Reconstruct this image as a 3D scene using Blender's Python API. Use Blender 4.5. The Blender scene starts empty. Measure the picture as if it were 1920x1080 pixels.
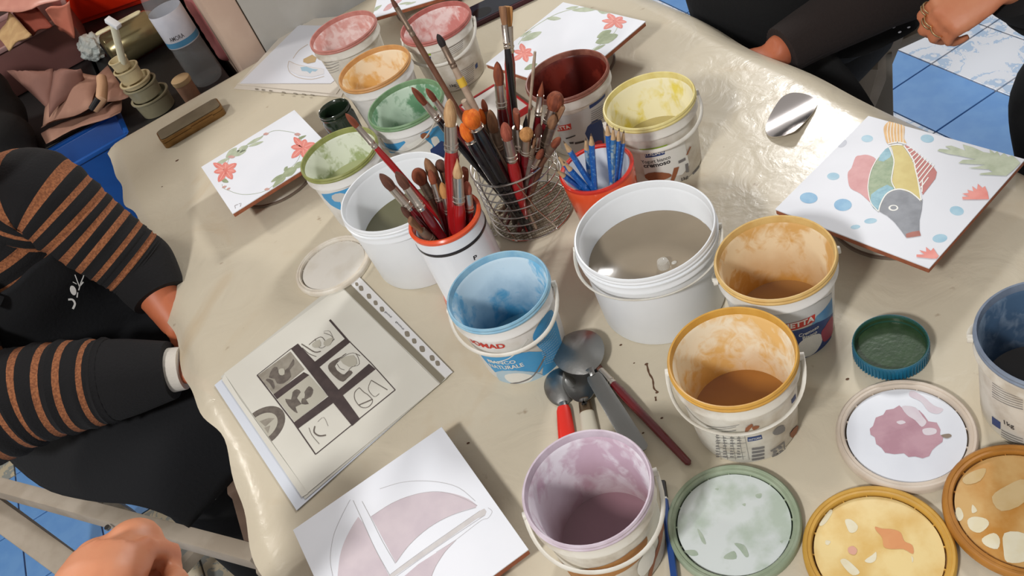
import bpy, bmesh, math, random
from mathutils import Vector, Matrix
from mathutils.geometry import tessellate_polygon
random.seed(7)
PI = math.pi
SC = bpy.context.scene
COL = SC.collection
TZ = 0.75                      # height of the table surface above the floor
# ------------------------------------------------------------------ camera
FPX = 1674.75
CAMZ = TZ + 0.8312
R3 = Matrix(((0.91009538, 0.41439885, 0.0),
             (-0.28055785, 0.61615615, -0.73596121),
             (-0.30498148, 0.66979489, 0.67702371)))
CP = Vector((0, 0, CAMZ))
cam = bpy.data.cameras.new('camera'); camo = bpy.data.objects.new('camera', cam)
COL.objects.link(camo)
cam.sensor_width = 36; cam.lens = 36 * FPX / 1920; cam.clip_start = 0.02
camo.matrix_world = Matrix.Translation(CP) @ R3.to_4x4()
SC.camera = camo
# ------------------------------------------------------------------ light
SC.view_settings.view_transform = 'Standard'; SC.view_settings.look = 'None'
SC.view_settings.exposure = 0.12; SC.view_settings.gamma = 1.0
SC.view_settings.use_curve_mapping = False
w = bpy.data.worlds.new('room_light'); SC.world = w; w.use_nodes = True
w.node_tree.nodes['Background'].inputs[0].default_value = (1.0, 0.95, 0.9, 1)
w.node_tree.nodes['Background'].inputs[1].default_value = 0.33
def area(name, loc, target, sx, sy, power, col):
    l = bpy.data.lights.new(name, 'AREA'); l.shape = 'RECTANGLE'; l.size = sx; l.size_y = sy
    l.energy = power; l.color = col
    o = bpy.data.objects.new(name, l); COL.objects.link(o)
    o.location = loc
    o.rotation_euler = (Vector(target) - Vector(loc)).to_track_quat('-Z', 'Y').to_euler()
    return o
area('ceiling_lamp_near', (-1.30, -0.70, TZ + 1.95), (0, .9, TZ), .28, .28, 46, (1, .975, .95))
area('ceiling_lamp_far', (1.65, 3.05, TZ + 1.85), (.1, 1.0, TZ), .30, .45, 46, (1, .985, .97))
area('shelf_fill', (-1.85, 2.45, TZ + 1.5), (-.75, 2.5, TZ), .25, .25, 15, (1, .95, .88))  # unseen fill light, added to brighten the far-left shelf clutter
# ------------------------------------------------------------------ helpers
def S(r, g, b):
    def f(c):
        c = c / 255.0
        return c / 12.92 if c <= .04045 else ((c + .055) / 1.055) ** 2.4
    return (f(r), f(g), f(b), 1)
def at(u, v, h=0.0):
    """point at height h above the table that the photograph shows at pixel (u, v)"""
    d = R3 @ Vector(((u - 960) / FPX, -(v - 540) / FPX, -1))
    t = (TZ + h - CP.z) / d.z
    return CP + d * t
def ray(u, v):
    return (R3 @ Vector(((u - 960) / FPX, -(v - 540) / FPX, -1))).normalized()
MATS = {}
def nodes(m):
    m.use_nodes = True
    nt = m.node_tree; b = nt.nodes['Principled BSDF']
    return nt, b
def mat(name, col, rough=.6, metal=0.0, spec=.5, coat=0.0, var=None, scale=30, amt=.5, bump=0.0, bscale=80, trans=0, alpha=1, sub=0, emit=0, stretch=None, lo=.4, hi=.6):
    """principled material; var = second colour mixed in by noise"""
    if name in MATS: return MATS[name]
    m = bpy.data.materials.new(name); MATS[name] = m
    nt, b = nodes(m); N = nt.nodes; L = nt.links
    b.inputs['Base Color'].default_value = col; b.inputs['Roughness'].default_value = rough
    b.inputs['Metallic'].default_value = metal
    b.inputs['Specular IOR Level'].default_value = spec
    b.inputs['Coat Weight'].default_value = coat
    b.inputs['Transmission Weight'].default_value = trans
    b.inputs['Alpha'].default_value = alpha
    if sub: b.inputs['Subsurface Weight'].default_value = sub; b.inputs['Subsurface Radius'].default_value = (.01, .006, .004)
    if emit:
        b.inputs['Emission Color'].default_value = col; b.inputs['Emission Strength'].default_value = emit
    tc = N.new('ShaderNodeTexCoord')
    src = tc.outputs['Object']
    if stretch:
        mp = N.new('ShaderNodeMapping'); mp.inputs['Scale'].default_value = stretch
        L.new(src, mp.inputs[0]); src = mp.outputs[0]
    if var:
        n = N.new('ShaderNodeTexNoise'); n.inputs['Scale'].default_value = scale; n.inputs['Detail'].default_value = 6
        L.new(src, n.inputs['Vector'])
        mr = N.new('ShaderNodeMapRange'); mr.inputs[1].default_value = lo; mr.inputs[2].default_value = hi
        mr.inputs[4].default_value = amt
        L.new(n.outputs[0], mr.inputs[0])
        mx = N.new('ShaderNodeMix'); mx.data_type = 'RGBA'
        mx.inputs[6].default_value = col; mx.inputs[7].default_value = var
        L.new(mr.outputs[0], mx.inputs[0]); L.new(mx.outputs[2], b.inputs['Base Color'])
    if bump:
        n2 = N.new('ShaderNodeTexNoise'); n2.inputs['Scale'].default_value = bscale; n2.inputs['Detail'].default_value = 4
        L.new(src, n2.inputs['Vector'])
        bp = N.new('ShaderNodeBump'); bp.inputs['Strength'].default_value = bump; bp.inputs['Distance'].default_value = .002
        L.new(n2.outputs[0], bp.inputs['Height']); L.new(bp.outputs[0], b.inputs['Normal'])
    return m
def stain_mat(name, base, paint, deep, z0, z1, cover=.5, scale=14, rough=.45, seed=0.0):
    """plastic pail inside: paint washed over white plastic, shifting to the deep colour towards the bottom"""
    if name in MATS: return MATS[name]
    m = bpy.data.materials.new(name); MATS[name] = m
    lerp_ = lambda a, c, f: tuple(x + (y - x) * f for x, y in zip(a, c))
    if base[1] > .3: base = lerp_(base, (.86, .86, .86, 1), .3); paint = lerp_(paint, base, .15)
    nt, b = nodes(m); N = nt.nodes; L = nt.links
    b.inputs['Roughness'].default_value = rough
    tc = N.new('ShaderNodeTexCoord')
    mp = N.new('ShaderNodeMapping'); mp.inputs['Location'].default_value = (seed, seed * .7, seed * .3); mp.inputs['Scale'].default_value = (1, 1, .8)
    L.new(tc.outputs['Object'], mp.inputs[0])
    n = N.new('ShaderNodeTexNoise'); n.inputs['Scale'].default_value = scale; n.inputs['Detail'].default_value = 7; n.inputs['Distortion'].default_value = .8
    L.new(mp.outputs[0], n.inputs['Vector'])
    mr = N.new('ShaderNodeMapRange'); mr.inputs[1].default_value = .58 - cover * .25; mr.inputs[2].default_value = .70 - cover * .25
    nf = N.new('ShaderNodeTexNoise'); nf.inputs['Scale'].default_value = scale * 5; nf.inputs['Detail'].default_value = 8; nf.inputs['Distortion'].default_value = 1.2
    L.new(mp.outputs[0], nf.inputs['Vector'])
    cmb = N.new('ShaderNodeMath'); cmb.operation = 'MULTIPLY_ADD'; cmb.inputs[1].default_value = .38
    L.new(nf.outputs[0], cmb.inputs[0]); sub_ = N.new('ShaderNodeMath'); sub_.operation = 'SUBTRACT'; sub_.inputs[1].default_value = .19
    L.new(n.outputs[0], sub_.inputs[0]); L.new(sub_.outputs[0], cmb.inputs[2])
    L.new(cmb.outputs[0], mr.inputs[0])
    mx = N.new('ShaderNodeMix'); mx.data_type = 'RGBA'; mx.inputs[6].default_value = base; mx.inputs[7].default_value = paint
    L.new(mr.outputs[0], mx.inputs[0])
    sx = N.new('ShaderNodeSeparateXYZ'); L.new(tc.outputs['Object'], sx.inputs[0])
    n2 = N.new('ShaderNodeTexNoise'); n2.inputs['Scale'].default_value = scale * 2.2; n2.inputs['Detail'].default_value = 6
    L.new(mp.outputs[0], n2.inputs['Vector'])
    ad = N.new('ShaderNodeMath'); ad.operation = 'MULTIPLY_ADD'; ad.inputs[1].default_value = .07
    L.new(n2.outputs[0], ad.inputs[0]); L.new(sx.outputs[2], ad.inputs[2])
    mr2 = N.new('ShaderNodeMapRange'); mr2.inputs[1].default_value = z1 + .035; mr2.inputs[2].default_value = z0 + .035
    L.new(ad.outputs[0], mr2.inputs[0])
    mx2 = N.new('ShaderNodeMix'); mx2.data_type = 'RGBA'; mx2.inputs[7].default_value = deep
    L.new(mr2.outputs[0], mx2.inputs[0]); L.new(mx.outputs[2], mx2.inputs[6])
    L.new(mx2.outputs[2], b.inputs['Base Color'])
    return m
class MB:
    """mesh builder"""
    def __init__(s): s.v = []; s.f = []; s.m = []; s.uv = None
    def add(s, vs, fs, mi=0):
        o = len(s.v); s.v += [tuple(v) for v in vs]; s.f += [tuple(i + o for i in f) for f in fs]; s.m += [mi] * len(fs); return s
    def lathe(s, prof, n=48, c=(0, 0, 0), squash=1.0):
        """prof: (r, z[, material index of the band that starts here])"""
        o = len(s.v)
        for p in prof:
            for k in range(n):
                a = 2 * PI * k / n
                s.v.append((c[0] + p[0] * math.cos(a), c[1] + p[0] * math.sin(a) * squash, c[2] + p[1]))
        for i in range(len(prof) - 1):
            mi = prof[i][2] if len(prof[i]) > 2 else 0
            for k in range(n):
                k2 = (k + 1) % n
                s.f.append((o + i * n + k, o + i * n + k2, o + (i + 1) * n + k2, o + (i + 1) * n + k)); s.m.append(mi)
        return s
    def tube(s, pts, rad, n=8, caps=True, mi=0, flat=1.0, upv=None, closed=False):
        pts = [Vector(p) for p in pts]; N = len(pts)
        if not hasattr(rad, '__len__'): rad = [rad] * N
        o = len(s.v); up = Vector(upv) if upv else None
        prev = None
        for i, p in enumerate(pts):
            if closed: t = pts[(i + 1) % N] - pts[(i - 1) % N]
            else: t = pts[min(i + 1, N - 1)] - pts[max(i - 1, 0)]
            if t.length < 1e-9: t = Vector((0, 0, 1))
            t.normalize()
            if up is not None: a = up - t * up.dot(t)
            elif prev is None:
                a = t.orthogonal()
            else: a = prev - t * prev.dot(t)
            if a.length < 1e-6: a = t.orthogonal()
            a.normalize(); prev = a; b = t.cross(a)
            for k in range(n):
                g = 2 * PI * k / n
                s.v.append(tuple(p + (a * math.cos(g) * flat + b * math.sin(g)) * rad[i]))
        for i in range(N if closed else N - 1):
            i2 = (i + 1) % N
            for k in range(n):
                k2 = (k + 1) % n
                s.f.append((o + i * n + k, o + i * n + k2, o + i2 * n + k2, o + i2 * n + k)); s.m.append(mi)
        if caps and not closed:
            s.f.append(tuple(o + k for k in reversed(range(n)))); s.m.append(mi)
            s.f.append(tuple(o + (N - 1) * n + k for k in range(n))); s.m.append(mi)
        return s
    def prism(s, poly, z0, z1, mi=0, mside=None):
        """poly: list of 2-D points; z0/z1 numbers"""
        n = len(poly); o = len(s.v)
        s.v += [(p[0], p[1], z0) for p in poly] + [(p[0], p[1], z1) for p in poly]
        tr = tessellate_polygon([[Vector((p[0], p[1], 0)) for p in poly]])
        for t in tr:
            a, b, c = [Vector(poly[i]) for i in t]
            if (b - a).cross(c - a) < 0: t = (t[0], t[2], t[1])
            s.f.append((o + t[2], o + t[1], o + t[0])); s.m.append(mi if mside is None else mside)
            s.f.append((o + n + t[0], o + n + t[1], o + n + t[2])); s.m.append(mi)
        ar = sum(poly[i][0] * poly[(i + 1) % n][1] - poly[(i + 1) % n][0] * poly[i][1] for i in range(n))
        for i in range(n):
            j = (i + 1) % n
            q = (o + i, o + j, o + n + j, o + n + i)
            s.f.append(q if ar > 0 else q[::-1]); s.m.append(mi if mside is None else mside)
        return s
    def box(s, c, d, mi=0, rot=None):
        hx, hy, hz = d[0] / 2, d[1] / 2, d[2] / 2
        vs = [Vector((x, y, z)) for z in (-hz, hz) for y in (-hy, hy) for x in (-hx, hx)]
        if rot: vs = [rot @ v for v in vs]
        vs = [v + Vector(c) for v in vs]
        return s.add(vs, [(0, 2, 3, 1), (4, 5, 7, 6), (0, 1, 5, 4), (2, 6, 7, 3), (0, 4, 6, 2), (1, 3, 7, 5)], mi)
    def ball(s, c, r, n=12, m=8, mi=0):
        rx, ry, rz = (r if hasattr(r, '__len__') else (r, r, r)); o = len(s.v)
        for i in range(m + 1):
            t = PI * i / m
            for k in range(n):
                a = 2 * PI * k / n
                s.v.append((c[0] + rx * math.sin(t) * math.cos(a), c[1] + ry * math.sin(t) * math.sin(a), c[2] - rz * math.cos(t)))
        for i in range(m):
            for k in range(n):
                k2 = (k + 1) % n
                s.f.append((o + i * n + k, o + i * n + k2, o + (i + 1) * n + k2, o + (i + 1) * n + k)); s.m.append(mi)
        return s
    def build(s, name, mats, parent=None, smooth=True, bevel=0.0, auto=True, clean=True):
        me = bpy.data.meshes.new(name); me.from_pydata([tuple(v) for v in s.v], [], s.f)
        if not hasattr(mats, '__len__'): mats = [mats]
        for mm in mats: me.materials.append(mm)
        me.polygons.foreach_set('material_index', s.m)
        if clean:
            bm = bmesh.new(); bm.from_mesh(me)
            bmesh.ops.remove_doubles(bm, verts=bm.verts, dist=1e-6)
            if bevel:
                es = [e for e in bm.edges if len(e.link_faces) == 2 and e.calc_face_angle(0) > .6]
                bmesh.ops.bevel(bm, geom=es, offset=bevel, segments=2, affect='EDGES', profile=.6)
            bm.to_mesh(me); bm.free()
        if smooth:
            me.polygons.foreach_set('use_smooth', [True] * len(me.polygons))
            if auto: me.set_sharp_from_angle(angle=.75)
        me.update()
        o = bpy.data.objects.new(name, me); COL.objects.link(o)
        if parent is not None: o.parent = parent
        return o
def tag(o, label=None, cat=None, group=None, kind=None):
    if label: o['label'] = label
    if cat: o['category'] = cat
    if group: o['group'] = group
    if kind: o['kind'] = kind
    return o
def thing(name, label, cat, loc=(0, 0, 0), rz=0, group=None):
    o = bpy.data.objects.new(name, None); COL.objects.link(o); o.empty_display_size = .05
    o.location = loc; o.rotation_euler = (0, 0, rz)
    return tag(o, label, cat, group)
def inv(o):
    return Matrix.LocRotScale(o.location, o.rotation_euler, o.scale).inverted()
def smooth_poly(pts, k=4, closed=True):
    """Catmull-Rom through the points"""
    n = len(pts); out = []
    rng = range(n) if closed else range(n - 1)
    for i in rng:
        if closed: p = [pts[(i + j) % n] for j in (-1, 0, 1, 2)]
        else: p = [pts[max(0, min(n - 1, i + j))] for j in (-1, 0, 1, 2)]
        for s in range(k):
            t = s / k
            out.append(tuple(.5 * (2 * p[1][c] + (p[2][c] - p[0][c]) * t + (2 * p[0][c] - 5 * p[1][c] + 4 * p[2][c] - p[3][c]) * t * t + (3 * p[1][c] - p[0][c] - 3 * p[2][c] + p[3][c]) * t ** 3) for c in range(len(p[0]))))
    if not closed: out.append(tuple(pts[-1]))
    return out
def ribbon(pts, w):
    """thin quads along a 2-D line; w number or list"""
    out = []; n = len(pts)
    ws = w if hasattr(w, '__len__') else [w] * n
    L_, R_ = [], []
    for i in range(n):
        a = Vector(pts[max(0, i - 1)]); b = Vector(pts[min(n - 1, i + 1)])
        d = (b - a); d = d.normalized() if d.length > 1e-9 else Vector((1, 0))
        nn = Vector((-d.y, d.x)) * ws[i] / 2
        L_.append(Vector(pts[i]) + nn); R_.append(Vector(pts[i]) - nn)
    return [[tuple(L_[i]), tuple(L_[i + 1]), tuple(R_[i + 1]), tuple(R_[i])] for i in range(n - 1)]
def circ(c, r, n=20, ry=None, a0=0, rot=0):
    ry = r if ry is None else ry; cr, sr = math.cos(rot), math.sin(rot)
    return [(c[0] + r * math.cos(a0 + 2 * PI * k / n) * cr - ry * math.sin(a0 + 2 * PI * k / n) * sr,
             c[1] + r * math.cos(a0 + 2 * PI * k / n) * sr + ry * math.sin(a0 + 2 * PI * k / n) * cr) for k in range(n)]
def art(name, parent, layers, fn, maxlen=None, eps=.00012, lift=.0002):
    """flat print: layers = [(material, [polygon, ...]), ...]; fn(x, y, d) -> local point, d = distance above the surface"""
    bm = bmesh.new(); mats = []
    for li, (m, polys) in enumerate(layers):
        if m not in mats: mats.append(m)
        mi = mats.index(m)
        b2 = bmesh.new()
        for poly in polys:
            if len(poly) < 3: continue
            vs = [b2.verts.new((p[0], p[1], 0)) for p in poly]
            for t in tessellate_polygon([[v.co for v in vs]]):
                try: b2.faces.new([vs[i] for i in t])
                except ValueError: pass
        if maxlen:
            for _ in range(7):
                es = [e for e in b2.edges if e.calc_length() > maxlen]
                if not es: break
                bmesh.ops.subdivide_edges(b2, edges=es, cuts=1)
                bmesh.ops.triangulate(b2, faces=[f for f in b2.faces if len(f.verts) > 3])
        d = lift + eps * li
        for fi, f in enumerate(b2.faces):
            cs = [fn(v.co.x, v.co.y, d + (fi % 12) * 3e-6) for v in f.verts]
            try: nf = bm.faces.new([bm.verts.new(c) for c in cs])
            except ValueError: continue
            nf.material_index = mi
        b2.free()
    bmesh.ops.remove_doubles(bm, verts=bm.verts, dist=2e-6)
    me = bpy.data.meshes.new(name); bm.to_mesh(me); bm.free()
    for m in mats: me.materials.append(m)
    o = bpy.data.objects.new(name, me); COL.objects.link(o); o.parent = parent
    if name in ('paint_blotch', 'sleeve_holes', 'smear'): o['kind'] = 'stuff'
    return o
_tc = {}
def text_polys(s, bold=0.0):
    """triangles of a line of text, height of a capital about 0.7, starting at x = 0; returns (list, width)"""
    if (s, bold) in _tc: return _tc[(s, bold)]
    cu = bpy.data.curves.new('t', 'FONT'); cu.body = s; cu.offset = bold; cu.resolution_u = 3
    o = bpy.data.objects.new('t', cu); COL.objects.link(o)
    dg = bpy.context.evaluated_depsgraph_get(); me = o.evaluated_get(dg).to_mesh()
    polys = [[(me.vertices[i].co.x, me.vertices[i].co.y) for i in p.vertices] for p in me.polygons]
    o.evaluated_get(dg).to_mesh_clear(); bpy.data.objects.remove(o)
    wd = max([p[0] for q in polys for p in q] + [.01])
    _tc[(s, bold)] = (polys, wd)
    return polys, wd
def text_on(s, p0, p1, hgt, bold=.01, skew=0.0):
    """text from point p0 to p1 (2-D surface coordinates) with letters hgt tall"""
    polys, wd = text_polys(s, bold)
    a = Vector(p0); b = Vector(p1); d = (b - a); L = d.length; d.normalize(); n = Vector((-d.y, d.x))
    k = L / wd; h = hgt / .7
    return [[tuple(a + d * (x * k + skew * y * h) + n * (y * h)) for x, y in q] for q in polys]
# ------------------------------------------------------------------ colours
WHITE = mat('white_plastic', S(226, 226, 224), .42, var=S(192, 186, 172), scale=26, amt=.6, bump=.05, lo=.46, hi=.68)
WHITEC = mat('clean_white_plastic', S(232, 236, 240), .35, var=S(220, 224, 228), scale=9, amt=.5)
DIRTY = mat('worn_white_plastic', S(222, 219, 210), .5, var=S(168, 154, 134), scale=26, amt=.7, lo=.44, hi=.66, bump=.08)
STEEL = mat('steel', S(200, 200, 200), .22, 1.0)
STEELB = mat('brushed_steel', S(150, 150, 148), .38, 1.0, bump=.1, bscale=200)
WIRE = mat('chrome_wire', S(205, 200, 195), .2, 1.0)
CLAY = mat('terracotta', S(158, 92, 62), .85, var=S(120, 66, 46), scale=60, bump=.3)
GLAZE = mat('white_glaze', S(230, 233, 240), .55, spec=.3, var=S(218, 222, 230), scale=6, amt=.5)
BLACK = mat('black_paint', S(22, 20, 22), .4)
DARKRED = mat('dark_red_lacquer', S(98, 14, 22), .22, coat=.5)
RED = mat('red_lacquer', S(156, 24, 28), .22, coat=.5)
BLKH = mat('black_lacquer', S(24, 22, 26), .25, coat=.4)
GREYH = mat('worn_grey_handle', S(112, 100, 92), .6, var=S(70, 60, 56), scale=90)
WOODH = mat('pale_wood_handle', S(176, 156, 136), .6, var=S(140, 116, 98), scale=60)
BROWNH = mat('brown_wood_handle', S(112, 74, 54), .5, var=S(84, 48, 34), scale=60)
FERR = mat('metal_ferrule', S(205, 196, 186), .3, 1.0, bump=.1, bscale=300)
FERRW = mat('worn_ferrule', S(146, 128, 112), .5, .7, var=S(104, 84, 70), scale=120)
INK = mat('print_ink', S(62, 58, 56), .7)
def bristle(name, a, b): return mat('bristle_' + name, a, .8, var=b, scale=160, amt=.8, stretch=(1, 1, .12), bump=.6, bscale=420, lo=.35, hi=.6)
BR = {'rust': bristle('rust', S(150, 78, 48), S(96, 44, 28)), 'brown': bristle('brown', S(108, 66, 50), S(66, 38, 30)),
      'blond': bristle('blond', S(206, 172, 128), S(168, 126, 86)), 'tan': bristle('tan', S(158, 116, 82), S(112, 76, 52)),
      'orange': bristle('orange', S(238, 128, 34), S(206, 88, 18)), 'black': bristle('black', S(48, 38, 38), S(24, 20, 22)),
      'pink': bristle('pink', S(186, 104, 80), S(140, 66, 50)), 'gold': bristle('gold', S(206, 152, 92), S(170, 116, 64))}
HM = {'dr': DARKRED, 'red': RED, 'blk': BLKH, 'grey': GREYH, 'wood': WOODH, 'brn': BROWNH}
# ------------------------------------------------------------------ setting
E1 = Vector((.9763, .2164)); E2 = Vector((-.2164, .9763)); TROT = math.atan2(.2164, .9763)
def tf(a, b, z=0.0):
    """point from table-frame coordinates"""
    p = E1 * a + E2 * b
    return Vector((p.x, p.y, z))
def frame_thing(name, label, cat, a, b, z, group=None):
    return thing(name, label, cat, tf(a, b, z), TROT, group)
# floor: glazed tiles 20.5 cm, a plain blue row between patterned ones
TS = .205
def tile_pattern_mat(name, base, ink, dark):
    m = bpy.data.materials.new(name); nt, b = nodes(m); N = nt.nodes; L = nt.links
    b.inputs['Roughness'].default_value = .28
    tc = N.new('ShaderNodeTexCoord'); sx = N.new('ShaderNodeSeparateXYZ'); L.new(tc.outputs['Object'], sx.inputs[0])
    def mth(op, a, b_=None, c=None):
        n = N.new('ShaderNodeMath'); n.operation = op
        for i, vv in enumerate((a, b_, c)):
            if vv is None: continue
            if isinstance(vv, (int, float)): n.inputs[i].default_value = vv
            else: L.new(vv, n.inputs[i])
        return n.outputs[0]
    ax = mth('ABSOLUTE', sx.outputs[0]); ay = mth('ABSOLUTE', sx.outputs[1])
    ns = N.new('ShaderNodeTexNoise'); ns.inputs['Scale'].default_value = 26; ns.inputs['Detail'].default_value = 5; ns.inputs['Distortion'].default_value = 2.2
    L.new(tc.outputs['Object'], ns.inputs['Vector'])
    dx = mth('SUBTRACT', ax, TS * .5); dy = mth('SUBTRACT', ay, TS * .5)
    dist = mth('SQRT', mth('ADD', mth('MULTIPLY', dx, dx), mth('MULTIPLY', dy, dy)))
    r = mth('ADD', dist, mth('MULTIPLY', mth('SUBTRACT', ns.outputs[0], .5), .06))
    ring = mth('LESS_THAN', mth('ABSOLUTE', mth('SUBTRACT', r, .035)), .014)
    ring2 = mth('LESS_THAN', mth('ABSOLUTE', mth('SUBTRACT', r, .078)), .0045)
    leaf = mth('LESS_THAN', mth('ADD', mth('MULTIPLY', ax, 2.2), mth('MULTIPLY', ns.outputs[0], .06)), mth('SUBTRACT', ay, .008))
    msk = mth('MULTIPLY', mth('MAXIMUM', mth('MAXIMUM', ring, ring2), leaf), mth('GREATER_THAN', ns.outputs[0], .44))
    mx = N.new('ShaderNodeMix'); mx.data_type = 'RGBA'; mx.inputs[6].default_value = base; mx.inputs[7].default_value = ink
    L.new(mth('MULTIPLY', msk, .75), mx.inputs[0]); L.new(mx.outputs[2], b.inputs['Base Color'])
    return m
TBLUE = mat('blue_floor_tile', S(98, 150, 212), .4, var=S(112, 162, 218), scale=20, amt=.6)
TPAT = tile_pattern_mat('patterned_floor_tile', S(222, 228, 238), S(156, 188, 222), 0)
TPAT2 = tile_pattern_mat('cream_patterned_floor_tile', S(196, 184, 158), S(130, 142, 146), 0)
GROUT = mat('grout', S(124, 122, 124), .9)
fl = MB(); fl.box((.1, 1.2, -.03), (7, 6, .05)); floor = fl.build('floor', GROUT, smooth=False); tag(floor, kind='structure')
def proj(p):
    q = R3.transposed() @ (Vector(p) - CP)
    return (960 + FPX * q.x / -q.z, 540 - FPX * q.y / -q.z) if q.z < 0 else (-9999, -9999)
tm = MB(); tm.box((0, 0, -.0025), (TS - .004, TS - .004, .006))
base_tile = {}
A0 = 1.655; B0 = 1.517
rest = MB()
for i in range(-16, 8):
    for j in range(-12, 8):
        a = A0 + (i + .5) * TS; b = B0 + (j + .5) * TS
        c = tf(a, b, 0)
        blue = (i % 12 == 11) or (j == 1 and i < -3) or (j == 2 and i < -13)
        u, v = proj(c)
        vis = -170 < u < 2060 and -150 < v < 1200 and not (-.15 < a < .66)
        if not vis: 
            rest.box((c.x, c.y, -.0025), (TS - .004, TS - .004, .006), 0 if blue else 1, Matrix.Rotation(TROT, 3, 'Z')); continue
        key = 'b' if blue else ('c' if a < 0 else 'p')
        if key not in base_tile:
            o = tm.build('tile', {'b': TBLUE, 'p': TPAT, 'c': TPAT2}[key], floor, smooth=False, bevel=.0012); base_tile[key] = o
        else:
            o = base_tile[key].copy(); COL.objects.link(o)
        o.location = (c.x, c.y, 0); o.rotation_euler = (0, 0, TROT + (PI / 2) * (0 if key == 'b' else (i % 2)))
ro = rest.build('outer_tiles', [TBLUE, TPAT], floor, smooth=False); ro['kind'] = 'stuff'
# back wall and its projecting column
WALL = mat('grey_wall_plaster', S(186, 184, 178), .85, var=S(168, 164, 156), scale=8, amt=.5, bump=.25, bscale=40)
COLM = mat('pink_cream_paint', S(206, 182, 164), .6, var=S(186, 156, 138), scale=10, amt=.5)
wb = MB(); wb.box((0, 0, 0), (.44, .1, 2.6)); wall = wb.build('wall_back', WALL, smooth=False)
wall.location = tf(.37, 2.04, 1.3); wall.rotation_euler = (0, 0, TROT); tag(wall, kind='structure')
wl = MB(); wl.box((0, 0, 0), (2.6, .1, 2.6)); wall2 = wl.build('wall_rear', mat('dark_brown_wall', S(96, 74, 68), .9, var=S(70, 50, 48), scale=5), smooth=False)  # plain dark brown wall, mottled with a deeper brown
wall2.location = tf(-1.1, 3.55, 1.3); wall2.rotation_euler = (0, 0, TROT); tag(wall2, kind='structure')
cb = MB(); cb.box((0, 0, 0), (.07, 1.5, 2.6)); tr = cb.build('trim_1', COLM, smooth=True, bevel=.015)
tr.location = tf(.115, 2.74, 1.3); tr.rotation_euler = (0, 0, TROT); tag(tr, kind='structure')
# ------------------------------------------------------------------ table and its plastic cover
TOPM = mat('beige_table_top', S(206, 190, 160), .6, var=S(190, 170, 138), scale=5, amt=.6)
LEGM = mat('beige_leg_paint', S(170, 150, 124), .6)
tab = frame_thing('table', 'long beige work table under the clear plastic cover', 'table', .2525, 1.04, 0)
m = MB(); m.box((0, 0, TZ - .0155), (.965, 1.80, .027)); m.build('tabletop', TOPM, tab, smooth=False, bevel=.003)
m = MB(); m.box((0, 0, TZ - .069), (.87, 1.70, .08)); m.build('apron_rail', LEGM, tab, smooth=False)
for sx in (-1, 1):
    for sy in (-1, 1):
        m = MB(); m.box((sx * .44, sy * .85, (TZ - .109) / 2 + .0005), (.05, .05, TZ - .11)); m.build('leg', LEGM, tab, smooth=False, bevel=.004)
def cover_mat():
    m = bpy.data.materials.new('milky_plastic_film'); nt, b = nodes(m); N = nt.nodes; L = nt.links
    tc = N.new('ShaderNodeTexCoord')
    b.inputs['Roughness'].default_value = .3; b.inputs['Specular IOR Level'].default_value = .2; b.inputs['Coat Weight'].default_value = .16; b.inputs['Coat Roughness'].default_value = .10
    def noise(sc, det=5, dist=0):
        n = N.new('ShaderNodeTexNoise'); n.inputs['Scale'].default_value = sc; n.inputs['Detail'].default_value = det; n.inputs['Distortion'].default_value = dist
        L.new(tc.outputs['Object'], n.inputs['Vector']); return n.outputs[0]
    def rng(s, a, b_, c=0, d=1):
        n = N.new('ShaderNodeMapRange'); n.inputs[1].default_value = a; n.inputs[2].default_value = b_; n.inputs[3].default_value = c; n.inputs[4].default_value = d
        L.new(s, n.inputs[0]); return n.outputs[0]
    def mix(f, c1, c2):
        n = N.new('ShaderNodeMix'); n.data_type = 'RGBA'; L.new(f, n.inputs[0])
        for k, c in ((6, c1), (7, c2)):
            if isinstance(c, tuple): n.inputs[k].default_value = c
            else: L.new(c, n.inputs[k])
        return n.outputs[2]
    c = mix(rng(noise(3.2, 4), .35, .65), S(222, 213, 192), S(212, 202, 180))
    c = mix(rng(noise(5.5, 6, 1.5), .58, .80, 0, .40), c, S(200, 172, 130))
    c = mix(rng(noise(38, 3), .72, .80, 0, .6), c, S(138, 108, 78))
    L.new(c, b.inputs['Base Color'])
    bp = N.new('ShaderNodeBump'); bp.inputs['Strength'].default_value = .22; bp.inputs['Distance'].default_value = .01
    L.new(noise(16, 6, 1.2), bp.inputs['Height']); L.new(bp.outputs[0], b.inputs['Normal'])
    bc = N.new('ShaderNodeBump'); bc.inputs['Strength'].default_value = .16; bc.inputs['Distance'].default_value = .006
    L.new(noise(34, 7, 1.6), bc.inputs['Height']); L.new(bc.outputs[0], b.inputs['Coat Normal'])
    tr_ = N.new('ShaderNodeBsdfTransparent'); mx = N.new('ShaderNodeMixShader'); mx.inputs[0].default_value = .78
    L.new(tr_.outputs[0], mx.inputs[1]); L.new(b.outputs[0], mx.inputs[2]); L.new(mx.outputs[0], N['Material Output'].inputs[0])
    return m
bm = bmesh.new(); NA, NB = 84, 132
ea0, ea1, eb0, eb1 = -.256, .782, .12, 1.966
grid = []
rr = random.Random(3)
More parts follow.
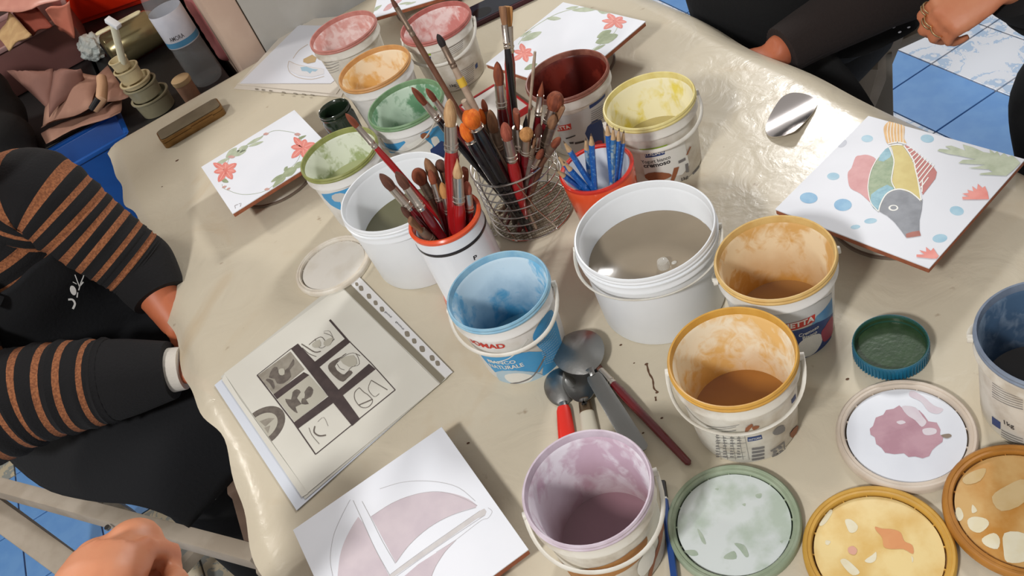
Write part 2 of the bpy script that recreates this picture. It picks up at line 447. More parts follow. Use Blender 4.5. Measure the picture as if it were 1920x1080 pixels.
for i in range(NA + 1):
    row = []
    for j in range(NB + 1):
        a = ea0 + (ea1 - ea0) * i / NA; b = eb0 + (eb1 - eb0) * j / NB
        s = b * 9.0
        wob = .009 * math.sin(s) + .006 * math.sin(2.3 * s + 1) + .004 * math.sin(5.1 * s + 2)
        if i < 12: a += (wob) * (12 - i) / 12 * (1 if b < 1.9 else .3)
        if i > NA - 12: a += (.008 * math.sin(s * 1.1 + 1) + .005 * math.sin(3.1 * s)) * (i - NA + 12) / 12
        da = max(0, -.230 - a, a - .735); db = max(0, .14 - b, b - 1.94)
        z = -(da * .30 + 6 * da * da) - (db * .3 + 6 * db * db)
        z += (.0035 * math.sin(s * 2.2 + (i > 40) * 2)) * min(1, da / .02) if da > 0 else 0
        row.append(bm.verts.new(tf(a, b, TZ + z)))
    grid.append(row)
for i in range(NA):
    for j in range(NB):
        bm.faces.new((grid[i][j], grid[i + 1][j], grid[i + 1][j + 1], grid[i][j + 1]))
g2 = bmesh.ops.extrude_face_region(bm, geom=bm.faces[:])
for v in [e for e in g2['geom'] if isinstance(e, bmesh.types.BMVert)]: v.co.z -= .0006
bmesh.ops.recalc_face_normals(bm, faces=bm.faces[:])
me = bpy.data.meshes.new('plastic_tablecloth'); bm.to_mesh(me); bm.free(); me.materials.append(cover_mat())
me.polygons.foreach_set('use_smooth', [True] * len(me.polygons)); me.set_sharp_from_angle(angle=.9)
cv = bpy.data.objects.new('plastic_tablecloth', me); COL.objects.link(cv)
tag(cv, 'milky stained plastic film covering the whole work table', 'tablecloth')
# dried paint marks on the film
def table_xy(pts, h=0.0): return [tuple((at(u, v, h)).xy) for u, v in pts]
flatfn = lambda x, y, d: (x, y, TZ + d)
mk = thing('dried_paint_marks', 'brown crumbs and smears of dried paint on the plastic by the dark red brush', 'paint mark')
DB = mat('dried_brown_paint', S(92, 64, 44), .8)
lines = [[(1213, 684), (1217, 700), (1224, 712), (1226, 728), (1233, 735)], [(1229, 744), (1230, 752)]]
pol = []
for l in lines: pol += ribbon(table_xy(smooth_poly(l, 3, False)), [.0015 + .0016 * random.random() for _ in range(3 * (len(l) - 1) + 1)])
pol += [circ(at(u, v).xy, r, 7, r * .7) for u, v, r in [(1212, 683, .0025), (1164, 647, .002), (1189, 681, .0012), (1589, 711, .0022), (1241, 784, .0018), (878, 831, .0022), (1232, 736, .0022), (332, 301, .004), (304, 350, .0018), (1206, 812, .0016)]]
art('smear', mk, [(DB, pol)], flatfn, lift=.0003)
# ------------------------------------------------------------------ pails
def taper(z, rt, rb, H): return rb + (rt - rb) * z / H
def cone_fn(rt, rb, H, extra=.0):
    def fn(s, z, d):
        r = taper(z, rt, rb, H) + extra + d; th = s
        return (r * math.cos(th), r * math.sin(th), z)
    return fn
def cone_hit(c, rt, rb, H, u, v):
    """surface coordinates (angle, height) of the pail wall seen at pixel (u, v)"""
    d = ray(u, v); o = CP - Vector((c[0], c[1], TZ))
    best = None
    t = .3; prev = None
    while t < 3.5:
        p = o + d * t; r = math.hypot(p.x, p.y) - taper(p.z, rt, rb, H)
        if prev is not None and prev > 0 >= r and -.03 < p.z < H + .03:
            best = p; break
        prev = r; t += .0006
    if best is None:
        t = -(o.x * d.x + o.y * d.y) / (d.x ** 2 + d.y ** 2); best = o + d * t
    return (math.atan2(best.y, best.x), best.z)
HDL = mat('pail_handle_plastic', S(222, 220, 212), .45, var=S(196, 188, 172), scale=30)
class Pail:
    def __init__(s, name, label, c, rt=.0645, rb=.0545, H=.1154, outer=DIRTY, inner=WHITE, lip=WHITE, liquid=None, level=.03, handle=None, cat='pail', ridges=False, group=None):
        s.c = c; s.rt = rt - .0025; s.rb = rb; s.H = H
        t = thing(name, label, cat, (c[0], c[1], TZ), 0, group); s.t = t
        T = lambda z: taper(z, s.rt, rb, H)
        zc = H * .79; zl = H * .93
        prof = [(0, .0012), (rb - .006, .0012), (rb - .004, 0), (rb - .001, .0008), (rb, .003), (T(zc), zc), (rt - .0002, zc + .0015), (rt - .0002, zc + .004), (rt - .0012, zc + .0055)]
        if ridges: prof += [(rt - .0012, zc + .011), (rt + .0012, zc + .012), (rt + .0012, zc + .014), (rt - .001, zc + .015)]
        prof += [(rt - .0012, zl), (rt - .004, zl, 1), (T(H * .9) - .003, H * .9, 1), (rb - .004, .004, 1), (rb - .006, .003, 1), (0, .003, 1)]
        MB().lathe(prof, 72).build('body', [outer, inner], t)
        MB().lathe([(rt - .0042, zl - .001), (rt + .0002, zl), (rt + .0006, zl + .002), (rt - .0004, zl + .0035), (rt + .0002, H - .002), (rt - .001, H), (rt - .0026, H - .0005), (rt - .0042, zl + .001), (rt - .0042, zl - .001)], 72).build('rim', lip, t)
        if liquid:
            MB().lathe([(0, level), (T(level) - .0045, level), (T(level) - .0035, level + .0008)], 60).build('liquid', liquid, t)
        if handle is not None:
            a0, tilt = handle[0], handle[1]; Lh = handle[2] if len(handle) > 2 else rt * 1.09
            ax = Vector((math.cos(a0), math.sin(a0), 0)); bx = Vector((-math.sin(a0), math.cos(a0), 0)) * (1 if tilt >= 0 else -1)
            ph = abs(tilt); zp = zc + .008
            pts = []
            for k in range(33):
                g = PI * k / 32
                e = Lh * (math.sin(g) ** .8)
                pts.append(ax * (rt + .003) * math.cos(g) + (bx * math.cos(ph) - Vector((0, 0, 1)) * math.sin(ph)) * e + Vector((0, 0, zp)))
            hm = MB().tube(pts, .0028, 8, flat=.45); ho = hm.build('handle', HDL, t)
            for sg in (1, -1):
                q = ax * (rt + .0015) * sg + Vector((0, 0, zp))
                MB().tube([q - ax * sg * .002, q + ax * sg * .003], .0042, 12).build('handle_lug', HDL, ho)
    def hit(s, u, v): return cone_hit(s.c, s.rt, s.rb, s.H, u, v)
    def px(s, pts): return [s.hit(u, v) for u, v in pts]
    def print_(s, name, layers, extra=.0, **k):
        return art(name, s.t, layers, cone_fn(s.rt, s.rb, s.H, extra), maxlen=.05, eps=.00008, lift=.0003, **k)
    def text(s, txt, p0, p1, hpx, bold=.01, px=True):
        """text between two photo pixels, hpx letters height in metres"""
        q0 = s.hit(*p0) if px else p0; q1 = s.hit(*p1) if px else p1
        r = s.rt * .93
        a = (q0[0] * r, q0[1]); b = (q1[0] * r, q1[1])
        return [[(x / r, y) for x, y in q] for q in text_on(txt, a, b, hpx, bold)]
def lines_text(p, a0, a1, z0, z1, n, skew=0.0, seed=1):
    """rows of tiny print suggested by short dashes"""
    r_ = random.Random(seed); out = []
    for i in range(n):
        z = z1 + (z0 - z1) * i / max(1, n - 1); a = a0
        while a < a1:
            l = r_.uniform(.02, .09); h = .0005
            a2 = min(a1, a + l)
            out.append([(a, z - h + skew * (a - a0)), (a2, z - h + skew * (a2 - a0)), (a2, z + h + skew * (a2 - a0)), (a, z + h + skew * (a - a0))]); a = a2 + .014
    return out
def liq(name, col, var=None): return mat(name, col, .12, spec=.5, var=var or col, scale=12, amt=.6)
W_ = mat('label_white', S(226, 226, 220), .5); LB = mat('label_light_blue', S(62, 150, 206), .5, var=S(84, 164, 212), scale=40)
LN = mat('label_navy', S(38, 62, 118), .5); LR = mat('label_red', S(196, 52, 40), .5); LG = mat('label_green', S(150, 178, 60), .5)
LGY = mat('label_grey_print', S(120, 118, 118), .6); LBK = mat('label_black_print', S(58, 54, 56), .6); LBR = mat('label_brown', S(150, 92, 60), .6)
LLB = mat('label_pale_blue', S(176, 200, 214), .5); LMG = mat('label_magenta', S(160, 52, 78), .5); LGR = mat('label_soft_grey', S(196, 198, 198), .5)
def mirr(p): return p
# blue pail
P1 = Pail('yogurt_pail', 'small pail stained light blue inside, in front of the tall white brush cup', (-.0166, .7881), outer=WHITE,
          inner=stain_mat('blue_wash', S(176, 208, 226), S(92, 172, 212), S(36, 108, 146), .0, .085, .42, 16, seed=3),
          lip=mat('rim_blue', S(150, 190, 210), .45, var=S(104, 162, 198), scale=60), liquid=liq('liquid_blue', S(40, 112, 142)), level=.012, handle=(-.25, -.5))
def c1(x, y): return (740 + x / 3.178, 400 + y / 3.178)
L = []
L.append((LB, [P1.px([c1(*q) for q in smooth_poly([(935, 575), (890, 610), (845, 680), (822, 740), (850, 790), (885, 822), (905, 850), (888, 905), (880, 960), (905, 972), (960, 925), (1003, 885), (1006, 820), (985, 730), (960, 640)], 3)])]))
L.append((LB, [P1.px([c1(*q) for q in [(505, 832), (560, 838), (640, 842), (720, 832), (800, 822), (885, 822), (905, 850), (888, 905), (860, 945), (800, 940), (720, 934), (640, 934), (600, 945), (560, 900), (528, 862)]])]))
L.append((LLB, [P1.px([c1(*q) for q in smooth_poly([(606, 950), (650, 935), (760, 938), (850, 950), (895, 975), (850, 1005), (780, 1022), (700, 1028), (640, 1010)], 3)])]))
L.append((W_, [P1.px([c1(*q) for q in smooth_poly([(660, 960), (740, 950), (820, 965), (800, 1000), (720, 1012), (670, 992)], 3)]),
    ] + [P1.px([c1(x, y) for x, y in q]) for q in ribbon(smooth_poly([(560, 870), (600, 885), (680, 862), (740, 812), (790, 750)], 3, False), 6)]))
L.append((LGY, [P1.px([c1(x, y) for x, y in q]) for q in ribbon(smooth_poly([(690, 1012), (760, 1000), (830, 960), (895, 850)], 4, False), [8] * 13)]))
L.append((LR, P1.text('SOMAD', c1(455, 760), c1(662, 798), .0085, .03)))
L.append((W_, P1.text('BIANCO', c1(560, 880), c1(725, 888), .0062, .02) + P1.text('NATURALE', c1(572, 908), c1(772, 905), .0072, .02)))
tt = []
for k in range(15):
    f = k / 14.0
    x0, y0 = 845 + 80 * f * .6, 745 + 150 * f; x1, y1 = 928 + 70 * f, 612 + 235 * f
    a, b = P1.hit(*c1(x0, y0)), P1.hit(*c1(x1, y1)); n = 9
    for q in range(n):
        t0, t1 = q / n, (q + .6 + .3 * random.random()) / n
        A = (a[0] + (b[0] - a[0]) * t0, a[1] + (b[1] - a[1]) * t0); B = (a[0] + (b[0] - a[0]) * t1, a[1] + (b[1] - a[1]) * t1)
        tt.append([(A[0], A[1] - .0004), (B[0], B[1] - .0004), (B[0], B[1] + .0004), (A[0], A[1] + .0004)])
L.append((LLB, tt))
P1.print_('printed_label', L)
# big white water pail in the middle
P2 = Pail('white_bucket', 'largest clean white bucket of grey-brown rinse water at the middle of the table', (.1691, .7703), .0842, .0778, .1236, outer=WHITEC, inner=WHITEC, lip=WHITEC,
          liquid=liq('liquid_grey_water', S(146, 134, 116), S(138, 126, 108)), level=.078, ridges=True, cat='bucket', handle=(2.75, .12, .0885))
t = thing('clear_stub', 'small clear plastic tip poking out of the grey-brown rinse water', 'tip', tuple(at(1244, 497, .080)))
MB().lathe([(.0075, -.012), (.0075, .003), (.0065, .007), (.003, .009), (0, .0095)], 20).build('tip', mat('clear_tip', S(220, 220, 214), .05, spec=.9, alpha=.35), t)
MB().ball((.012, -.004, .0005), (.0035, .0025, .0015), 10, 6).build('droplet', mat('clear_tip', S(220, 220, 214), .05), t)
# second white bucket
P3 = Pail('white_bucket', 'clean white bucket of greenish water behind the tall brush cup', (-.0924, 1.0542), .0842, .0778, .1236, outer=WHITEC, inner=WHITEC, lip=WHITEC,
          liquid=liq('liquid_green_water', S(112, 110, 84), S(104, 102, 74)), level=.059, ridges=True, cat='bucket')
# ochre pails
OC = S(214, 166, 84)
P4 = Pail('yogurt_pail', 'ochre-stained pail with the red ETTA label, between white bucket and fish tile', (.272, .6515), outer=WHITE,
          inner=stain_mat('ochre_wash_back', S(226, 196, 136), S(206, 156, 78), S(186, 130, 52), .0, .08, .5, 13, seed=1),
          lip=mat('rim_ochre_pale', S(216, 184, 120), .5, var=S(198, 156, 84), scale=60), liquid=liq('liquid_brown', S(152, 106, 52)), level=.02, handle=(2.9, -.55, .072))
L = []
def c4(x, y): return (1040 + x / 3.177, 340 + y / 3.177)
GB = mat('label_blue_fade', S(70, 128, 176), .5, var=S(130, 176, 200), scale=30)
L.append((LGR, [P4.px([c4(*q) for q in [(1240, 775), (1400, 770), (1560, 715), (1650, 660), (1648, 780), (1400, 870), (1330, 800)]])]))
L.append((GB, [P4.px([c4(*q) for q in [(1560, 800), (1650, 690), (1655, 800), (1655, 870), (1590, 900), (1530, 850)]])]))
L.append((LN, [P4.px([c4(*q) for q in [(1380, 895), (1560, 840), (1655, 780), (1645, 940), (1600, 1000), (1560, 1030), (1520, 1050), (1480, 1070), (1440, 1040), (1400, 960)]])]))
L.append((W_, [P4.px([c4(*q) for q in smooth_poly([(1455, 965), (1500, 930), (1570, 905), (1592, 930), (1580, 975), (1540, 1025), (1480, 1045), (1450, 1010)], 3)])]))
L.append((LMG, [P4.px([c4(*q) for q in smooth_poly([(1585, 900), (1610, 860), (1650, 800), (1655, 850), (1650, 905), (1620, 945), (1596, 950)], 3)])]))
L.append((LR, [P4.px([c4(*q) for q in [(1372, 848), (1548, 787), (1546, 830), (1405, 886)]])]))
L.append((W_, P4.text('METTA', c4(1350, 880), c4(1543, 824), .0085, .035)))
L.append((W_, P4.text('Cremoso', c4(1452, 925), c4(1570, 868), .0055, .02) + P4.text('Bianco', c4(1474, 942), c4(1560, 900), .0055, .025)))
P4.print_('printed_label', L)
P5 = Pail('yogurt_pail', 'ochre-stained pail of amber water with bar code and worn white label', (.1718, .5545), outer=DIRTY,
          inner=stain_mat('ochre_wash_front', S(232, 216, 180), S(222, 176, 96), S(196, 144, 72), .0, .06, .42, 12, seed=5.2),
          lip=mat('rim_ochre', S(208, 160, 74), .45, var=S(190, 138, 52), scale=50), liquid=liq('liquid_amber', S(150, 98, 38), S(138, 86, 30)), level=.022, handle=(2.75, .38, .0715))
def c5(x, y): return (1220 + x / 3.375, 560 + y / 3.375)
def p5(pts): return P5.px([c5(*q) for q in pts])
L = []
L.append((LN, [p5([(612, 877), (700, 860), (706, 885), (614, 903)]), p5([(888, 640), (915, 600), (918, 628), (892, 665)])]))
L.append((W_, P5.text('FATTORIA', c5(620, 897), c5(700, 880), .0035, .01)))
bars = []
for k in range(4):
    y = 950 + k * 22
    bars.append(p5([(640, y - 7), (718, y - 20), (718, y - 6), (640, y + 7)]))
L.append((LGY, bars))
gl = []
for x in (415, 455, 505, 552, 590): gl += [p5([(x, 850), (x + 2, 850), (x + 34, 1015), (x + 32, 1015)])]
for y in (868, 900, 930, 958, 985): gl += [p5([(410, y), (600, y + 8), (600, y + 10), (410, y + 2)])]
gl += [p5([(x, y), (x + random.randint(14, 34), y + 2), (x + 20, y + 7), (x, y + 6)]) for x in range(415, 590, 44) for y in range(858, 1000, 17)]
gl += [p5([(355, 800), (560, 792), (560, 795), (355, 803)]), p5([(380, 832), (540, 828), (540, 831), (380, 835)]), p5([(360, 816), (540, 806), (540, 809), (360, 819)])]
gl += [p5([(755, 960), (845, 900), (850, 960), (768, 1000), (765, 994), (843, 955), (840, 912), (760, 966)])]
gl += [p5([(x, y), (x + 24, y - 10), (x + 26, y + 4), (x + 2, y + 14)]) for x, y in [(770, 985), (812, 965), (772, 965), (806, 940)]]
L.append((LGY, gl))
L.append((LBR, [p5(smooth_poly(q, 2)) for q in ([(600, 815), (635, 790), (645, 800), (625, 825), (600, 850)], [(640, 808), (682, 800), (680, 815), (650, 828)], [(880, 850), (925, 800), (930, 830), (895, 880)])]))
L.append((LGY, [p5(smooth_poly([(770, 850), (800, 812), (840, 800), (845, 835), (800, 860)], 2))]))
P5.print_('printed_label', L)
# yellow pail
P6 = Pail('yogurt_pail', 'pail stained lemon yellow inside, far side of table beyond the blue pencils', (.2785, 1.0129), outer=DIRTY,
          inner=stain_mat('yellow_wash', S(236, 228, 180), S(222, 204, 62), S(206, 186, 60), .0, .02, .5, 11, seed=8),
          lip=mat('rim_yellow', S(226, 214, 150), .5, var=S(206, 184, 90), scale=50), liquid=liq('liquid_yellowish', S(182, 168, 116)), level=.044, handle=(-.15, -.35, .0695))
def c6(x, y): return (1020 + x / 3.857, 200 + y / 3.857)
def p6(pts): return P6.px([c6(*q) for q in pts])
L = [(W_, [p6([(680, 290), (1010, 235), (1050, 420), (1000, 490), (860, 500), (730, 490)])])]
L.append((LG, [p6([(692, 304), (760, 300), (890, 270), (892, 290), (770, 318), (694, 322)])]))
L.append((LN, [p6([(728, 335), (870, 305), (874, 342), (734, 368)])]))
L.append((W_, P6.text('ITALIANI', c6(735, 358), c6(868, 332), .0052, .02)))
L.append((LBK, P6.text('Yogurt bianco', c6(710, 408), c6(915, 370), .0062, .01)))
L.append((LBK, P6.text('cremoso', c6(725, 438), c6(915, 402), .0075, .03)))
L.append((LBK, P6.text('1kg', c6(985, 540), c6(1040, 512), .006, .01)))
L.append((LGY, [p6(q) for q in ([(968, 390), (1018, 365), (1020, 385), (972, 410)], [(1018, 415), (1040, 405), (1044, 470), (1024, 474)], [(1070, 480), (1120, 420), (1122, 460), (1078, 510)])]))
L.append((LBR, [p6([(938, 440), (975, 430), (960, 480), (935, 540), (910, 545)]), p6([(1050, 290), (1062, 285), (1035, 345), (1022, 350)]), p6(smooth_poly([(730, 490), (800, 470), (900, 478), (920, 500), (850, 530), (760, 530)], 2))]))
P6.print_('printed_label', L)
# dark red pail
P7 = Pail('yogurt_pail', 'pail coated dark oxblood red inside, behind the wire brush basket', (.2067, 1.1593), outer=DIRTY,
          inner=stain_mat('oxblood_wash', S(112, 40, 30), S(86, 26, 20), S(58, 18, 16), .0, .09, .7, 20, rough=.25, seed=2),
          lip=mat('rim_dark_red', S(150, 96, 80), .5, var=S(98, 40, 32), scale=70), liquid=liq('liquid_oxblood', S(60, 18, 16)), level=.012)
def c7(x, y): return (880 + x / 3.6, y / 3.6)
def p7(pts): return P7.px([c7(*q) for q in pts])
L = [(LGR, [p7([(600, 780), (700, 770), (900, 640), (905, 800), (890, 1000), (700, 1030), (620, 1000)])])]
L.append((LN, [p7([(808, 712), (915, 630), (915, 650), (812, 735)]), p7(smooth_poly([(780, 900), (830, 820), (890, 810), (905, 900), (905, 1000), (850, 1000)], 2))]))
L.append((LMG, [p7(smooth_poly([(845, 960), (890, 945), (900, 990), (860, 1010)], 2))]))
L.append((LR, [p7([(590, 848), (685, 830), (690, 870), (598, 884)])]))
L.append((W_, P7.text('METTA', c7(575, 876), c7(684, 862), .0065, .03)))
L.append((LBK, [p7([(650, 930), (715, 908), (718, 914), (655, 938)]), p7([(675, 958), (705, 955), (705, 968), (680, 968)]), p7([(712, 958), (775, 945), (775, 958), (715, 972)])]))
L.append((LGY, [p7([(820, 750 + k * 14), (905, 700 + k * 14), (905, 704 + k * 14), (820, 754 + k * 14)]) for k in range(7)]))
P7.print_('printed_label', L)
# dark green pail
P8 = Pail('yogurt_pail', 'pail smeared dark green inside with a blue label of a cook', (-.0335, 1.2817), outer=WHITE,
          inner=stain_mat('green_wash', S(176, 206, 178), S(72, 132, 88), S(34, 84, 46), .0, .085, .5, 18, seed=4),
          lip=mat('rim_green', S(126, 158, 120), .5, var=S(90, 128, 86), scale=60), liquid=liq('liquid_green', S(40, 84, 48)), level=.012, handle=(-1.0, -.5, .070))
def c8(x, y): return (430 + x / 3.6, y / 3.6)
def p8(pts): return P8.px([c8(*q) for q in pts])
L = [(LB, [p8([(1030, 950), (1180, 950), (1190, 960), (1120, 1030), (1070, 1030), (1040, 990)]), p8([(1290, 900), (1400, 850), (1450, 840), (1470, 1000), (1440, 1075), (1350, 1060), (1290, 980)])])]
L.append((W_, [p8([(1190, 980), (1300, 920), (1370, 980), (1380, 1050), (1250, 1040)]), p8(smooth_poly([(1360, 935), (1400, 920), (1420, 970), (1385, 990)], 2))]))
L.append((LN, [p8(smooth_poly([(1390, 985), (1430, 950), (1465, 980), (1470, 1060), (1380, 1050), (1355, 1010)], 2))]))
L.append((LBR, [p8(smooth_poly([(1290, 910), (1315, 895), (1350, 908), (1340, 930), (1300, 935)], 2))]))
P8.print_('printed_label', L)
# light green pail
P9 = Pail('yogurt_pail', 'pail stained pale olive green, beside the wreath tile at left', (-.1588, 1.2269), outer=WHITE,
          inner=stain_mat('olive_wash', S(208, 216, 192), S(146, 160, 100), S(180, 188, 150), .0, .02, .36, 16, seed=6),
          lip=mat('rim_olive', S(150, 154, 92), .5, var=S(112, 120, 54), scale=60), liquid=liq('liquid_olive', S(166, 172, 128)), level=.056)
def c9(x, y): return (360 + x / 2.842, 180 + y / 2.842)
def p9(pts): return P9.px([c9(*q) for q in pts])
L = [(LB, [p9([(690, 520), (760, 512), (840, 485), (838, 515), (800, 525), (760, 540), (790, 560), (800, 610), (740, 580), (705, 545)])]),
     (LGR, [p9(smooth_poly([(745, 530), (790, 515), (830, 530), (810, 560), (760, 560)], 2))])]
P9.print_('printed_label', L)
# orange pail
P10 = Pail('yogurt_pail', 'pail stained light orange, standing beside the dark green jar', (-.0595, 1.4386), rt=.0665, outer=WHITE,
          inner=stain_mat('orange_wash', S(236, 212, 164), S(222, 172, 88), S(226, 184, 112), .0, .02, .55, 12, seed=7.1),
          lip=mat('rim_orange', S(206, 156, 98), .5, var=S(184, 126, 72), scale=60))
# pink pails
P11 = Pail('yogurt_pail', 'pail stained pale pink, leftmost of the two pink ones, near the stacked sleeves', (-.0897, 1.6257), rt=.0675, outer=DIRTY,
           inner=stain_mat('pink_wash', S(228, 202, 196), S(204, 142, 132), S(206, 148, 130), .0, .03, .46, 12, seed=9),
           lip=mat('rim_pink', S(194, 132, 122), .5, var=S(166, 98, 88), scale=60))
P12 = Pail('yogurt_pail', 'pail with red smears inside and small printed text, near the phone', (.0714, 1.4995), rt=.0665, outer=DIRTY,
           inner=stain_mat('red_wash', S(228, 200, 196), S(200, 116, 108), S(186, 54, 50), .0, .05, .46, 12, seed=3.3),
           lip=mat('rim_red', S(182, 110, 102), .5, var=S(154, 72, 66), scale=60), handle=(-.3, -.5, .072))
p11 = lambda pts: P11.px([c8(*q) for q in pts])
P11.print_('printed_label', [(LGY, [p11([(640 + k * 6, 420 + k * 18), (740, 398 + k * 18), (740, 401 + k * 18), (640 + k * 6, 423 + k * 18)]) for k in range(5)])])
p12 = lambda pts: P12.px([c8(*q) for q in pts])
L = [(LGY, [p12([(1450, 300 + k * 13), (1575, 225 + k * 13), (1575, 228 + k * 13), (1450, 303 + k * 13)]) for k in range(8)] +
     [p12([(1530, 490 + k * 13), (1650, 420 + k * 13), (1650, 423 + k * 13), (1530, 493 + k * 13)]) for k in range(9)])]
L.append((LG, [p12([(1300, 360), (1360, 355), (1362, 372), (1304, 378)])]))
L.append((LN, [p12([(1325, 385), (1360, 380), (1362, 408), (1330, 412)]), p12([(1658, 440), (1672, 420), (1676, 450), (1662, 466)])]))
L.append((LBK, P12.text('1kg', c8(1488, 590), c8(1532, 578), .006, .01)))
P12.print_('printed_label', L)
# lilac pail in front
P13 = Pail('yogurt_pail', 'lilac-stained pail with mauve water and brown band, front edge of the picture', (-.0138, .4858), rt=.0635, outer=DIRTY,
           inner=stain_mat('lilac_wash', S(222, 216, 228), S(190, 160, 178), S(132, 92, 92), -.01, .085, .34, 11, seed=2.6),
           lip=mat('rim_lilac', S(208, 196, 208), .5, var=S(182, 162, 176), scale=60), liquid=liq('liquid_mauve', S(130, 98, 106), S(120, 88, 96)), level=.014, handle=(-.12, -.55, .0715))
def c13(x, y): return (940 + x / 3.6, 780 + y / 3.6)
p13 = lambda pts: P13.px([c13(*q) for q in pts])
BAND = mat('label_ochre_brown', S(176, 124, 66), .6, var=S(146, 94, 50), scale=40)
L = [(BAND, [p13([(340, 985), (460, 1020), (600, 1025), (740, 990), (870, 910), (980, 810), (985, 840), (960, 930), (880, 1010), (780, 1070), (640, 1110), (480, 1110), (380, 1060)])])]
L.append((LBR, [p13(smooth_poly([(1050, 760), (1075, 700), (1095, 720), (1075, 860), (1040, 970), (1010, 1080), (990, 1075), (1020, 960), (1060, 850)], 2))]))
L.append((W_, [p13(smooth_poly([(925, 990), (1000, 870), (1035, 900), (1020, 990), (960, 1075), (920, 1060)], 2))]))
P13.print_('printed_label', L)
# grey-blue pail at right
P14 = Pail('yogurt_pail', 'pail stained dark slate blue inside, cut by the right edge of the picture', (.4261, .4279), rt=.065, outer=DIRTY,
           inner=stain_mat('slate_wash', S(122, 140, 160), S(70, 96, 124), S(36, 38, 46), .0, .085, .6, 14, seed=5),
           lip=mat('rim_slate', S(126, 138, 156), .5, var=S(104, 116, 136), scale=60), liquid=liq('liquid_dark', S(32, 28, 32)), level=.03, handle=(2.5, -.5, .072))
def c14(x, y): return (1540 + x / 2.842, 500 + y / 2.842)
p14 = lambda pts: P14.px([c14(*q) for q in pts])
L = [(LN, [p14([(910, 795), (955, 828), (955, 866), (912, 836)])])]
L.append((LBK, P14.text('1kg', c14(968, 832), c14(1030, 862), .0065, .015)))
L.append((LGY, [p14([(912, 615 + k * 12), (1075, 685 + k * 12), (1075, 688 + k * 12), (912, 618 + k * 12)]) for k in range(7)] + [p14([(960, 865 + k * 12), (1075, 915 + k * 12), (1075, 918 + k * 12), (960, 868 + k * 12)]) for k in range(5)]))
P14.print_('printed_label', L)
# dark green jar
JG = mat('dark_green_glass', S(30, 44, 30), .18, coat=.5, var=S(22, 34, 24), scale=30)
j = thing('glass_jar', 'open dark green jar between the orange pail and the pale olive pail', 'jar', (-.152, 1.412, TZ)); j.scale = (.86, .86, .9)
MB().lathe([(0, .001), (.028, .001), (.031, .004), (.034, .02), (.0345, .078), (.030, .086), (.0335, .088), (.0335, .091), (.031, .092), (.0335, .095), (.0335, .098), (.032, .1), (.030, .0985), (.027, .086), (.031, .076), (.031, .006), (0, .005)], 40).build('body', JG, j)
MB().lathe([(0, .05), (.0305, .05)], 32).build('liquid', liq('liquid_dark_green', S(24, 34, 22)), j)
# ------------------------------------------------------------------ round lids and blotches
def lid(name, label, c, r, panel, rimm, group=None, groove=None, tilt=None):
    t = thing(name, label, 'lid', (c[0], c[1], TZ), 0, group)
    MB().lathe([(0, .0012), (r - .012, .0012), (r - .0105, .0022), (r - .0105, .0048), (r - .0125, .0052), (0, .0052)][::-1], 72).build('panel', panel, t)
    MB().lathe([(r - .0088, .0015), (r - .0088, .0075), (r - .0078, .0088), (r - .005, .0084), (r - .0045, .0092), (r - .0022, .0094), (r - .0004, .0078), (r, .0055), (r, .0008), (r - .001, .0003), (r - .003, .0003), (r - .003, .0055), (r - .0075, .006), (r - .0088, .0015)], 72).build('rim', rimm, t)
    g = groove or mat('dark_groove', S(96, 84, 70), .8)  # default groove ring is a dark grey-brown
    go = MB().lathe([(r - .0106, .0018), (r - .0087, .0018)], 72).build('groove', g, t)
    n = 16
    mb = MB()
    for k in range(n):
        a = 2 * PI * k / n; rr_ = r - .0097
        mb.box((rr_ * math.cos(a), rr_ * math.sin(a), .0033), (.0026, .0012, .003), 0, Matrix.Rotation(a, 3, 'Z'))
    o = mb.build('groove_bridges', rimm, go, smooth=False); o['kind'] = 'stuff'
    return t
def lid_art(t, layers, h=.0052, name='paint_blotch'):
    im = Vector((t.location.x, t.location.y))
    conv = []
    for m_, polys in layers:
        conv.append((m_, [[tuple(at(u, v, h).xy - im) for u, v in q] for q in polys]))
    return art(name, t, conv, lambda x, y, d: (x, y, h + d))
MAUVE = mat('mauve_paint', S(170, 128, 142), .4, var=S(186, 148, 160), scale=40, amt=.8)
MAUVEP = mat('faint_mauve_wash', S(206, 194, 204), .4, var=S(216, 212, 218), scale=60)
t = lid('pail_lid', 'white round lid with a mauve paint blotch in its middle', (.2989, .4593), .0659, mat('lid_white', S(220, 225, 234), .35, var=S(208, 212, 222), scale=16), mat('lid_cream_rim', S(208, 196, 182), .5, var=S(184, 168, 150), scale=30), 'pail lids')
def l1(x, y): return (1540 + x / 2.842, 500 + y / 2.842)
blot = [(275, 850), (290, 805), (330, 790), (345, 765), (385, 758), (415, 740), (455, 775), (500, 800), (520, 765), (545, 790), (570, 825), (615, 832), (635, 870), (632, 895), (650, 905), (645, 935), (610, 960), (590, 980), (575, 1010), (540, 1022), (500, 1012), (465, 1015), (440, 995), (390, 1000), (340, 992), (320, 965), (292, 945), (285, 910), (262, 895), (258, 865)]
blot2 = smooth_poly([(430, 745), (500, 752), (540, 800), (560, 830), (535, 855), (500, 820), (455, 790)], 3)
spot = smooth_poly([(540, 868), (580, 860), (612, 868), (610, 890), (570, 900), (545, 892)], 3)
spot2 = smooth_poly([(400, 828), (430, 820), (450, 832), (420, 842)], 3)
lid_art(t, [(MAUVEP, [[l1(*q) for q in smooth_poly([(480, 660), (540, 690), (600, 740), (650, 760), (620, 785), (570, 770), (530, 720), (470, 690)], 3)]]),
            (MAUVE, [[l1(*q) for q in blot]]), (MAUVEP, [[l1(*q) for q in p] for p in (blot2, spot, spot2)]),
            (mat('brown_grime', S(132, 118, 104), .7), [[l1(*q) for q in smooth_poly([(640, 898), (680, 892), (694, 905), (670, 916), (645, 908)], 3)]])])
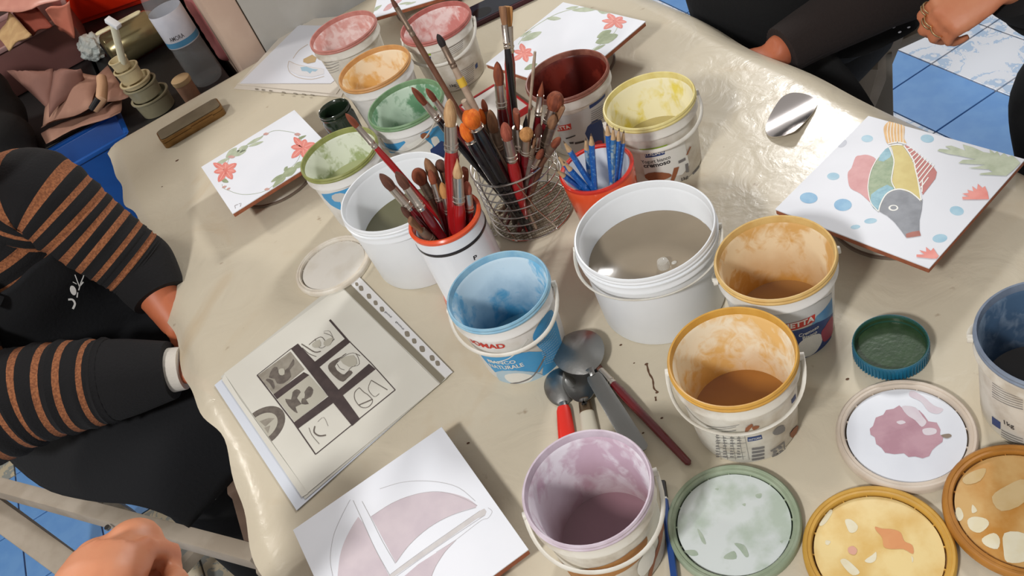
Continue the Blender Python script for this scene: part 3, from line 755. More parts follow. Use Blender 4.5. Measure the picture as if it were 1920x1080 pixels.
t = lid('pail_lid', 'white round lid with pale green smears and a green rim, beside the lilac pail', (.1034, .4486), .0661, mat('lid_pale_green', S(214, 222, 222), .45, var=S(176, 192, 176), scale=32, amt=.8, lo=.46, hi=.66), mat('lid_green_rim', S(158, 170, 148), .5, var=S(128, 146, 118), scale=40), 'pail lids', mat('green_groove', S(46, 62, 50), .7))
def l2(x, y): return (1220 + x / 2.743, 800 + y / 2.743)
GRN = mat('grey_green_wash', S(164, 180, 162), .6, var=S(192, 202, 188), scale=60)
lid_art(t, [(GRN, [[l2(*q) for q in smooth_poly(p, 3)] for p in ([(170, 640), (225, 635), (245, 660), (210, 665)], [(385, 660), (430, 640), (440, 680), (380, 680)], [(430, 600), (480, 610), (505, 660), (490, 672), (460, 635)], [(470, 400), (488, 395), (485, 410)], [(540, 350), (570, 345), (565, 368), (545, 366)], [(240, 525), (270, 560), (285, 605), (262, 590)], [(665, 590), (682, 585), (676, 600)], [(330, 320), (350, 318), (345, 328)])])])
YEL = mat('lid_yellow', S(212, 176, 104), .4, var=S(228, 206, 148), scale=24, amt=.9)
t = lid('pail_lid', 'yellow-ochre round lid with white bare flecks and a salmon spot, at the bottom edge', (.2075, .364), .0667, YEL, mat('lid_yellow_rim', S(202, 158, 70), .5, var=S(180, 136, 54), scale=40), 'pail lids', mat('ochre_groove', S(120, 84, 34), .7))
BARE = mat('bare_white_fleck', S(222, 216, 192), .45, var=S(214, 200, 160), scale=60)
SAL = mat('salmon_paint', S(212, 150, 100), .4, var=S(208, 140, 92), scale=60)
lid_art(t, [(BARE, [[l2(*q) for q in smooth_poly(p, 3)] for p in ([(1000, 480), (1030, 478), (1065, 510), (1055, 540), (1025, 545), (1008, 515)], [(920, 430), (935, 440), (905, 490), (880, 510), (868, 500)], [(1100, 690), (1140, 660), (1160, 645), (1158, 685), (1130, 702)], [(975, 690), (1000, 680), (1040, 710), (1075, 750), (1040, 765), (1000, 730)], [(900, 585), (925, 590), (915, 608), (900, 605)], [(1340, 665), (1352, 680), (1345, 700)])]),
            (SAL, [[l2(*q) for q in smooth_poly([(1155, 515), (1190, 525), (1240, 528), (1285, 545), (1305, 590), (1345, 610), (1350, 655), (1300, 630), (1240, 630), (1200, 618), (1190, 570), (1160, 535)], 3)]]),
            (mat('pink_dab', S(210, 160, 140), .5), [[l2(*q) for q in smooth_poly([(1015, 625), (1040, 615), (1062, 635), (1050, 660), (1020, 650)], 3)]])])
t = lid('pail_lid', 'dark ochre round lid with large bare white patches, at the right edge of the picture', (.337, .3412), .0662, mat('lid_dark_ochre', S(184, 128, 54), .4, var=S(206, 170, 112), scale=22, amt=.9), mat('lid_dark_ochre_rim', S(176, 120, 48), .5, var=S(146, 92, 30), scale=40), 'pail lids', mat('dark_ochre_groove', S(92, 56, 22), .7))
RL = t
lid_art(t, [(BARE, [[l2(*q) for q in smooth_poly(p, 3)] for p in ([(1625, 500), (1660, 480), (1720, 490), (1735, 520), (1690, 560), (1640, 545)], [(1568, 440), (1590, 440), (1605, 480), (1585, 505), (1565, 480)], [(1650, 420), (1675, 450), (1648, 462)], [(1700, 590), (1760, 560), (1792, 590), (1780, 640), (1720, 625)], [(1815, 560), (1920, 560), (1960, 640), (1920, 700), (1830, 705), (1812, 650)])]),
            (mat('tan_wash', S(196, 168, 118), .45, var=S(208, 186, 144), scale=50), [[l2(*q) for q in smooth_poly(p, 3)] for p in ([(1600, 290), (1660, 250), (1720, 240), (1690, 300), (1620, 320)], [(1750, 380), (1830, 320), (1920, 290), (1920, 400), (1800, 450)])])])
dd_ = Vector((-.0381, .1181, 0)).normalized()
RL.rotation_euler = Matrix.Rotation(.074, 3, Vector((dd_.y, -dd_.x, 0))).to_euler(); RL.location.z += .0050
lid('pail_lid', 'plain off-white round lid lying by the second white bucket', (-.2362, 1.115), .0625, mat('lid_plain', S(214, 210, 202), .45, var=S(196, 188, 174), scale=26, amt=.6, lo=.5, hi=.7), mat('lid_plain_rim', S(218, 212, 200), .45, var=S(196, 180, 158), scale=40), 'pail lids', mat('plain_groove', S(186, 172, 150), .7))
# (the plain lid above lies flat)
# screw cap full of green paint
t = thing('screw_cap', 'upturned blue screw cap holding dark green paint', 'cap', (.3457, .5562, TZ))
MB().lathe([(0, 0), (.035, 0), (.0375, .002), (.0385, .018), (.038, .02), (.0365, .0195), (.036, .018), (.0352, .004), (0, .004)], 64).build('shell', mat('cap_blue', S(24, 106, 140), .4, var=S(30, 90, 110), scale=50), t)
mb = MB()
for k in range(64):
    a = 2 * PI * k / 64; mb.box((.0380 * math.cos(a), .0380 * math.sin(a), .0095), (.0018, .0016, .0145), 0, Matrix.Rotation(a, 3, 'Z'))
o = mb.build('grip_ribs', MATS['cap_blue'], t, smooth=False); o['kind'] = 'stuff'
MB().lathe([(0, .0085), (.0352, .0085), (.0356, .017)], 48).build('green_paint', mat('paint_dark_green', S(46, 68, 44), .25, var=S(58, 82, 54), scale=90, bump=.12, bscale=200), t)
MB().lathe([(.0352, .0105), (.0359, .0185), (.037, .0202), (.0382, .0196)], 48).build('paint_crust', mat('crust_green', S(34, 76, 62), .5), t)
# ------------------------------------------------------------------ square tiles on upturned bowls
BOWL = mat('beige_bowl_plastic', S(176, 168, 152), .4, var=S(150, 138, 120), scale=20)
def quad_tile(name, label, A, D, B, h, th=.009, bowl=None, group=None, size=.2):
    """A, D, B: three corners as photo pixels, D the middle one"""
    a = at(*A, h); d = at(*D, h); b = at(*B, h)
    u = (a - d).normalized(); c = d + (a - d) * .5 + (b - d) * .5
    v = Vector((-u.y, u.x, 0)); v = v if v.dot(b - d) > 0 else -v
    c = d + u * size / 2 + v * size / 2
    rz = math.atan2(u.y, u.x)
    t = thing(name, label, 'tile', (c.x, c.y, TZ + h - th), rz, group)
    hs = size / 2
    m = MB(); m.box((0, 0, (th - .0014) / 2), (size - .001, size - .001, th - .0014)); m.build('clay_body', CLAY, t, bevel=.0012)
    m = MB(); m.box((0, 0, th - .0009), (size, size, .0018)); m.build('glazed_face', GLAZE, t, bevel=.0006)
    if bowl:
        H = h - th - .0005; bo = thing('support_bowl', bowl, 'bowl', (c.x, c.y, TZ), 0, 'bowls under the tiles')
        rb_ = min(.075, .085)
        MB().lathe([(rb_, 0), (rb_ + .002, .002), (rb_, .005), (rb_ - .004, .009), (rb_ - .012, H * .6), (rb_ - .024, H - .004), (rb_ - .030, H), (rb_ - .034, H), (rb_ - .036, H - .004), (0, H - .004)], 56).build('shell', BOWL, bo)
        MB().lathe([(rb_ + .0005, .0005), (rb_ + .0032, .001), (rb_ + .0032, .0045), (rb_ + .0005, .005)], 56).build('rim', mat('bowl_rim', S(110, 96, 84), .5), bo)
    return t, c, rz, h
def tile_art(tt, name, layers):
    t, c, rz, h = tt; cr, sr = math.cos(-rz), math.sin(-rz); th_local = h + TZ - t.location.z
    def cv_(u, v):
        p = at(u, v, h) - c
        return (p.x * cr - p.y * sr, p.x * sr + p.y * cr)
    conv = []
    for m_, polys in layers:
        out = []
        for q in polys:
            pp = [cv_(*k) for k in q]
            if max(abs(x) for p in pp for x in p) < .0998: out.append(pp)
            else: out.append([(max(-.0995, min(.0995, x)), max(-.0995, min(.0995, y))) for x, y in pp])
        conv.append((m_, out))
    th = h - (t.location.z - TZ)
    return art(name, t, conv, lambda x, y, d: (x, y, th + d), eps=.00006, lift=.0001)
def wc(name, a, b, sc=70): return mat('wash_' + name, a, .5, var=b, scale=sc, amt=.9, lo=.35, hi=.65)
CORAL = wc('coral', S(218, 124, 114), S(228, 148, 138)); SAGE = wc('sage', S(166, 176, 150), S(190, 198, 176)); SAGED = wc('sage_dark', S(140, 152, 120), S(168, 178, 148))
PEN = mat('pencil_line', S(168, 164, 164), .8); PEND = mat('dark_pencil_line', S(120, 114, 116), .8); CORL = mat('pale_coral_vein', S(236, 170, 160), .6)
# fish tile
FT = quad_tile('painted_tile', 'white square tile painted with a grey-headed fish and blue dots', (1633, 212), (1453, 392), (1745, 498), .05, bowl='beige bowl turned over, holding up the fish tile', group='painted tiles')
def f_(pts): return [(1400 + x / 3, 160 + y / 3) for x, y in pts]
sp = lambda p, k=3: f_(smooth_poly(p, k))
DOT = wc('blue_dot', S(142, 184, 206), S(166, 200, 216)); DOTD = wc('blue_dot_deep', S(112, 164, 202), S(136, 182, 212))
PINKF = wc('fin_pink', S(208, 150, 150), S(198, 134, 134)); GRNF = wc('fish_green', S(152, 168, 134), S(124, 148, 110), 160); BLUF = wc('fish_blue', S(140, 186, 200), S(112, 160, 178), 160)
YELF = wc('fish_yellow', S(208, 192, 116), S(198, 178, 100)); GRYF = wc('fish_grey', S(134, 138, 146), S(112, 116, 124)); STRF = wc('fin_red', S(188, 112, 106), S(176, 98, 92)); TAILF = wc('tail_ochre', S(222, 178, 112), S(204, 156, 88))
LIPF = wc('fish_lips', S(168, 96, 80), S(150, 80, 66)); LINE = mat('bare_white_line', S(232, 232, 226), .5)
ell = lambda x, y, rx, ry, rot=0: f_(circ((x, y), rx, 20, ry, rot=rot))
lay = [(DOT, [ell(678, 300, 33, 20), ell(1016, 300, 38, 23, .1), ell(487, 512, 35, 21), ell(1182, 706, 40, 26, .2), ell(1087, 861, 42, 24, -.1), ell(697, 763, 36, 15, -.1), ell(612, 797, 27, 12, -.1)]),
       (wc('grey_dot', S(172, 178, 190), S(188, 192, 202)), [ell(537, 328, 29, 18, -.5)]),
       (DOTD, [ell(349, 634, 50, 31, .05), ell(541, 673, 50, 34)]),
       (PINKF, [sp([(640, 395), (680, 392), (726, 415), (715, 460), (690, 520), (682, 580), (700, 655), (690, 655), (640, 610), (585, 580), (570, 535), (570, 490), (590, 465), (612, 405)])]),
       (GRNF, [f_([(800, 348), (780, 360), (755, 390), (730, 425), (705, 470), (688, 520), (682, 575), (690, 640), (712, 690), (742, 712), (760, 660), (800, 610), (835, 585), (815, 540), (822, 480), (828, 420), (812, 370)])]),
       (BLUF, [f_([(800, 350), (778, 362), (750, 395), (740, 425), (770, 430), (808, 405), (818, 380)]), f_([(700, 615), (740, 585), (790, 560), (828, 580), (800, 610), (762, 655), (742, 712), (712, 690), (695, 655)])]),
       (YELF, [f_([(808, 335), (850, 338), (878, 340), (905, 380), (935, 430), (948, 480), (962, 545), (975, 610), (978, 652), (930, 615), (880, 590), (836, 582), (818, 540), (826, 480), (832, 420), (820, 365)])]),
       (STRF, [f_([(885, 335), (910, 345), (950, 375), (1000, 420), (1050, 460), (1070, 490), (1062, 525), (1020, 580), (990, 618), (980, 580), (965, 530), (950, 470), (935, 420), (905, 370)])]),
       (TAILF, [sp([(800, 205), (840, 198), (880, 205), (888, 250), (885, 300), (898, 330), (850, 322), (795, 332), (775, 280), (772, 235)])]),
       (GRYF, [f_([(748, 712), (755, 670), (780, 620), (810, 597), (860, 590), (910, 602), (950, 628), (978, 655), (990, 640), (985, 700), (972, 760), (972, 822), (915, 838), (895, 855), (870, 820), (830, 770), (790, 735)])]),
       (LIPF, [f_([(895, 838), (930, 826), (972, 820), (980, 848), (930, 856), (898, 860)])])]
wl_ = []
for pts, w_ in [([(800, 348), (828, 420), (822, 480), (815, 540), (835, 585)], 6), ([(878, 335), (905, 370), (938, 425), (950, 480), (965, 545), (982, 655)], 7), ([(742, 712), (755, 665), (790, 610), (850, 586), (910, 598), (950, 625), (982, 655)], 7),
                ([(742, 712), (700, 665), (684, 600), (684, 550), (700, 480), (730, 420)], 5), ([(795, 332), (850, 322), (898, 332)], 6), ([(800, 342), (850, 336), (890, 340)], 5)]:
    wl_ += [f_(q) for q in ribbon(smooth_poly(pts, 4, False), w_)]
for k in range(11):
    f0 = k / 10
    wl_ += [f_(q) for q in ribbon([(900 + 86 * f0 ** .8, 362 + 240 * f0), (930 + 125 * min(1, f0 * 1.25) - (0 if f0 < .8 else (f0 - .8) * 330), 352 + 120 * f0 + (60 if f0 > .85 else 0))], 6)]
for k in range(6): wl_ += [f_(q) for q in ribbon(smooth_poly([(800 + k * 16, 325), (790 + k * 18, 265), (798 + k * 16, 212)], 3, False), 4)]
lay.append((LINE, wl_ + [ell(825, 692, 28, 17)])); lay.append((GRYF, [ell(826, 691, 18, 11)]))
leafp = [(1540, 440), (1500, 480), (1460, 512), (1380, 508), (1305, 505), (1320, 497), (1385, 490), (1360, 475), (1300, 472), (1245, 468), (1300, 460), (1345, 450), (1250, 445), (1190, 440), (1215, 422), (1290, 420), (1200, 400), (1130, 388), (1072, 370), (1085, 360), (1150, 365), (1115, 345), (1150, 342), (1230, 370), (1215, 335), (1270, 350), (1330, 378), (1370, 385), (1365, 362), (1395, 385), (1410, 372), (1425, 400), (1450, 380), (1470, 405), (1495, 395), (1515, 415)]
lay.append((SAGE, [f_(leafp)]))
lay.append((CORAL, [f_([(1368, 645), (1290, 645), (1215, 645), (1212, 630), (1250, 628), (1212, 612), (1250, 608), (1240, 590), (1275, 600), (1268, 570), (1295, 590), (1300, 557), (1325, 580), (1340, 570), (1355, 605)]),
                   f_([(1080, 982), (1040, 978), (955, 968), (955, 955), (1000, 955), (970, 930), (1010, 940), (1008, 912), (1035, 935), (1050, 918), (1070, 950), (1086, 965)])]))
tile_art(FT, 'painted_fish', lay)
# boat tile
BT = quad_tile('painted_tile', 'white square tile with an unfinished mauve and grey sailing boat drawing', (998, 1040), (828, 800), (562, 990), .03, th=.01, bowl='low bowl turned over, hidden under the boat tile', group='painted tiles', size=.205)
def b_(pts): return [(540 + x / 3.6, 780 + y / 3.6) for x, y in pts]
SAILM = wc('sail_mauve', S(206, 194, 200), S(196, 184, 192), 40)
lay = [(SAILM, [b_(smooth_poly([(560, 680), (640, 625), (760, 560), (880, 525), (1000, 512), (1120, 525), (1220, 562), (1278, 605)], 3, False) + smooth_poly([(1265, 618), (1180, 640), (1080, 680), (980, 735), (890, 800), (800, 890), (728, 992)], 3, False)),
                b_(smooth_poly([(475, 680), (430, 750), (380, 850), (350, 950), (335, 1080), (335, 1130)], 3, False) + [(690, 1130), (680, 1075), (620, 960), (560, 840), (505, 720)]),
                b_([(1130, 840), (1060, 920), (1000, 1010), (960, 1110), (740, 1120), (880, 1000)])]),
       (wc('mast_grey', S(206, 203, 202), S(196, 192, 192)), [b_([(1295, 640), (1325, 625), (1340, 645), (1330, 672), (1310, 682), (1280, 690), (700, 1095), (680, 1075)])])]
pl = []
for pts, w_ in [([(420, 565), (360, 680), (310, 800), (288, 920), (288, 1000), (305, 1090)], 2.2), ([(440, 570), (500, 700), (590, 900), (690, 1080)], 3), ([(500, 575), (560, 690), (640, 850), (725, 995)], 3), ([(620, 492), (760, 450), (900, 438), (1040, 450), (1160, 488), (1265, 575)], 2.2),
                ([(1278, 605), (1180, 555), (1060, 516), (960, 512), (840, 535), (700, 590), (560, 680)], 2), ([(1270, 618), (1100, 672), (950, 755), (820, 870), (728, 992)], 2.5), ([(1296, 640), (900, 915), (690, 1070)], 2.5), ([(1325, 672), (1000, 890), (720, 1090)], 2.5), ([(1350, 620), (1378, 645), (1350, 690), (1300, 708), (1130, 838), (1000, 920)], 2), ([(1135, 838), (1050, 930), (985, 1040), (965, 1100)], 2)]:
    pl += [b_(q) for q in ribbon(smooth_poly(pts, 4, False), w_)]
lay.append((PEN, pl)); tile_art(BT, 'boat_drawing', lay)
# wreath tiles
def flower(cx, cy, s, n=6, a0=0, sq=.62, sh=0.0):
    out, veins = [], []
    for k in range(n):
        a = a0 + 2 * PI * k / n
        L0 = s * (1 + .25 * ((k * 37) % 5 - 2) / 2)
        tip = (cx + L0 * math.cos(a) + sh * L0 * math.sin(a), cy + L0 * math.sin(a) * sq)
        nx, ny = -math.sin(a), math.cos(a) * sq
        m1 = (cx + (tip[0] - cx) * .55, cy + (tip[1] - cy) * .55)
        out.append(smooth_poly([(cx, cy), (m1[0] + nx * s * .25, m1[1] + ny * s * .25), tip, (m1[0] - nx * s * .25, m1[1] - ny * s * .25)], 3))
        veins += ribbon([(cx + (tip[0] - cx) * .2, cy + (tip[1] - cy) * .2), (cx + (tip[0] - cx) * .8, cy + (tip[1] - cy) * .8)], s * .05)
    return out, veins
def leaf(x0, y0, x1, y1, w):
    mx, my = (x0 + x1) / 2, (y0 + y1) / 2; dx, dy = x1 - x0, y1 - y0; l = math.hypot(dx, dy); nx, ny = -dy / l * w, dx / l * w
    return smooth_poly([(x0, y0), (mx + nx, my + ny), (x1, y1), (mx - nx, my - ny)], 3)
WT = quad_tile('painted_tile', 'white square tile with coral flower wreath, at the left beside the olive pail', (545, 210), (377, 313), (443, 409), .047, bowl='beige bowl turned over, holding up the left wreath tile', group='painted tiles')
def w_(pts): return [(360 + x / 2.842, 180 + y / 2.842) for x, y in pts]
fl1, v1 = flower(180, 395, 75, 7, .2, .75); fl2, v2 = flower(590, 275, 72, 7, .5, .85)
ring = [(160, 470), (200, 505), (270, 525), (350, 518), (410, 495), (470, 440), (520, 390), (565, 340), (590, 260), (560, 205), (500, 188), (440, 185), (390, 205), (330, 240), (260, 280), (200, 330)]
lv = [leaf(120, 370, 200, 330, 10), leaf(180, 330, 240, 275, 16), leaf(205, 320, 290, 290, 15), leaf(240, 300, 300, 265, 16), leaf(290, 262, 380, 215, 9), leaf(300, 270, 382, 242, 8), leaf(150, 440, 195, 460, 12), leaf(430, 490, 500, 430, 18), leaf(420, 460, 490, 415, 10), leaf(480, 430, 560, 380, 22), leaf(490, 400, 510, 375, 8), leaf(540, 385, 600, 350, 16), leaf(555, 235, 610, 210, 7)]
ofx = [leaf(160, 490, 185, 480, 6), leaf(185, 500, 205, 490, 5), leaf(385, 500, 415, 495, 7), leaf(380, 205, 410, 200, 7), leaf(545, 205, 580, 205, 8), leaf(190, 325, 230, 325, 8)]
lay = [(SAGED, [w_(q) for q in ribbon(smooth_poly(ring, 4, True), 2.2)]), (SAGE, [w_(q) for q in lv[:6]]), (SAGED, [w_(q) for q in lv[6:]]), (CORAL, [w_(q) for q in fl1 + fl2]), (CORL, [w_(q) for q in v1 + v2]), (wc('dusty_pink', S(196, 150, 144), S(206, 170, 160)), [w_(q) for q in ofx]),
       (PEN, [w_(q) for q in ribbon([(232, 600), (228, 585), (245, 578)], 3) + ribbon([(250, 575), (262, 572), (258, 590)], 3)])]
tile_art(WT, 'painted_wreath', lay)
WT2 = quad_tile('painted_tile', 'white square tile with coral flower wreath, behind the oxblood pail', (1215, 36), (1059, 168), (922, 111), .052, bowl='beige bowl turned over, holding up the far wreath tile', group='painted tiles')
def y_(pts): return [(880 + x / 3.6, y / 3.6) for x, y in pts]
fl1, v1 = flower(985, 145, 105, 6, .1, .5); fl2, v2 = flower(370, 360, 85, 6, .3, .72)
ring = [(330, 300), (380, 230), (440, 180), (520, 130), (600, 90), (700, 62), (800, 60), (900, 75), (960, 100), (1000, 160), (980, 220), (900, 290), (830, 335)]
lv = [leaf(520, 125, 620, 125, 14), leaf(690, 70, 870, 60, 16), leaf(860, 60, 940, 85, 22), leaf(650, 60, 740, 45, 9), leaf(350, 275, 490, 215, 22), leaf(340, 250, 420, 210, 10), leaf(850, 290, 1005, 235, 32), leaf(860, 255, 960, 205, 22), leaf(370, 470, 460, 430, 18), leaf(830, 345, 920, 300, 9)]
lay = [(SAGE, [y_(q) for q in ribbon(smooth_poly(ring, 3, False), 4)] + [y_(q) for q in lv[:6]]), (SAGED, [y_(q) for q in lv[6:]]), (CORAL, [y_(q) for q in fl1 + fl2]), (CORL, [y_(q) for q in v1 + v2])]
tile_art(WT2, 'painted_wreath', lay)
a = at(698, 34, .052); e = (at(768, 13, .052) - a).normalized()
WT3 = quad_tile('painted_tile', 'white square tile with faded pink flowers, between the two pink pails at the back', (768, 13), (698, 34), (640, 15), .052, bowl='dark-rimmed bowl turned over, under the back tile between pink pails', group='painted tiles')
def x_(pts): return [(560 + x / 4.8, y / 4.8) for x, y in pts]
lay = [(wc('faded_pink', S(202, 158, 160), S(214, 178, 178)), [x_(leaf(460, 68, 560, 55, 18)), x_(leaf(760, 100, 870, 20, 22)), x_(leaf(830, 40, 930, 0, 16)), x_(leaf(540, 45, 600, 85, 12))]), (SAGE, [x_(leaf(650, 110, 750, 45, 14)), x_(leaf(900, 40, 1010, 20, 9)), x_(leaf(960, 45, 1060, 15, 8))])]
tile_art(WT3, 'painted_flowers', lay)
# ------------------------------------------------------------------ sheets at the left
def flat_sheet(name, label, cat, pxs, h, m, th=.0004, group=None, parent=None, z0=None):
    ps = [at(u, v, h) for u, v in pxs]; c = sum(ps, Vector()) / len(ps)
    t = parent or thing(name, label, cat, (c.x, c.y, TZ + (h - th if z0 is None else z0)), 0, group)
    L_ = [(p.x - t.location.x, p.y - t.location.y) for p in ps]
    zz = TZ + h - t.location.z
    o = MB().prism(L_, zz - th, zz).build(name if parent else 'sheet', m, t, smooth=False)
    return t, o
PAPER = mat('paper_print', S(212, 210, 200), .6, var=S(200, 197, 186), scale=6); PAPW = mat('bluish_white_sheet', S(206, 212, 222), .4); FILM = mat('clear_film', S(226, 224, 214), .12, alpha=.16)
STRIP = mat('white_punched_strip', S(214, 214, 214), .35); DKS = mat('grey_film_strip', S(126, 120, 104), .3); HOLE = mat('punched_hole', S(128, 120, 106), .6)
DKINK = mat('dark_toner', S(66, 56, 56), .5, var=S(82, 70, 68), scale=60); MIDINK = mat('grey_toner', S(150, 144, 132), .6, var=S(120, 112, 100), scale=70); SOFTINK = mat('light_toner', S(178, 174, 160), .6)
sl, _ = flat_sheet('sheet_protector', 'lower plastic sheet protector peeking out along the left of the ship page', 'sheet protector', [(402, 722), (424, 704), (640, 560), (838, 706), (556, 957)], .0018, PAPW, .0008, 'sheet protectors on the left')
sl2, _ = flat_sheet('sheet_protector', 'upper clear punched sheet protector holding the ship page', 'sheet protector', [(414, 706), (640, 524), (656, 516), (848, 697), (836, 710), (572, 936)], .0026, mat('milky_film', S(206, 204, 194), .25, alpha=.9), .0006, 'sheet protectors on the left')
def s7(x, y): return (400 + x / 2.348, 500 + y / 2.348)
cs = sl2.location
def onsheet(t, h):
    return lambda x, y, d: (x - t.location.x, y - t.location.y, TZ + h + d - t.location.z)
def sxy(pts, f, h): return [tuple(at(*f(*q), h).xy) for q in pts]
lay = [(DKS, [sxy([(562, 85), (592, 66), (935, 408), (930, 440), (905, 420), (760, 280)], s7, .0026), sxy([(905, 420), (935, 408), (1020, 492), (1000, 515)], s7, .0026)]),
       (STRIP, [sxy([(590, 62), (632, 34), (1055, 465), (1022, 490)], s7, .0026)])]
holes = []
for (x, y, s_) in [(632, 78, 7), (651, 96, 10), (686, 131, 10), (715, 160, 9), (743, 188, 10), (854, 297, 11), (885, 328, 10), (920, 363, 12), (964, 403, 11), (988, 426, 10)]:
    holes.append(sxy(smooth_poly([(x - s_, y - s_ * .9), (x + s_ * .6, y - s_), (x + s_, y + s_ * .9), (x - s_ * .6, y + s_)], 3), s7, .0026))
lay.append((HOLE, holes))
lay.append((LBK, [sxy(q, s7, .0026) for q in text_on('favorit', (758, 196), (788, 222), 9) + text_on('favorit', (806, 240), (842, 276), 9)]))
art('punched_strip', sl2, lay, onsheet(sl2, .0026), eps=.0001, lift=.0002)
pg, _ = flat_sheet('printed_page', 'cream page printed with six dark framed ship sketches', 'page', [(420, 700), (638, 537), (824, 720), (577, 924)], .0034, PAPER, .0005)
def g6(x, y): return (460 + x / 3.6, 580 + y / 3.6)
G = lambda pts: sxy(pts, g6, .0034)
ship = []
lay = [(MIDINK, [G([(85, 447), (305, 285), (400, 405), (195, 578)])]), (SOFTINK, [G([(215, 605), (430, 445), (555, 585), (335, 760)])]),
       (DKINK, [G([(308, 266), (355, 232), (480, 365), (640, 555), (775, 742), (722, 788), (600, 640), (450, 445)]),
                G([(190, 575), (395, 425), (432, 445), (215, 608)]), G([(330, 765), (560, 590), (605, 625), (358, 805)]), G([(465, 358), (672, 200), (712, 220), (490, 400)]), G([(625, 548), (835, 368), (880, 405), (658, 582)])]
        + [G(q) for q in ribbon([(80, 445), (330, 770), (475, 980)], 8) + ribbon([(475, 980), (745, 760), (1012, 545)], 6) + ribbon([(1012, 545), (850, 365), (690, 205)], 6) + ribbon([(690, 210), (570, 72)], 14) + ribbon([(80, 445), (310, 265)], 4)])]
dk = [smooth_poly(p, 2) for p in ([(185, 400), (215, 390), (235, 430), (290, 395), (325, 335), (330, 375), (300, 410), (310, 455), (260, 500), (215, 500), (200, 470), (160, 460)], [(150, 470), (185, 480), (200, 520), (190, 540), (165, 500), (140, 480)],
                                   [(320, 560), (350, 540), (375, 560), (350, 600), (380, 640), (340, 660), (355, 700), (330, 690), (290, 650), (270, 605), (310, 610)], [(400, 560), (430, 520), (460, 545), (445, 590), (410, 610), (430, 640), (380, 640), (385, 600)],
                                   [(590, 350), (560, 380), (570, 420), (620, 470), (660, 490), (690, 465), (725, 430), (700, 412), (670, 440), (640, 430), (605, 385), (660, 310), (685, 300), (650, 320)])]
ln = []
for pts, w__ in [([(610, 370), (680, 310), (745, 300), (770, 370), (720, 390), (700, 410)], 3), ([(620, 370), (640, 400), (670, 410)], 3), ([(745, 300), (775, 315)], 4), ([(770, 530), (740, 560), (740, 610), (780, 660), (830, 660), (860, 620), (830, 580), (800, 560), (770, 530)], 4), ([(765, 648), (860, 608)], 7), ([(850, 480), (830, 540), (870, 590), (905, 570)], 3), ([(850, 480), (960, 545)], 5), ([(470, 790), (465, 830), (500, 855), (545, 850)], 9), ([(430, 800), (450, 850), (500, 910)], 3), ([(490, 760), (530, 730), (560, 790)], 2), ([(380, 235), (420, 260), (470, 290), (510, 285)], 7), ([(385, 260), (430, 300), (480, 320)], 4), ([(430, 240), (480, 200), (520, 190), (560, 240), (600, 200)], 4), ([(470, 200), (500, 260), (540, 250), (590, 190), (530, 160)], 3), ([(530, 150), (570, 150), (600, 210)], 2)]:
    ln += ribbon(smooth_poly(pts, 3, False), w__)
lay.append((mat('mid_toner', S(92, 84, 78), .6, var=S(120, 112, 102), scale=120), [G(q) for q in dk] + [G(q) for q in ln]))
lay.append((SOFTINK, [G(smooth_poly(p, 2)) for p in ([(450, 235), (500, 205), (510, 250), (470, 260)], [(530, 220), (590, 190), (575, 240), (540, 250)], [(640, 340), (730, 310), (755, 370), (700, 390)], [(370, 570), (400, 560), (400, 600), (370, 600)], [(225, 410), (260, 400), (265, 440), (235, 445)])]))
art('ship_prints', pg, lay, onsheet(pg, .0034), eps=.00008, lift=.00025)
# page peeking out at the left with a round medallion
pm, _ = flat_sheet('printed_page', 'page edge with half a round grey medallion, beside the ship page', 'page', [(421, 701), (448, 745), (578, 925), (566, 932), (416, 712)], .0032, PAPER, .0003)
c0 = at(470, 815, .0034); r0 = (at(523, 800, .0034) - c0).length
u0 = (at(577, 924, .0034) - at(420, 700, .0034)).normalized(); v0 = Vector((-u0.y, u0.x, 0))
if v0.dot(at(638, 537, .0034) - c0) < 0: v0 = -v0
def half(r, off=0): return [tuple((c0 + u0 * r * math.cos(a) + v0 * (r * math.sin(a))).xy) for a in [PI * k / 20 for k in range(21)]]
c0 = at(491, 801, .0034)
R0 = .034
art('medallion_print', pg, [(MATS['mid_toner'], [half(R0)]), (SOFTINK, [half(R0 * .68)]), (MIDINK, [[tuple((c0 + u0 * x + v0 * y).xy) for x, y in q] for q in ([(-.012, .002), (.004, .004), (.002, .02), (-.006, .014)], [(.004, .002), (.018, .002), (.008, .010)])])], onsheet(pg, .0034), eps=.0001, lift=.00025)
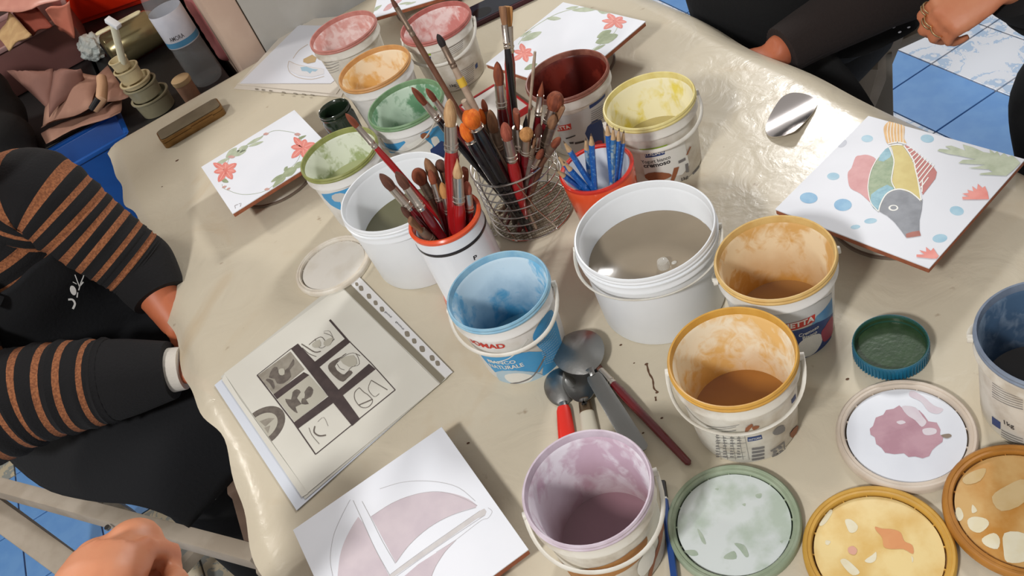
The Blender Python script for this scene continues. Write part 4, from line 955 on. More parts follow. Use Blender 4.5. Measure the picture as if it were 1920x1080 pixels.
# far-left papers
for k, (pxs, lab) in enumerate([([(438, 166), (553, 38), (665, 28), (680, 80), (640, 182)], 'lowest plastic sleeve of the pile by the pink pail'), ([(444, 158), (570, 44), (670, 40), (690, 90), (630, 176)], 'middle plastic sleeve of the pile by the pink pail')]):
    flat_sheet('plastic_sleeve', lab, 'plastic sleeve', pxs, .0016 * (k + 1), mat('sleeve_cream', S(208, 200, 188), .3), .001, 'sleeves by the pink pail')
ps, _ = flat_sheet('plastic_sleeve', 'top plastic sleeve of the pile by the pink pail, printed with a round plate', 'plastic sleeve', [(450, 156), (560, 47), (672, 50), (690, 100), (620, 156)], .0046, mat('sleeve_white', S(214, 216, 224), .3), .001, 'sleeves by the pink pail')
A = lambda pts: sxy(pts, c8, .0046)
art('plate_print', ps, [(mat('pale_print_line', S(186, 172, 158), .6), [A(q) for q in ribbon(smooth_poly([(395, 450), (400, 420), (410, 415), (470, 440), (640, 468)], 3, False), 4) + ribbon(smooth_poly([(395, 450), (410, 490), (470, 525), (560, 535), (640, 515)], 3, False), 4) + ribbon(smooth_poly([(430, 395), (470, 340), (530, 300)], 3, False), 4)]),
    (mat('pale_print_fill', S(206, 204, 206), .6), [A([(405, 420), (470, 442), (640, 468), (640, 500), (560, 520), (470, 510), (410, 480)])]),
    (mat('blue_print', S(150, 178, 194), .6), [A([(480, 455), (520, 450), (560, 465), (600, 470), (580, 485), (560, 480), (545, 498), (525, 482), (490, 480)])]),
    (mat('tan_print', S(176, 150, 110), .6), [A([(500, 400), (560, 370), (590, 390), (580, 420), (530, 430), (500, 420)])])], onsheet(ps, .0046), lift=.0002)
art('sleeve_holes', ps, [(HOLE, [A(smooth_poly([(x - 9, y - 5), (x + 9, y - 3), (x + 9, y + 5), (x - 9, y + 3)], 2)) for x, y in [(182, 598), (226, 603), (276, 609), (362, 620), (440, 628), (498, 633), (555, 638)]])], lambda x, y, d: (x - ps.location.x, y - ps.location.y, TZ + .0032 + d - ps.location.z), lift=.0002)
# ------------------------------------------------------------------ metal case, palette, phone
t = thing('metal_tin', 'narrow brass-coloured hinged tin near the far left table corner', 'tin', tuple(at(357, 229, 0)))
a = at(291, 247, .022); b = at(404, 181, .022); cc = at(424, 203, .022)
u = (b - a).normalized(); Lt = (b - a).length; wt = .052; t.rotation_euler = (0, 0, math.atan2(u.y, u.x)); v = Vector((-u.y, u.x, 0))
cen = a + u * Lt / 2 - v * wt / 2; t.location = (cen.x, cen.y, TZ)
rp = []
for (sx, sy, a0) in [(1, 1, 0), (-1, 1, 90), (-1, -1, 180), (1, -1, 270)]:
    for k in range(5):
        g = math.radians(a0 + 22.5 * k); rp.append((sx * (Lt / 2 - .010) + .010 * math.cos(g), sy * (wt / 2 - .010) + .010 * math.sin(g)))
BRS = mat('brass_tin', S(150, 116, 72), .38, .8, var=S(116, 84, 50), scale=40); TINL = mat('dull_grey_tin_lid', S(128, 118, 96), .45, .5, var=S(108, 98, 80), scale=30)
MB().prism(rp, 0, .013).build('tray', BRS, t, bevel=.001)
MB().prism([(x * 1.004, y * 1.01) for x, y in rp], .0135, .0205).build('lid_band', BRS, t, bevel=.001)
MB().prism([(x * .965, y * .90) for x, y in rp], .0206, .0222).build('lid_panel', TINL, t, bevel=.0006)
m = MB(); m.box((.02, -wt / 2 - .0012, .013), (.05, .002, .006)); m.build('hinge', BRS, t, bevel=.0005)
t = thing('metal_scraper', 'shiny oval steel scraper lying near the right table edge', 'scraper', tuple(at(1483, 221, 0)))
scr = [at(1400 + x / 3, 160 + y / 3, .002) for x, y in smooth_poly([(107, 250), (112, 215), (150, 150), (200, 95), (260, 66), (330, 60), (375, 72), (397, 95), (380, 145), (330, 220), (285, 280), (262, 300), (210, 308), (150, 300), (118, 280)], 4)]
bm = bmesh.new()
c = t.location; pp = [(p.x - c.x, p.y - c.y) for p in scr]; ax2 = Vector((pp[0][0] - pp[28][0], pp[0][1] - pp[28][1])).normalized(); px2 = Vector((-ax2.y, ax2.x))
def scz(x, y):
    q = x * px2.x + y * px2.y; return .0012 + 6.0 * q * q
rings = []
for f_r in (1, .85, .7, .5, .3, .12):
    rings.append([bm.verts.new((x * f_r, y * f_r, scz(x * f_r, y * f_r))) for x, y in pp])
for i in range(len(rings) - 1):
    for k in range(len(pp)):
        k2 = (k + 1) % len(pp); bm.faces.new((rings[i][k], rings[i][k2], rings[i + 1][k2], rings[i + 1][k]))
bm.faces.new(rings[-1]); bmesh.ops.recalc_face_normals(bm, faces=bm.faces[:])
r2 = bmesh.ops.extrude_face_region(bm, geom=bm.faces[:])
for vv in r2['geom']:
    if isinstance(vv, bmesh.types.BMVert): vv.co.z += .0008
me = bpy.data.meshes.new('blade'); bm.to_mesh(me); bm.free(); me.materials.append(mat('scraper_steel', S(226, 220, 218), .15, 1.0)); me.polygons.foreach_set('use_smooth', [True] * len(me.polygons)); me.set_sharp_from_angle(angle=.9)
o = bpy.data.objects.new('blade', me); COL.objects.link(o); o.parent = t
a = at(893, 40, .01); b = at(960, 8, .01); d = (b - a).normalized(); n_ = Vector((-d.y, d.x, 0))
t = thing('phone', 'phone in a dark maroon case, screen up, at the far table end', 'phone', tuple(a + d * .07 + n_ * .033), math.atan2(d.y, d.x)); t.location.z = TZ
a = at(893, 40, .01); e1_ = (at(868, 0, .01) - a).normalized()
t.location = (a + d * .066 + n_ * .032); t.location.z = TZ
rp = []
for (sx, sy, a0) in [(1, 1, 0), (-1, 1, 90), (-1, -1, 180), (1, -1, 270)]:
    for k in range(5):
        g = math.radians(a0 + 22.5 * k); rp.append((sx * (.076 - .009) + .009 * math.cos(g), sy * (.038 - .009) + .009 * math.sin(g)))
MB().prism(rp, 0, .010).build('case', mat('maroon_case', S(62, 18, 32), .4), t, bevel=.002)
MB().prism([(x * .95, y * .9) for x, y in rp], .0101, .0106).build('screen', mat('phone_screen', S(34, 38, 48), .08), t)
MB().prism(smooth_poly([(-.055, -.026), (-.03, -.022), (-.028, .0), (-.05, .012), (-.064, .0)], 3), .01065, .0108).build('screen_mark', mat('screen_dark', S(16, 16, 20), .1), t)
# ------------------------------------------------------------------ spoons and loose brush
def spoon(name, label, px_bowl, px_neck, px_end, bl, bw, face_up, hm, hw, ferr=None, hh=.004, neckw=.0035, grp=None, zb=.0, flat_h=.35):
    A_ = at(*px_bowl, .006); N_ = at(*px_neck, .006); E_ = at(*px_end, .004)
    d = (E_ - N_); Lh = d.length; d.normalize(); t = thing(name, label, 'spoon', (A_.x, A_.y, TZ + zb), math.atan2(d.y, d.x), grp)
    Ln = (N_ - A_).length
    bm = bmesh.new(); nr, nk = 8, 32; top = []
    for sgn in (1, -1):
        rings = []
        for i in range(1, nr + 1):
            f0 = i / nr; ring_ = []
            for k in range(nk):
                g = 2 * PI * k / nk; sh = 1 - .12 * math.cos(g)
                x = f0 * bl * math.cos(g); y = f0 * bw * sh * math.sin(g)
                dep = .010 * (1 - f0 ** 2)
                z = (.0125 - dep if face_up else .0015 + dep) + (0 if sgn > 0 else -.0009)
                ring_.append(bm.verts.new((x, y, z)))
            rings.append(ring_)
        cv0 = bm.verts.new((0, 0, (.0025 if face_up else .0115) + (0 if sgn > 0 else -.0009)))
        for k in range(nk):
            bm.faces.new((cv0, rings[0][k], rings[0][(k + 1) % nk]))
            for i in range(nr - 1): bm.faces.new((rings[i][k], rings[i + 1][k], rings[i + 1][(k + 1) % nk], rings[i][(k + 1) % nk]))
        top.append(rings[-1])
    for k in range(nk): bm.faces.new((top[0][k], top[1][k], top[1][(k + 1) % nk], top[0][(k + 1) % nk]))
    bmesh.ops.recalc_face_normals(bm, faces=bm.faces[:])
    me = bpy.data.meshes.new('bowl'); bm.to_mesh(me); bm.free(); me.materials.append(STEELB if bl > .026 else STEEL); me.polygons.foreach_set('use_smooth', [True] * len(me.polygons)); me.set_sharp_from_angle(angle=1.0)
    o = bpy.data.objects.new('bowl', me); COL.objects.link(o); o.parent = t
    zrim = .0125 if face_up else .003
    MB().tube([(bl - .004, 0, zrim - .0005), (bl + .004, 0, zrim + .001), (Ln, 0, hh + .002)], [neckw * 1.6, neckw, neckw], 10, flat=.4, upv=(0, 0, 1)).build('neck', STEELB, t)
    if ferr:
        MB().tube([(Ln - .002, 0, hh + .002), (Ln + .016, 0, hh + .0015)], [hw * .85, hw * .95], 12, flat=.7, upv=(0, 0, 1)).build('ferrule', ferr, t); Ln += .014
    MB().tube([(Ln - .001, 0, hh + .0015), (Ln + .004, 0, hh + .001), (Ln + Lh * .5, 0, hh), (Ln + Lh - .004, 0, hh), (Ln + Lh, 0, hh)], [hw * .8, hw, hw * 1.15, hw * 1.2, hw * .8], 12, flat=flat_h, upv=(0, 0, 1)).build('handle', hm, t)
    return t
def z1_(x, y): return (960 + x / 3.858, 620 + y / 3.858)
spoon('teaspoon', 'small steel spoon with a bright red plastic handle', z1_(350, 385), z1_(340, 555), z1_(375, 850), .0295, .0215, False, mat('red_plastic', S(222, 44, 30), .35), .0085, flat_h=.45)
spoon('spoon', 'steel spoon with a cream handle and dark hollow bowl, half under the ladle-like spoon', z1_(505, 380), z1_(548, 500), z1_(600, 800), .033, .0215, True, mat('cream_handle', S(206, 200, 182), .4), .0088, ferr=mat('bronze_ferrule', S(110, 92, 72), .4, .8), flat_h=.5)
spoon('serving_spoon', 'large round-bowled steel spoon with a long flat handle, lying on the others', z1_(500, 190), z1_(590, 360), z1_(930, 920), .036, .032, False, STEELB, .0095, zb=.0135, hh=.000, flat_h=.12)
def brush_axis(t, tip, base, L_):
    pass
def make_brush(name, label, tip, end, br, hm, r=.0045, bl=.025, fl=.028, shape='round', fm=None, group=None, hr=None, cat='brush', thin=.5):
    """tip, end: world points"""
    d = (end - tip); L0 = d.length; d.normalize()
    t = thing(name, label, cat, tuple(end), 0, group)
    t.rotation_euler = (-d).to_track_quat('Z', 'X').to_euler()
    hr = hr or r * 1.0
    z = L0
    if bl > 0:
        if shape == 'round': prof = [(.28, .03), (.72, .17), (1.10, .45), (1.18, .68), (1.0, .92), (.85, 1.02)]; fx = .85
        elif shape == 'point': prof = [(.03, 0), (.28, .2), (.75, .55), (1.0, .8), (.85, 1.02)]; fx = .9
        elif shape == 'flat': prof = [(.9, 0), (1.35, .05), (1.3, .5), (1.1, .8), (.9, 1.02)]; fx = .45
        elif shape == 'mop': prof = [(.1, 0), (.9, .1), (1.5, .35), (1.55, .6), (1.1, .9), (.85, 1.02)]; fx = .85
        else: prof = [(1.2, 0), (1.8, .06), (1.5, .4), (1.1, .8), (.85, 1.02)]; fx = .5
        bmx = MB(); rj = random.Random(sum(map(ord, label)))
        pf = smooth_poly([(max(q, .02), f0) for q, f0 in ([(.02, -.02)] if shape in ('round', 'mop') else []) + prof], 4, False)
        bmx.tube([(0, 0, z - bl * f0) for _, f0 in pf], [max(.0002, r * q) for q, _ in pf], 20, flat=fx, upv=(1, 0, 0))
        bmx.build('bristles', BR[br], t)
    z1 = z - bl
    if fl > 0:
        MB().tube([(0, 0, z1 + .001), (0, 0, z1 - fl * .7), (0, 0, z1 - fl * .72), (0, 0, z1 - fl * .78), (0, 0, z1 - fl * .8), (0, 0, z1 - fl * .88), (0, 0, z1 - fl * .9), (0, 0, z1 - fl)], [r * 1.02, r * 1.04, r * 1.16, r * 1.16, r * 1.03, r * 1.03, r * 1.15, r * 1.05], 14).build('ferrule', fm or FERR, t)
    z2 = z1 - fl
    MB().tube([(0, 0, z2 + .001), (0, 0, z2 - .015), (0, 0, z2 * .6), (0, 0, z2 * .3), (0, 0, .002), (0, 0, 0)], [hr * .95, hr * 1.2, hr * 1.05, hr * (thin + .2), hr * thin, hr * thin * .5], 12).build('handle', HM[hm], t)
    return t
make_brush('paintbrush', 'dark red paintbrush lying on the film, pointing at the ochre pails', at(1108, 676, .010), at(1293, 870, .004), 'brown', 'dr', .0046, .022, .026, hr=.0050, thin=.8)
# blue pencil lying between lilac pail and green lid
def make_pencil(name, label, tip, end, body, group=None, sharpened=True, r=.0037, cap=None, lead=None):
    d = (end - tip); L0 = d.length; d.normalize()
    t = thing(name, label, 'pencil', tuple(end), 0, group); t.rotation_euler = (-d).to_track_quat('Z', 'X').to_euler()
    if sharpened:
        MB().tube([(0, 0, 0), (0, 0, L0 - .018)], r, 6).build('barrel', body, t)
        MB().tube([(0, 0, L0 - .018), (0, 0, L0 - .004)], [r * .98, r * .32], 10).build('sharpened_wood', mat('sharpened_wood', S(196, 164, 124), .7, var=S(160, 124, 90), scale=90), t)
        MB().tube([(0, 0, L0 - .004), (0, 0, L0)], [r * .32, r * .06], 8).build('lead', lead or mat('pencil_lead', S(92, 74, 60), .5), t)
    else:
        MB().tube([(0, 0, 0), (0, 0, L0 - .022)], r, 6).build('barrel', body, t)
        MB().tube([(0, 0, L0 - .022), (0, 0, L0 - .020)], r * 1.02, 6).build('white_band', WHITE, t)
        MB().tube([(0, 0, L0 - .020), (0, 0, L0)], r * 1.01, 6).build('end_cap', cap, t)
    return t
PBL = mat('blue_pencil_paint', S(26, 92, 172), .35, var=S(96, 154, 212), scale=240, amt=.9, lo=.56, hi=.66)
make_pencil('pencil', 'dark blue pencil with a black end, between lilac pail and green-rimmed lid', at(1242, 903, .005), at(1268, 1110, .005), mat('navy_pencil_paint', S(32, 72, 140), .35), sharpened=False, cap=BLACK)
# ------------------------------------------------------------------ tall white brush cup
CUPC = (-.0417, .929); CUPH = .14
t = thing('brush_cup', 'tall white ceramic cup with orange rim and base, full of paintbrushes', 'cup', (CUPC[0], CUPC[1], TZ))
CERW = mat('white_ceramic', S(226, 230, 236), .15, coat=.3); ORG = mat('orange_ceramic', S(226, 84, 44), .2, coat=.4)
R = .0485
MB().lathe([(0, .001), (R - .004, .001), (R - .001, 0), (R + .001, .004), (R + .0015, .012, 0), (R, .014, 0), (R, CUPH - .004), (R - .0005, CUPH - .001), (R - .0035, CUPH), (R - .0045, CUPH - .003), (R - .0045, .006), (0, .005)], 72).build('body', CERW, t)
MB().lathe([(R + .0008, CUPH - .005), (R + .0012, CUPH - .001), (R - .001, CUPH + .0012), (R - .0035, CUPH + .0012), (R - .0052, CUPH - .001), (R - .0052, CUPH - .012), (R - .0044, CUPH - .012)], 72).build('rim', ORG, t)
MB().lathe([(R - .002, -.0), (R + .0022, .001), (R + .003, .006), (R + .001, .0135), (R - .001, .0135)], 72).build('base_band', ORG, t)
MB().lathe([(R + .0003, CUPH - .026), (R + .0006, CUPH - .0255), (R + .0006, CUPH - .0215), (R + .0003, CUPH - .021)], 72).build('black_band', mat('black_glaze_line', S(38, 36, 40), .2), t)
class Dum: pass
def cup_text(txt, p0, p1, h):
    q0 = cone_hit(CUPC, R, R, CUPH, *p0); q1 = cone_hit(CUPC, R, R, CUPH, *p1)
    return [[(x / R, y) for x, y in q] for q in text_on(txt, (q0[0] * R, q0[1]), (q1[0] * R, q1[1]), h, .02)]
art('lettering', t, [(mat('black_glaze_text', S(34, 32, 36), .25), cup_text('P', (888, 488), (895, 484), .0065))], cone_fn(R, R, CUPH), maxlen=.05, lift=.0003)
def ray_pt(px, tt): return CP + ray(*px) * tt
def solve_brush(tip, q, c, rin, H, L0, zb=.008, rb_=None):
    """tip pixel, pixel where it crosses the mouth of its container, container centre/radius/height, total length"""
    Q = at(*q, H); v = Vector((Q.x - c[0], Q.y - c[1]))
    if v.length > rin: v = v.normalized() * rin
    Q = Vector((c[0] + v.x, c[1] + v.y, TZ + H)); best = None; rb_ = rb_ or rin
    tt = .5
    while tt < 2.2:
        T_ = ray_pt(tip, tt); tt += .002
        if T_.z < TZ + H + .003: continue
        d = Q - T_
        if d.z > -1e-4: continue
        B = T_ + d * ((TZ + zb - T_.z) / d.z)
        rad = math.hypot(B.x - c[0], B.y - c[1]); ln_ = (B - T_).length
        cost = (max(0, rad - rb_) * 60) ** 2 + ((ln_ - L0) * 14) ** 2
        if best is None or cost < best[0]: best = (cost, T_, B)
    T_, B = best[1], best[2]
    v = Vector((B.x - c[0], B.y - c[1]))
    if v.length > rb_: v = v.normalized() * rb_; B = Vector((c[0] + v.x, c[1] + v.y, B.z))
    return T_, B
CB = [((648, 213), (815, 400), 'rust', 'red', .0038, .022, .034, 'round', .215, 'red-handled brush leaning far left out of the white cup'),
      ((712, 326), (800, 425), 'brown', 'dr', .0058, .026, .036, 'round', .19, 'fat pointed brown brush at the left of the white cup'),
      ((742, 322), (818, 430), 'brown', 'dr', .0056, .026, .036, 'round', .19, 'brown pointed brush behind the fat pointed one, white cup'),
      ((843, 186), (848, 405), 'blond', 'red', .0078, .034, .034, 'round', .235, 'tallest blond-bristled brush with bright red handle, white cup'),
      ((778, 316), (822, 395), 'rust', 'brn', .0062, .024, .022, 'mop', .175, 'soft rust round brush in the middle of the white cup'),
      ((798, 297), (836, 380), 'tan', 'brn', .0062, .032, .024, 'round', .185, 'ragged tan brush near the back of the white cup'),
      ((823, 299), (846, 372), 'brown', 'dr', .0048, .018, .022, 'mop', .17, 'small dark round brush near the back rim of the white cup'),
      ((857, 297), (862, 410), 'blond', 'red', .0070, .026, .038, 'point', .19, 'blond pointed brush with pale ferrule and red handle, white cup'),
      ((872, 316), (874, 382), 'rust', 'brn', .0055, .022, .02, 'flat', .165, 'rust flat brush at the right rim of the white cup'),
      ((875, 340), (880, 395), 'pink', 'dr', .0055, .018, .026, 'round', .16, 'pinkish worn brush lowest at the right rim of the white cup'),
      ((768, 412), (800, 445), 'tan', 'brn', .0055, .024, .02, 'flat', .15, 'tan brush lying low over the left rim of the white cup'),
      ((752, 388), (790, 430), 'brown', 'brn', .0042, .02, .024, 'round', .16, 'small brown brush under the fat pointed one, white cup'),
      ((828, 342), (842, 400), 'gold', 'dr', .0050, .022, .024, 'round', .165, 'golden-brown short brush in front, white cup'),
      ((806, 318), (830, 400), 'rust', 'dr', .0046, .02, .026, 'round', .17, 'rust thin brush beside the ragged tan one, white cup')]
for (tip, q, br, hm, r, bl, flh, shp, L0, lab) in CB:
    T_, B = solve_brush(tip, q, CUPC, .037, CUPH, L0, .009, .036)
    make_brush('paintbrush', lab, T_, B, br, hm, r, bl, flh, shp, group='brushes in the white cup', fm=FERRW if hm == 'brn' else FERR)
# ------------------------------------------------------------------ wire basket
BC = (.0745, 1.034); BH = .108; RB = .061
t = thing('wire_basket', 'round coiled chrome wire basket crammed with paintbrushes', 'basket', (BC[0], BC[1], TZ))
for k in range(8):
    z = .006 + (BH - .006) * k / 7; pts = [(RB * math.cos(2 * PI * i / 48), RB * math.sin(2 * PI * i / 48), z + .003 * math.sin(2 * PI * i / 48 + k * .3)) for i in range(48)]
    MB().tube(pts, .0017 if k in (0, 7) else .0012, 7, closed=True).build('ring_wire', WIRE, t)
for k in range(6):
    a = PI / 3 * k + .35; a2 = a + .5
    MB().tube([(RB * math.cos(a), RB * math.sin(a), BH), ((RB + .001) * math.cos(a + .2), (RB + .001) * math.sin(a + .2), BH * .5), (RB * math.cos(a2), RB * math.sin(a2), .005)], .0011, 6).build('upright_wire', WIRE, t)
    MB().ball((RB * math.cos(a2), RB * math.sin(a2), .003), .003, 10, 6).build('ball_foot', WIRE, t)
base_m = MB()
n_m = 10
for k in range(-n_m, n_m + 1):
    x = RB * k / (n_m + .5); y = math.sqrt(max(0, RB * RB - x * x))
    base_m.tube([(x, -y, .0055), (x, y, .0055)], .0005, 4); base_m.tube([(-y, x, .0055), (y, x, .0055)], .0005, 4)
o = base_m.build('mesh_base', mat('basket_mesh', S(128, 112, 92), .5, .6), t, smooth=False); o['kind'] = 'stuff'
# spiral side binding hanging beside the basket
sp_ = []
s0 = at(842, 362, .004); s1 = at(930, 440, .004)
for i in range(15 * 8 + 1):
    f0 = i / (15 * 8); c = s0.lerp(s1, f0); a = 2 * PI * i / 8
    dd = (s1 - s0).normalized(); nn = Vector((-dd.y, dd.x, 0))
    sp_.append(c + nn * .0045 * math.cos(a) + Vector((0, 0, .0052 + .0045 * math.sin(a) - .004)))
m = MB().tube(sp_, .0007, 5); o = m.build('spiral_wire', WIRE); tag(o, 'thin coiled wire on the table between white cup and basket', 'wire')
def y5(x, y): return (860 + x / 3.859, 180 + y / 3.859)
def y6(x, y): return (860 + x / 6.355, 130 + y / 6.355)
BB = [((772, 164), (905, 325), 'rust', 'blk', .0048, .03, .030, 'round', .27, 'rust-tipped brush leaning far left over the dark green pail'),
      ((799, 166), (915, 322), 'rust', 'dr', .0040, .022, .030, 'round', .27, 'thinner rust brush beside the far-left leaning one, wire basket'),
      ((820, 64), (948, 315), 'black', 'wood', .0042, .018, .030, 'round', .30, 'long brush with black bristles and yellow paint on its pale handle'),
      ((728, -12), (925, 318), 'brown', 'brn', .0034, .02, .040, 'point', .34, 'longest thin brush reaching to the top of the picture'),
      ((876, 207), (945, 345), 'orange', 'blk', .0090, .026, .004, 'mop', .21, 'bright orange round brush, the larger of the two, wire basket'),
      ((865, 232), (928, 350), 'orange', 'blk', .0085, .026, .004, 'round', .205, 'bright orange pointed brush, in front of the larger orange one'),
      ((952, 12), (962, 285), 'gold', 'red', .0060, .026, .034, 'flat', .30, 'tall fan-tipped golden brush with silver ferrule, wire basket'),
      ((942, 12), (975, 292), 'tan', 'blk', .0042, .024, .030, 'flat', .30, 'tall brush with black handle beside the fan-tipped one'),
      ((932, 116), (952, 300), 'rust', 'dr', .0068, .032, .034, 'round', .25, 'large rust brush with dark red handle at the left of the tall ones'),
      ((1003, 98), (985, 290), 'tan', 'wood', .0018, .0, .0, 'round', .26, 'bare thin pale stick standing in the wire basket'),
      ((1017, 152), (1000, 290), 'rust', 'dr', .0046, .022, .030, 'point', .22, 'pointed rust brush against the oxblood pail'),
      ((1046, 172), (1010, 300), 'rust', 'dr', .0085, .026, .020, 'mop', .20, 'big round rust brush against the oxblood pail rim'),
      ((1056, 200), (1008, 300), 'tan', 'dr', .0050, .026, .034, 'flat', .20, 'tan brush leaning right across the oxblood pail'),
      ((1040, 215), (1018, 310), 'tan', 'brn', .0066, .020, .030, 'round', .185, 'thick tan brush with worn ferrule at the right of the basket'),
      ((1050, 258), (1022, 320), 'rust', 'brn', .0052, .020, .022, 'round', .165, 'short rust brush leaning over the right basket rim'),
      ((987, 242), (985, 320), 'gold', 'dr', .0068, .018, .026, 'mop', .18, 'golden oval brush in the middle of the basket'),
      ((945, 230), (968, 335), 'pink', 'red', .0075, .026, .036, 'round', .19, 'pinkish rust brush with red handle, front of the basket'),
      ((968, 208), (975, 320), 'rust', 'red', .0070, .026, .034, 'flat', .195, 'ragged orange-brown brush with red handle, centre of the basket'),
      ((918, 206), (945, 320), 'tan', 'grey', .0070, .034, .030, 'round', .20, 'long tan-bristled brush with grey handle, left of centre in the basket'),
      ((905, 186), (938, 318), 'rust', 'grey', .0040, .018, .024, 'round', .21, 'small rust brush behind the orange pair'),
      ((900, 204), (930, 312), 'orange', 'blk', .0050, .024, .018, 'round', .20, 'third orange brush half hidden behind the orange pair'),
      ((987, 214), (978, 305), 'black', 'brn', .0036, .022, .020, 'point', .19, 'small dark leaf-shaped brush, centre of the basket'),
      ((1012, 232), (998, 318), 'brown', 'dr', .0050, .020, .024, 'round', .185, 'dark brown brush with crimson handle, right of centre'),
      ((1018, 280), (1005, 330), 'rust', 'dr', .0046, .018, .020, 'round', .165, 'rust brush low at the right of the basket'),
      ((870, 190), (955, 325), 'tan', 'wood', .0040, .0, .0, 'round', .235, 'long pale wooden brush handle slanting down into the basket'),
      ((1003, 262), (992, 325), 'tan', 'grey', .0034, .014, .020, 'flat', .17, 'short thin brush with silver ferrule, basket centre right')]
for (tip, q, br, hm, r, bl, flh, shp, L0, lab) in BB:
    T_, B = solve_brush(tip, q, BC, .052, BH, L0, .010, .050)
    o = make_brush('stick' if bl == 0 else 'paintbrush', lab, T_, B, br, hm, r, bl, flh, shp, group='brushes in the wire basket', fm=FERRW if hm in ('brn', 'grey', 'wood') else FERR, cat='stick' if bl == 0 else 'brush')
    if 'yellow paint' in lab:
        z = (T_ - B).length - .075; MB().tube([(0, 0, z), (0, 0, z + .012)], .0056, 10).build('yellow_paint', mat('yellow_dab', S(214, 178, 60), .6), o)
# ------------------------------------------------------------------ orange pencil cup
OCc = (.1682, .9417); OH = .1; OR_ = .05
t = thing('pencil_cup', 'orange cup with white inside holding worn blue pencils', 'cup', (OCc[0], OCc[1], TZ))
prof = [(0, .001), (.036, .001), (.039, 0), (.042, .004), (OR_ - .002, OH * .7), (OR_, OH - .002), (OR_ - .001, OH), (OR_ - .004, OH, 1), (OR_ - .0055, OH - .006, 1), (.038, .006, 1), (0, .005, 1)]
MB().lathe(prof, 64).build('body', [ORG, CERW], t)
MB().lathe([(OR_ + .0004, OH - .004), (OR_ + .0006, OH - .0005), (OR_ - .002, OH + .0008), (OR_ - .0048, OH - .0005), (OR_ - .005, OH - .006)], 64).build('rim', mat('red_glaze_rim', S(206, 48, 34), .2, coat=.4), t)
PBG = mat('paint_worn_pencil', S(58, 114, 168), .5, var=S(150, 170, 178), scale=150, amt=.9, lo=.45, hi=.55)
PC = [((1056, 264), (1112, 352), PBL, 'blue pencil leaning left, rearmost of the left bunch'), ((1044, 290), (1094, 350), PBL, 'blue pencil leaning left, second of the left bunch'), ((1055, 302), (1100, 356), PBL, 'blue pencil in the middle of the left bunch, chewed pale end'),
      ((1042, 318), (1084, 350), PBL, 'lowest blue pencil leaning out to the left'), ((1108, 250), (1114, 352), PBL, 'upright blue pencil in the middle of the orange cup'), ((1098, 258), (1106, 340), PBG, 'grey-blue worn pencil beside the upright one'),
      ((1138, 230), (1152, 345), PBL, 'blue pencil at the left of the right bunch'), ((1150, 238), (1156, 348), PBG, 'paint-flecked pale pencil in the right bunch'), ((1161, 240), (1162, 345), PBL, 'blue pencil third in the right bunch'), ((1170, 244), (1168, 335), PBL, 'rightmost blue pencil in the orange cup')]
for tip, q, m_, lab in PC:
    T_, B = solve_brush(tip, q, OCc, .041, OH, .155, .008, .034)
    make_pencil('pencil', lab, T_, B, m_, 'pencils in the orange cup')
# white square tray with red edge behind the basket
a = at(936, 165, .0); b = at(888, 207, .0); c = at(1000, 212, 0)
u = (c - a).normalized(); v = Vector((-u.y, u.x, 0)); v = v if v.dot(b - a) > 0 else -v
cen = a + u * .055 + v * .04
t = thing('notepad', 'white pad with a red edge lying behind the wire basket', 'notepad', (cen.x, cen.y, TZ), math.atan2(u.y, u.x))
m = MB(); m.box((0, 0, .005), (.11, .08, .008)); m.build('pages', mat('pad_white', S(216, 212, 206), .6), t, smooth=False, bevel=.001)
for (cx_, cy_, sx, sy) in [(0, .0415, .114, .004), (0, -.0415, .114, .004), (.0565, 0, .004, .08), (-.0565, 0, .004, .08)]:
    m = MB(); m.box((cx_, cy_, .0055), (sx, sy, .011)); m.build('red_edge', mat('red_edge', S(176, 38, 40), .4), t, smooth=False, bevel=.001)
# ------------------------------------------------------------------ people
SKIN = mat('skin', S(204, 136, 100), .5, var=S(192, 112, 78), scale=18, amt=.6, sub=.15, bump=.15, bscale=60)
SKIND = mat('skin_tanned', S(190, 108, 72), .5, var=S(172, 90, 58), scale=18, amt=.6, sub=.15, bump=.15, bscale=60)
def V3(*a): return Vector(a)
def fuse(mb, name, m, parent, vox=.006, smooth=3):
    """join everything in the builder into one continuous skin"""
    o = mb.build(name, m, parent, clean=False)
    r = o.modifiers.new('r', 'REMESH'); r.mode = 'VOXEL'; r.voxel_size = vox
    if smooth:
        s_ = o.modifiers.new('s', 'SMOOTH'); s_.iterations = smooth; s_.factor = .5
    dg = bpy.context.evaluated_depsgraph_get(); me = bpy.data.meshes.new_from_object(o.evaluated_get(dg))
    o.modifiers.clear(); old = o.data; o.data = me; bpy.data.meshes.remove(old)
    me.polygons.foreach_set('use_smooth', [True] * len(me.polygons))
    if not me.materials: me.materials.append(m)
    return o
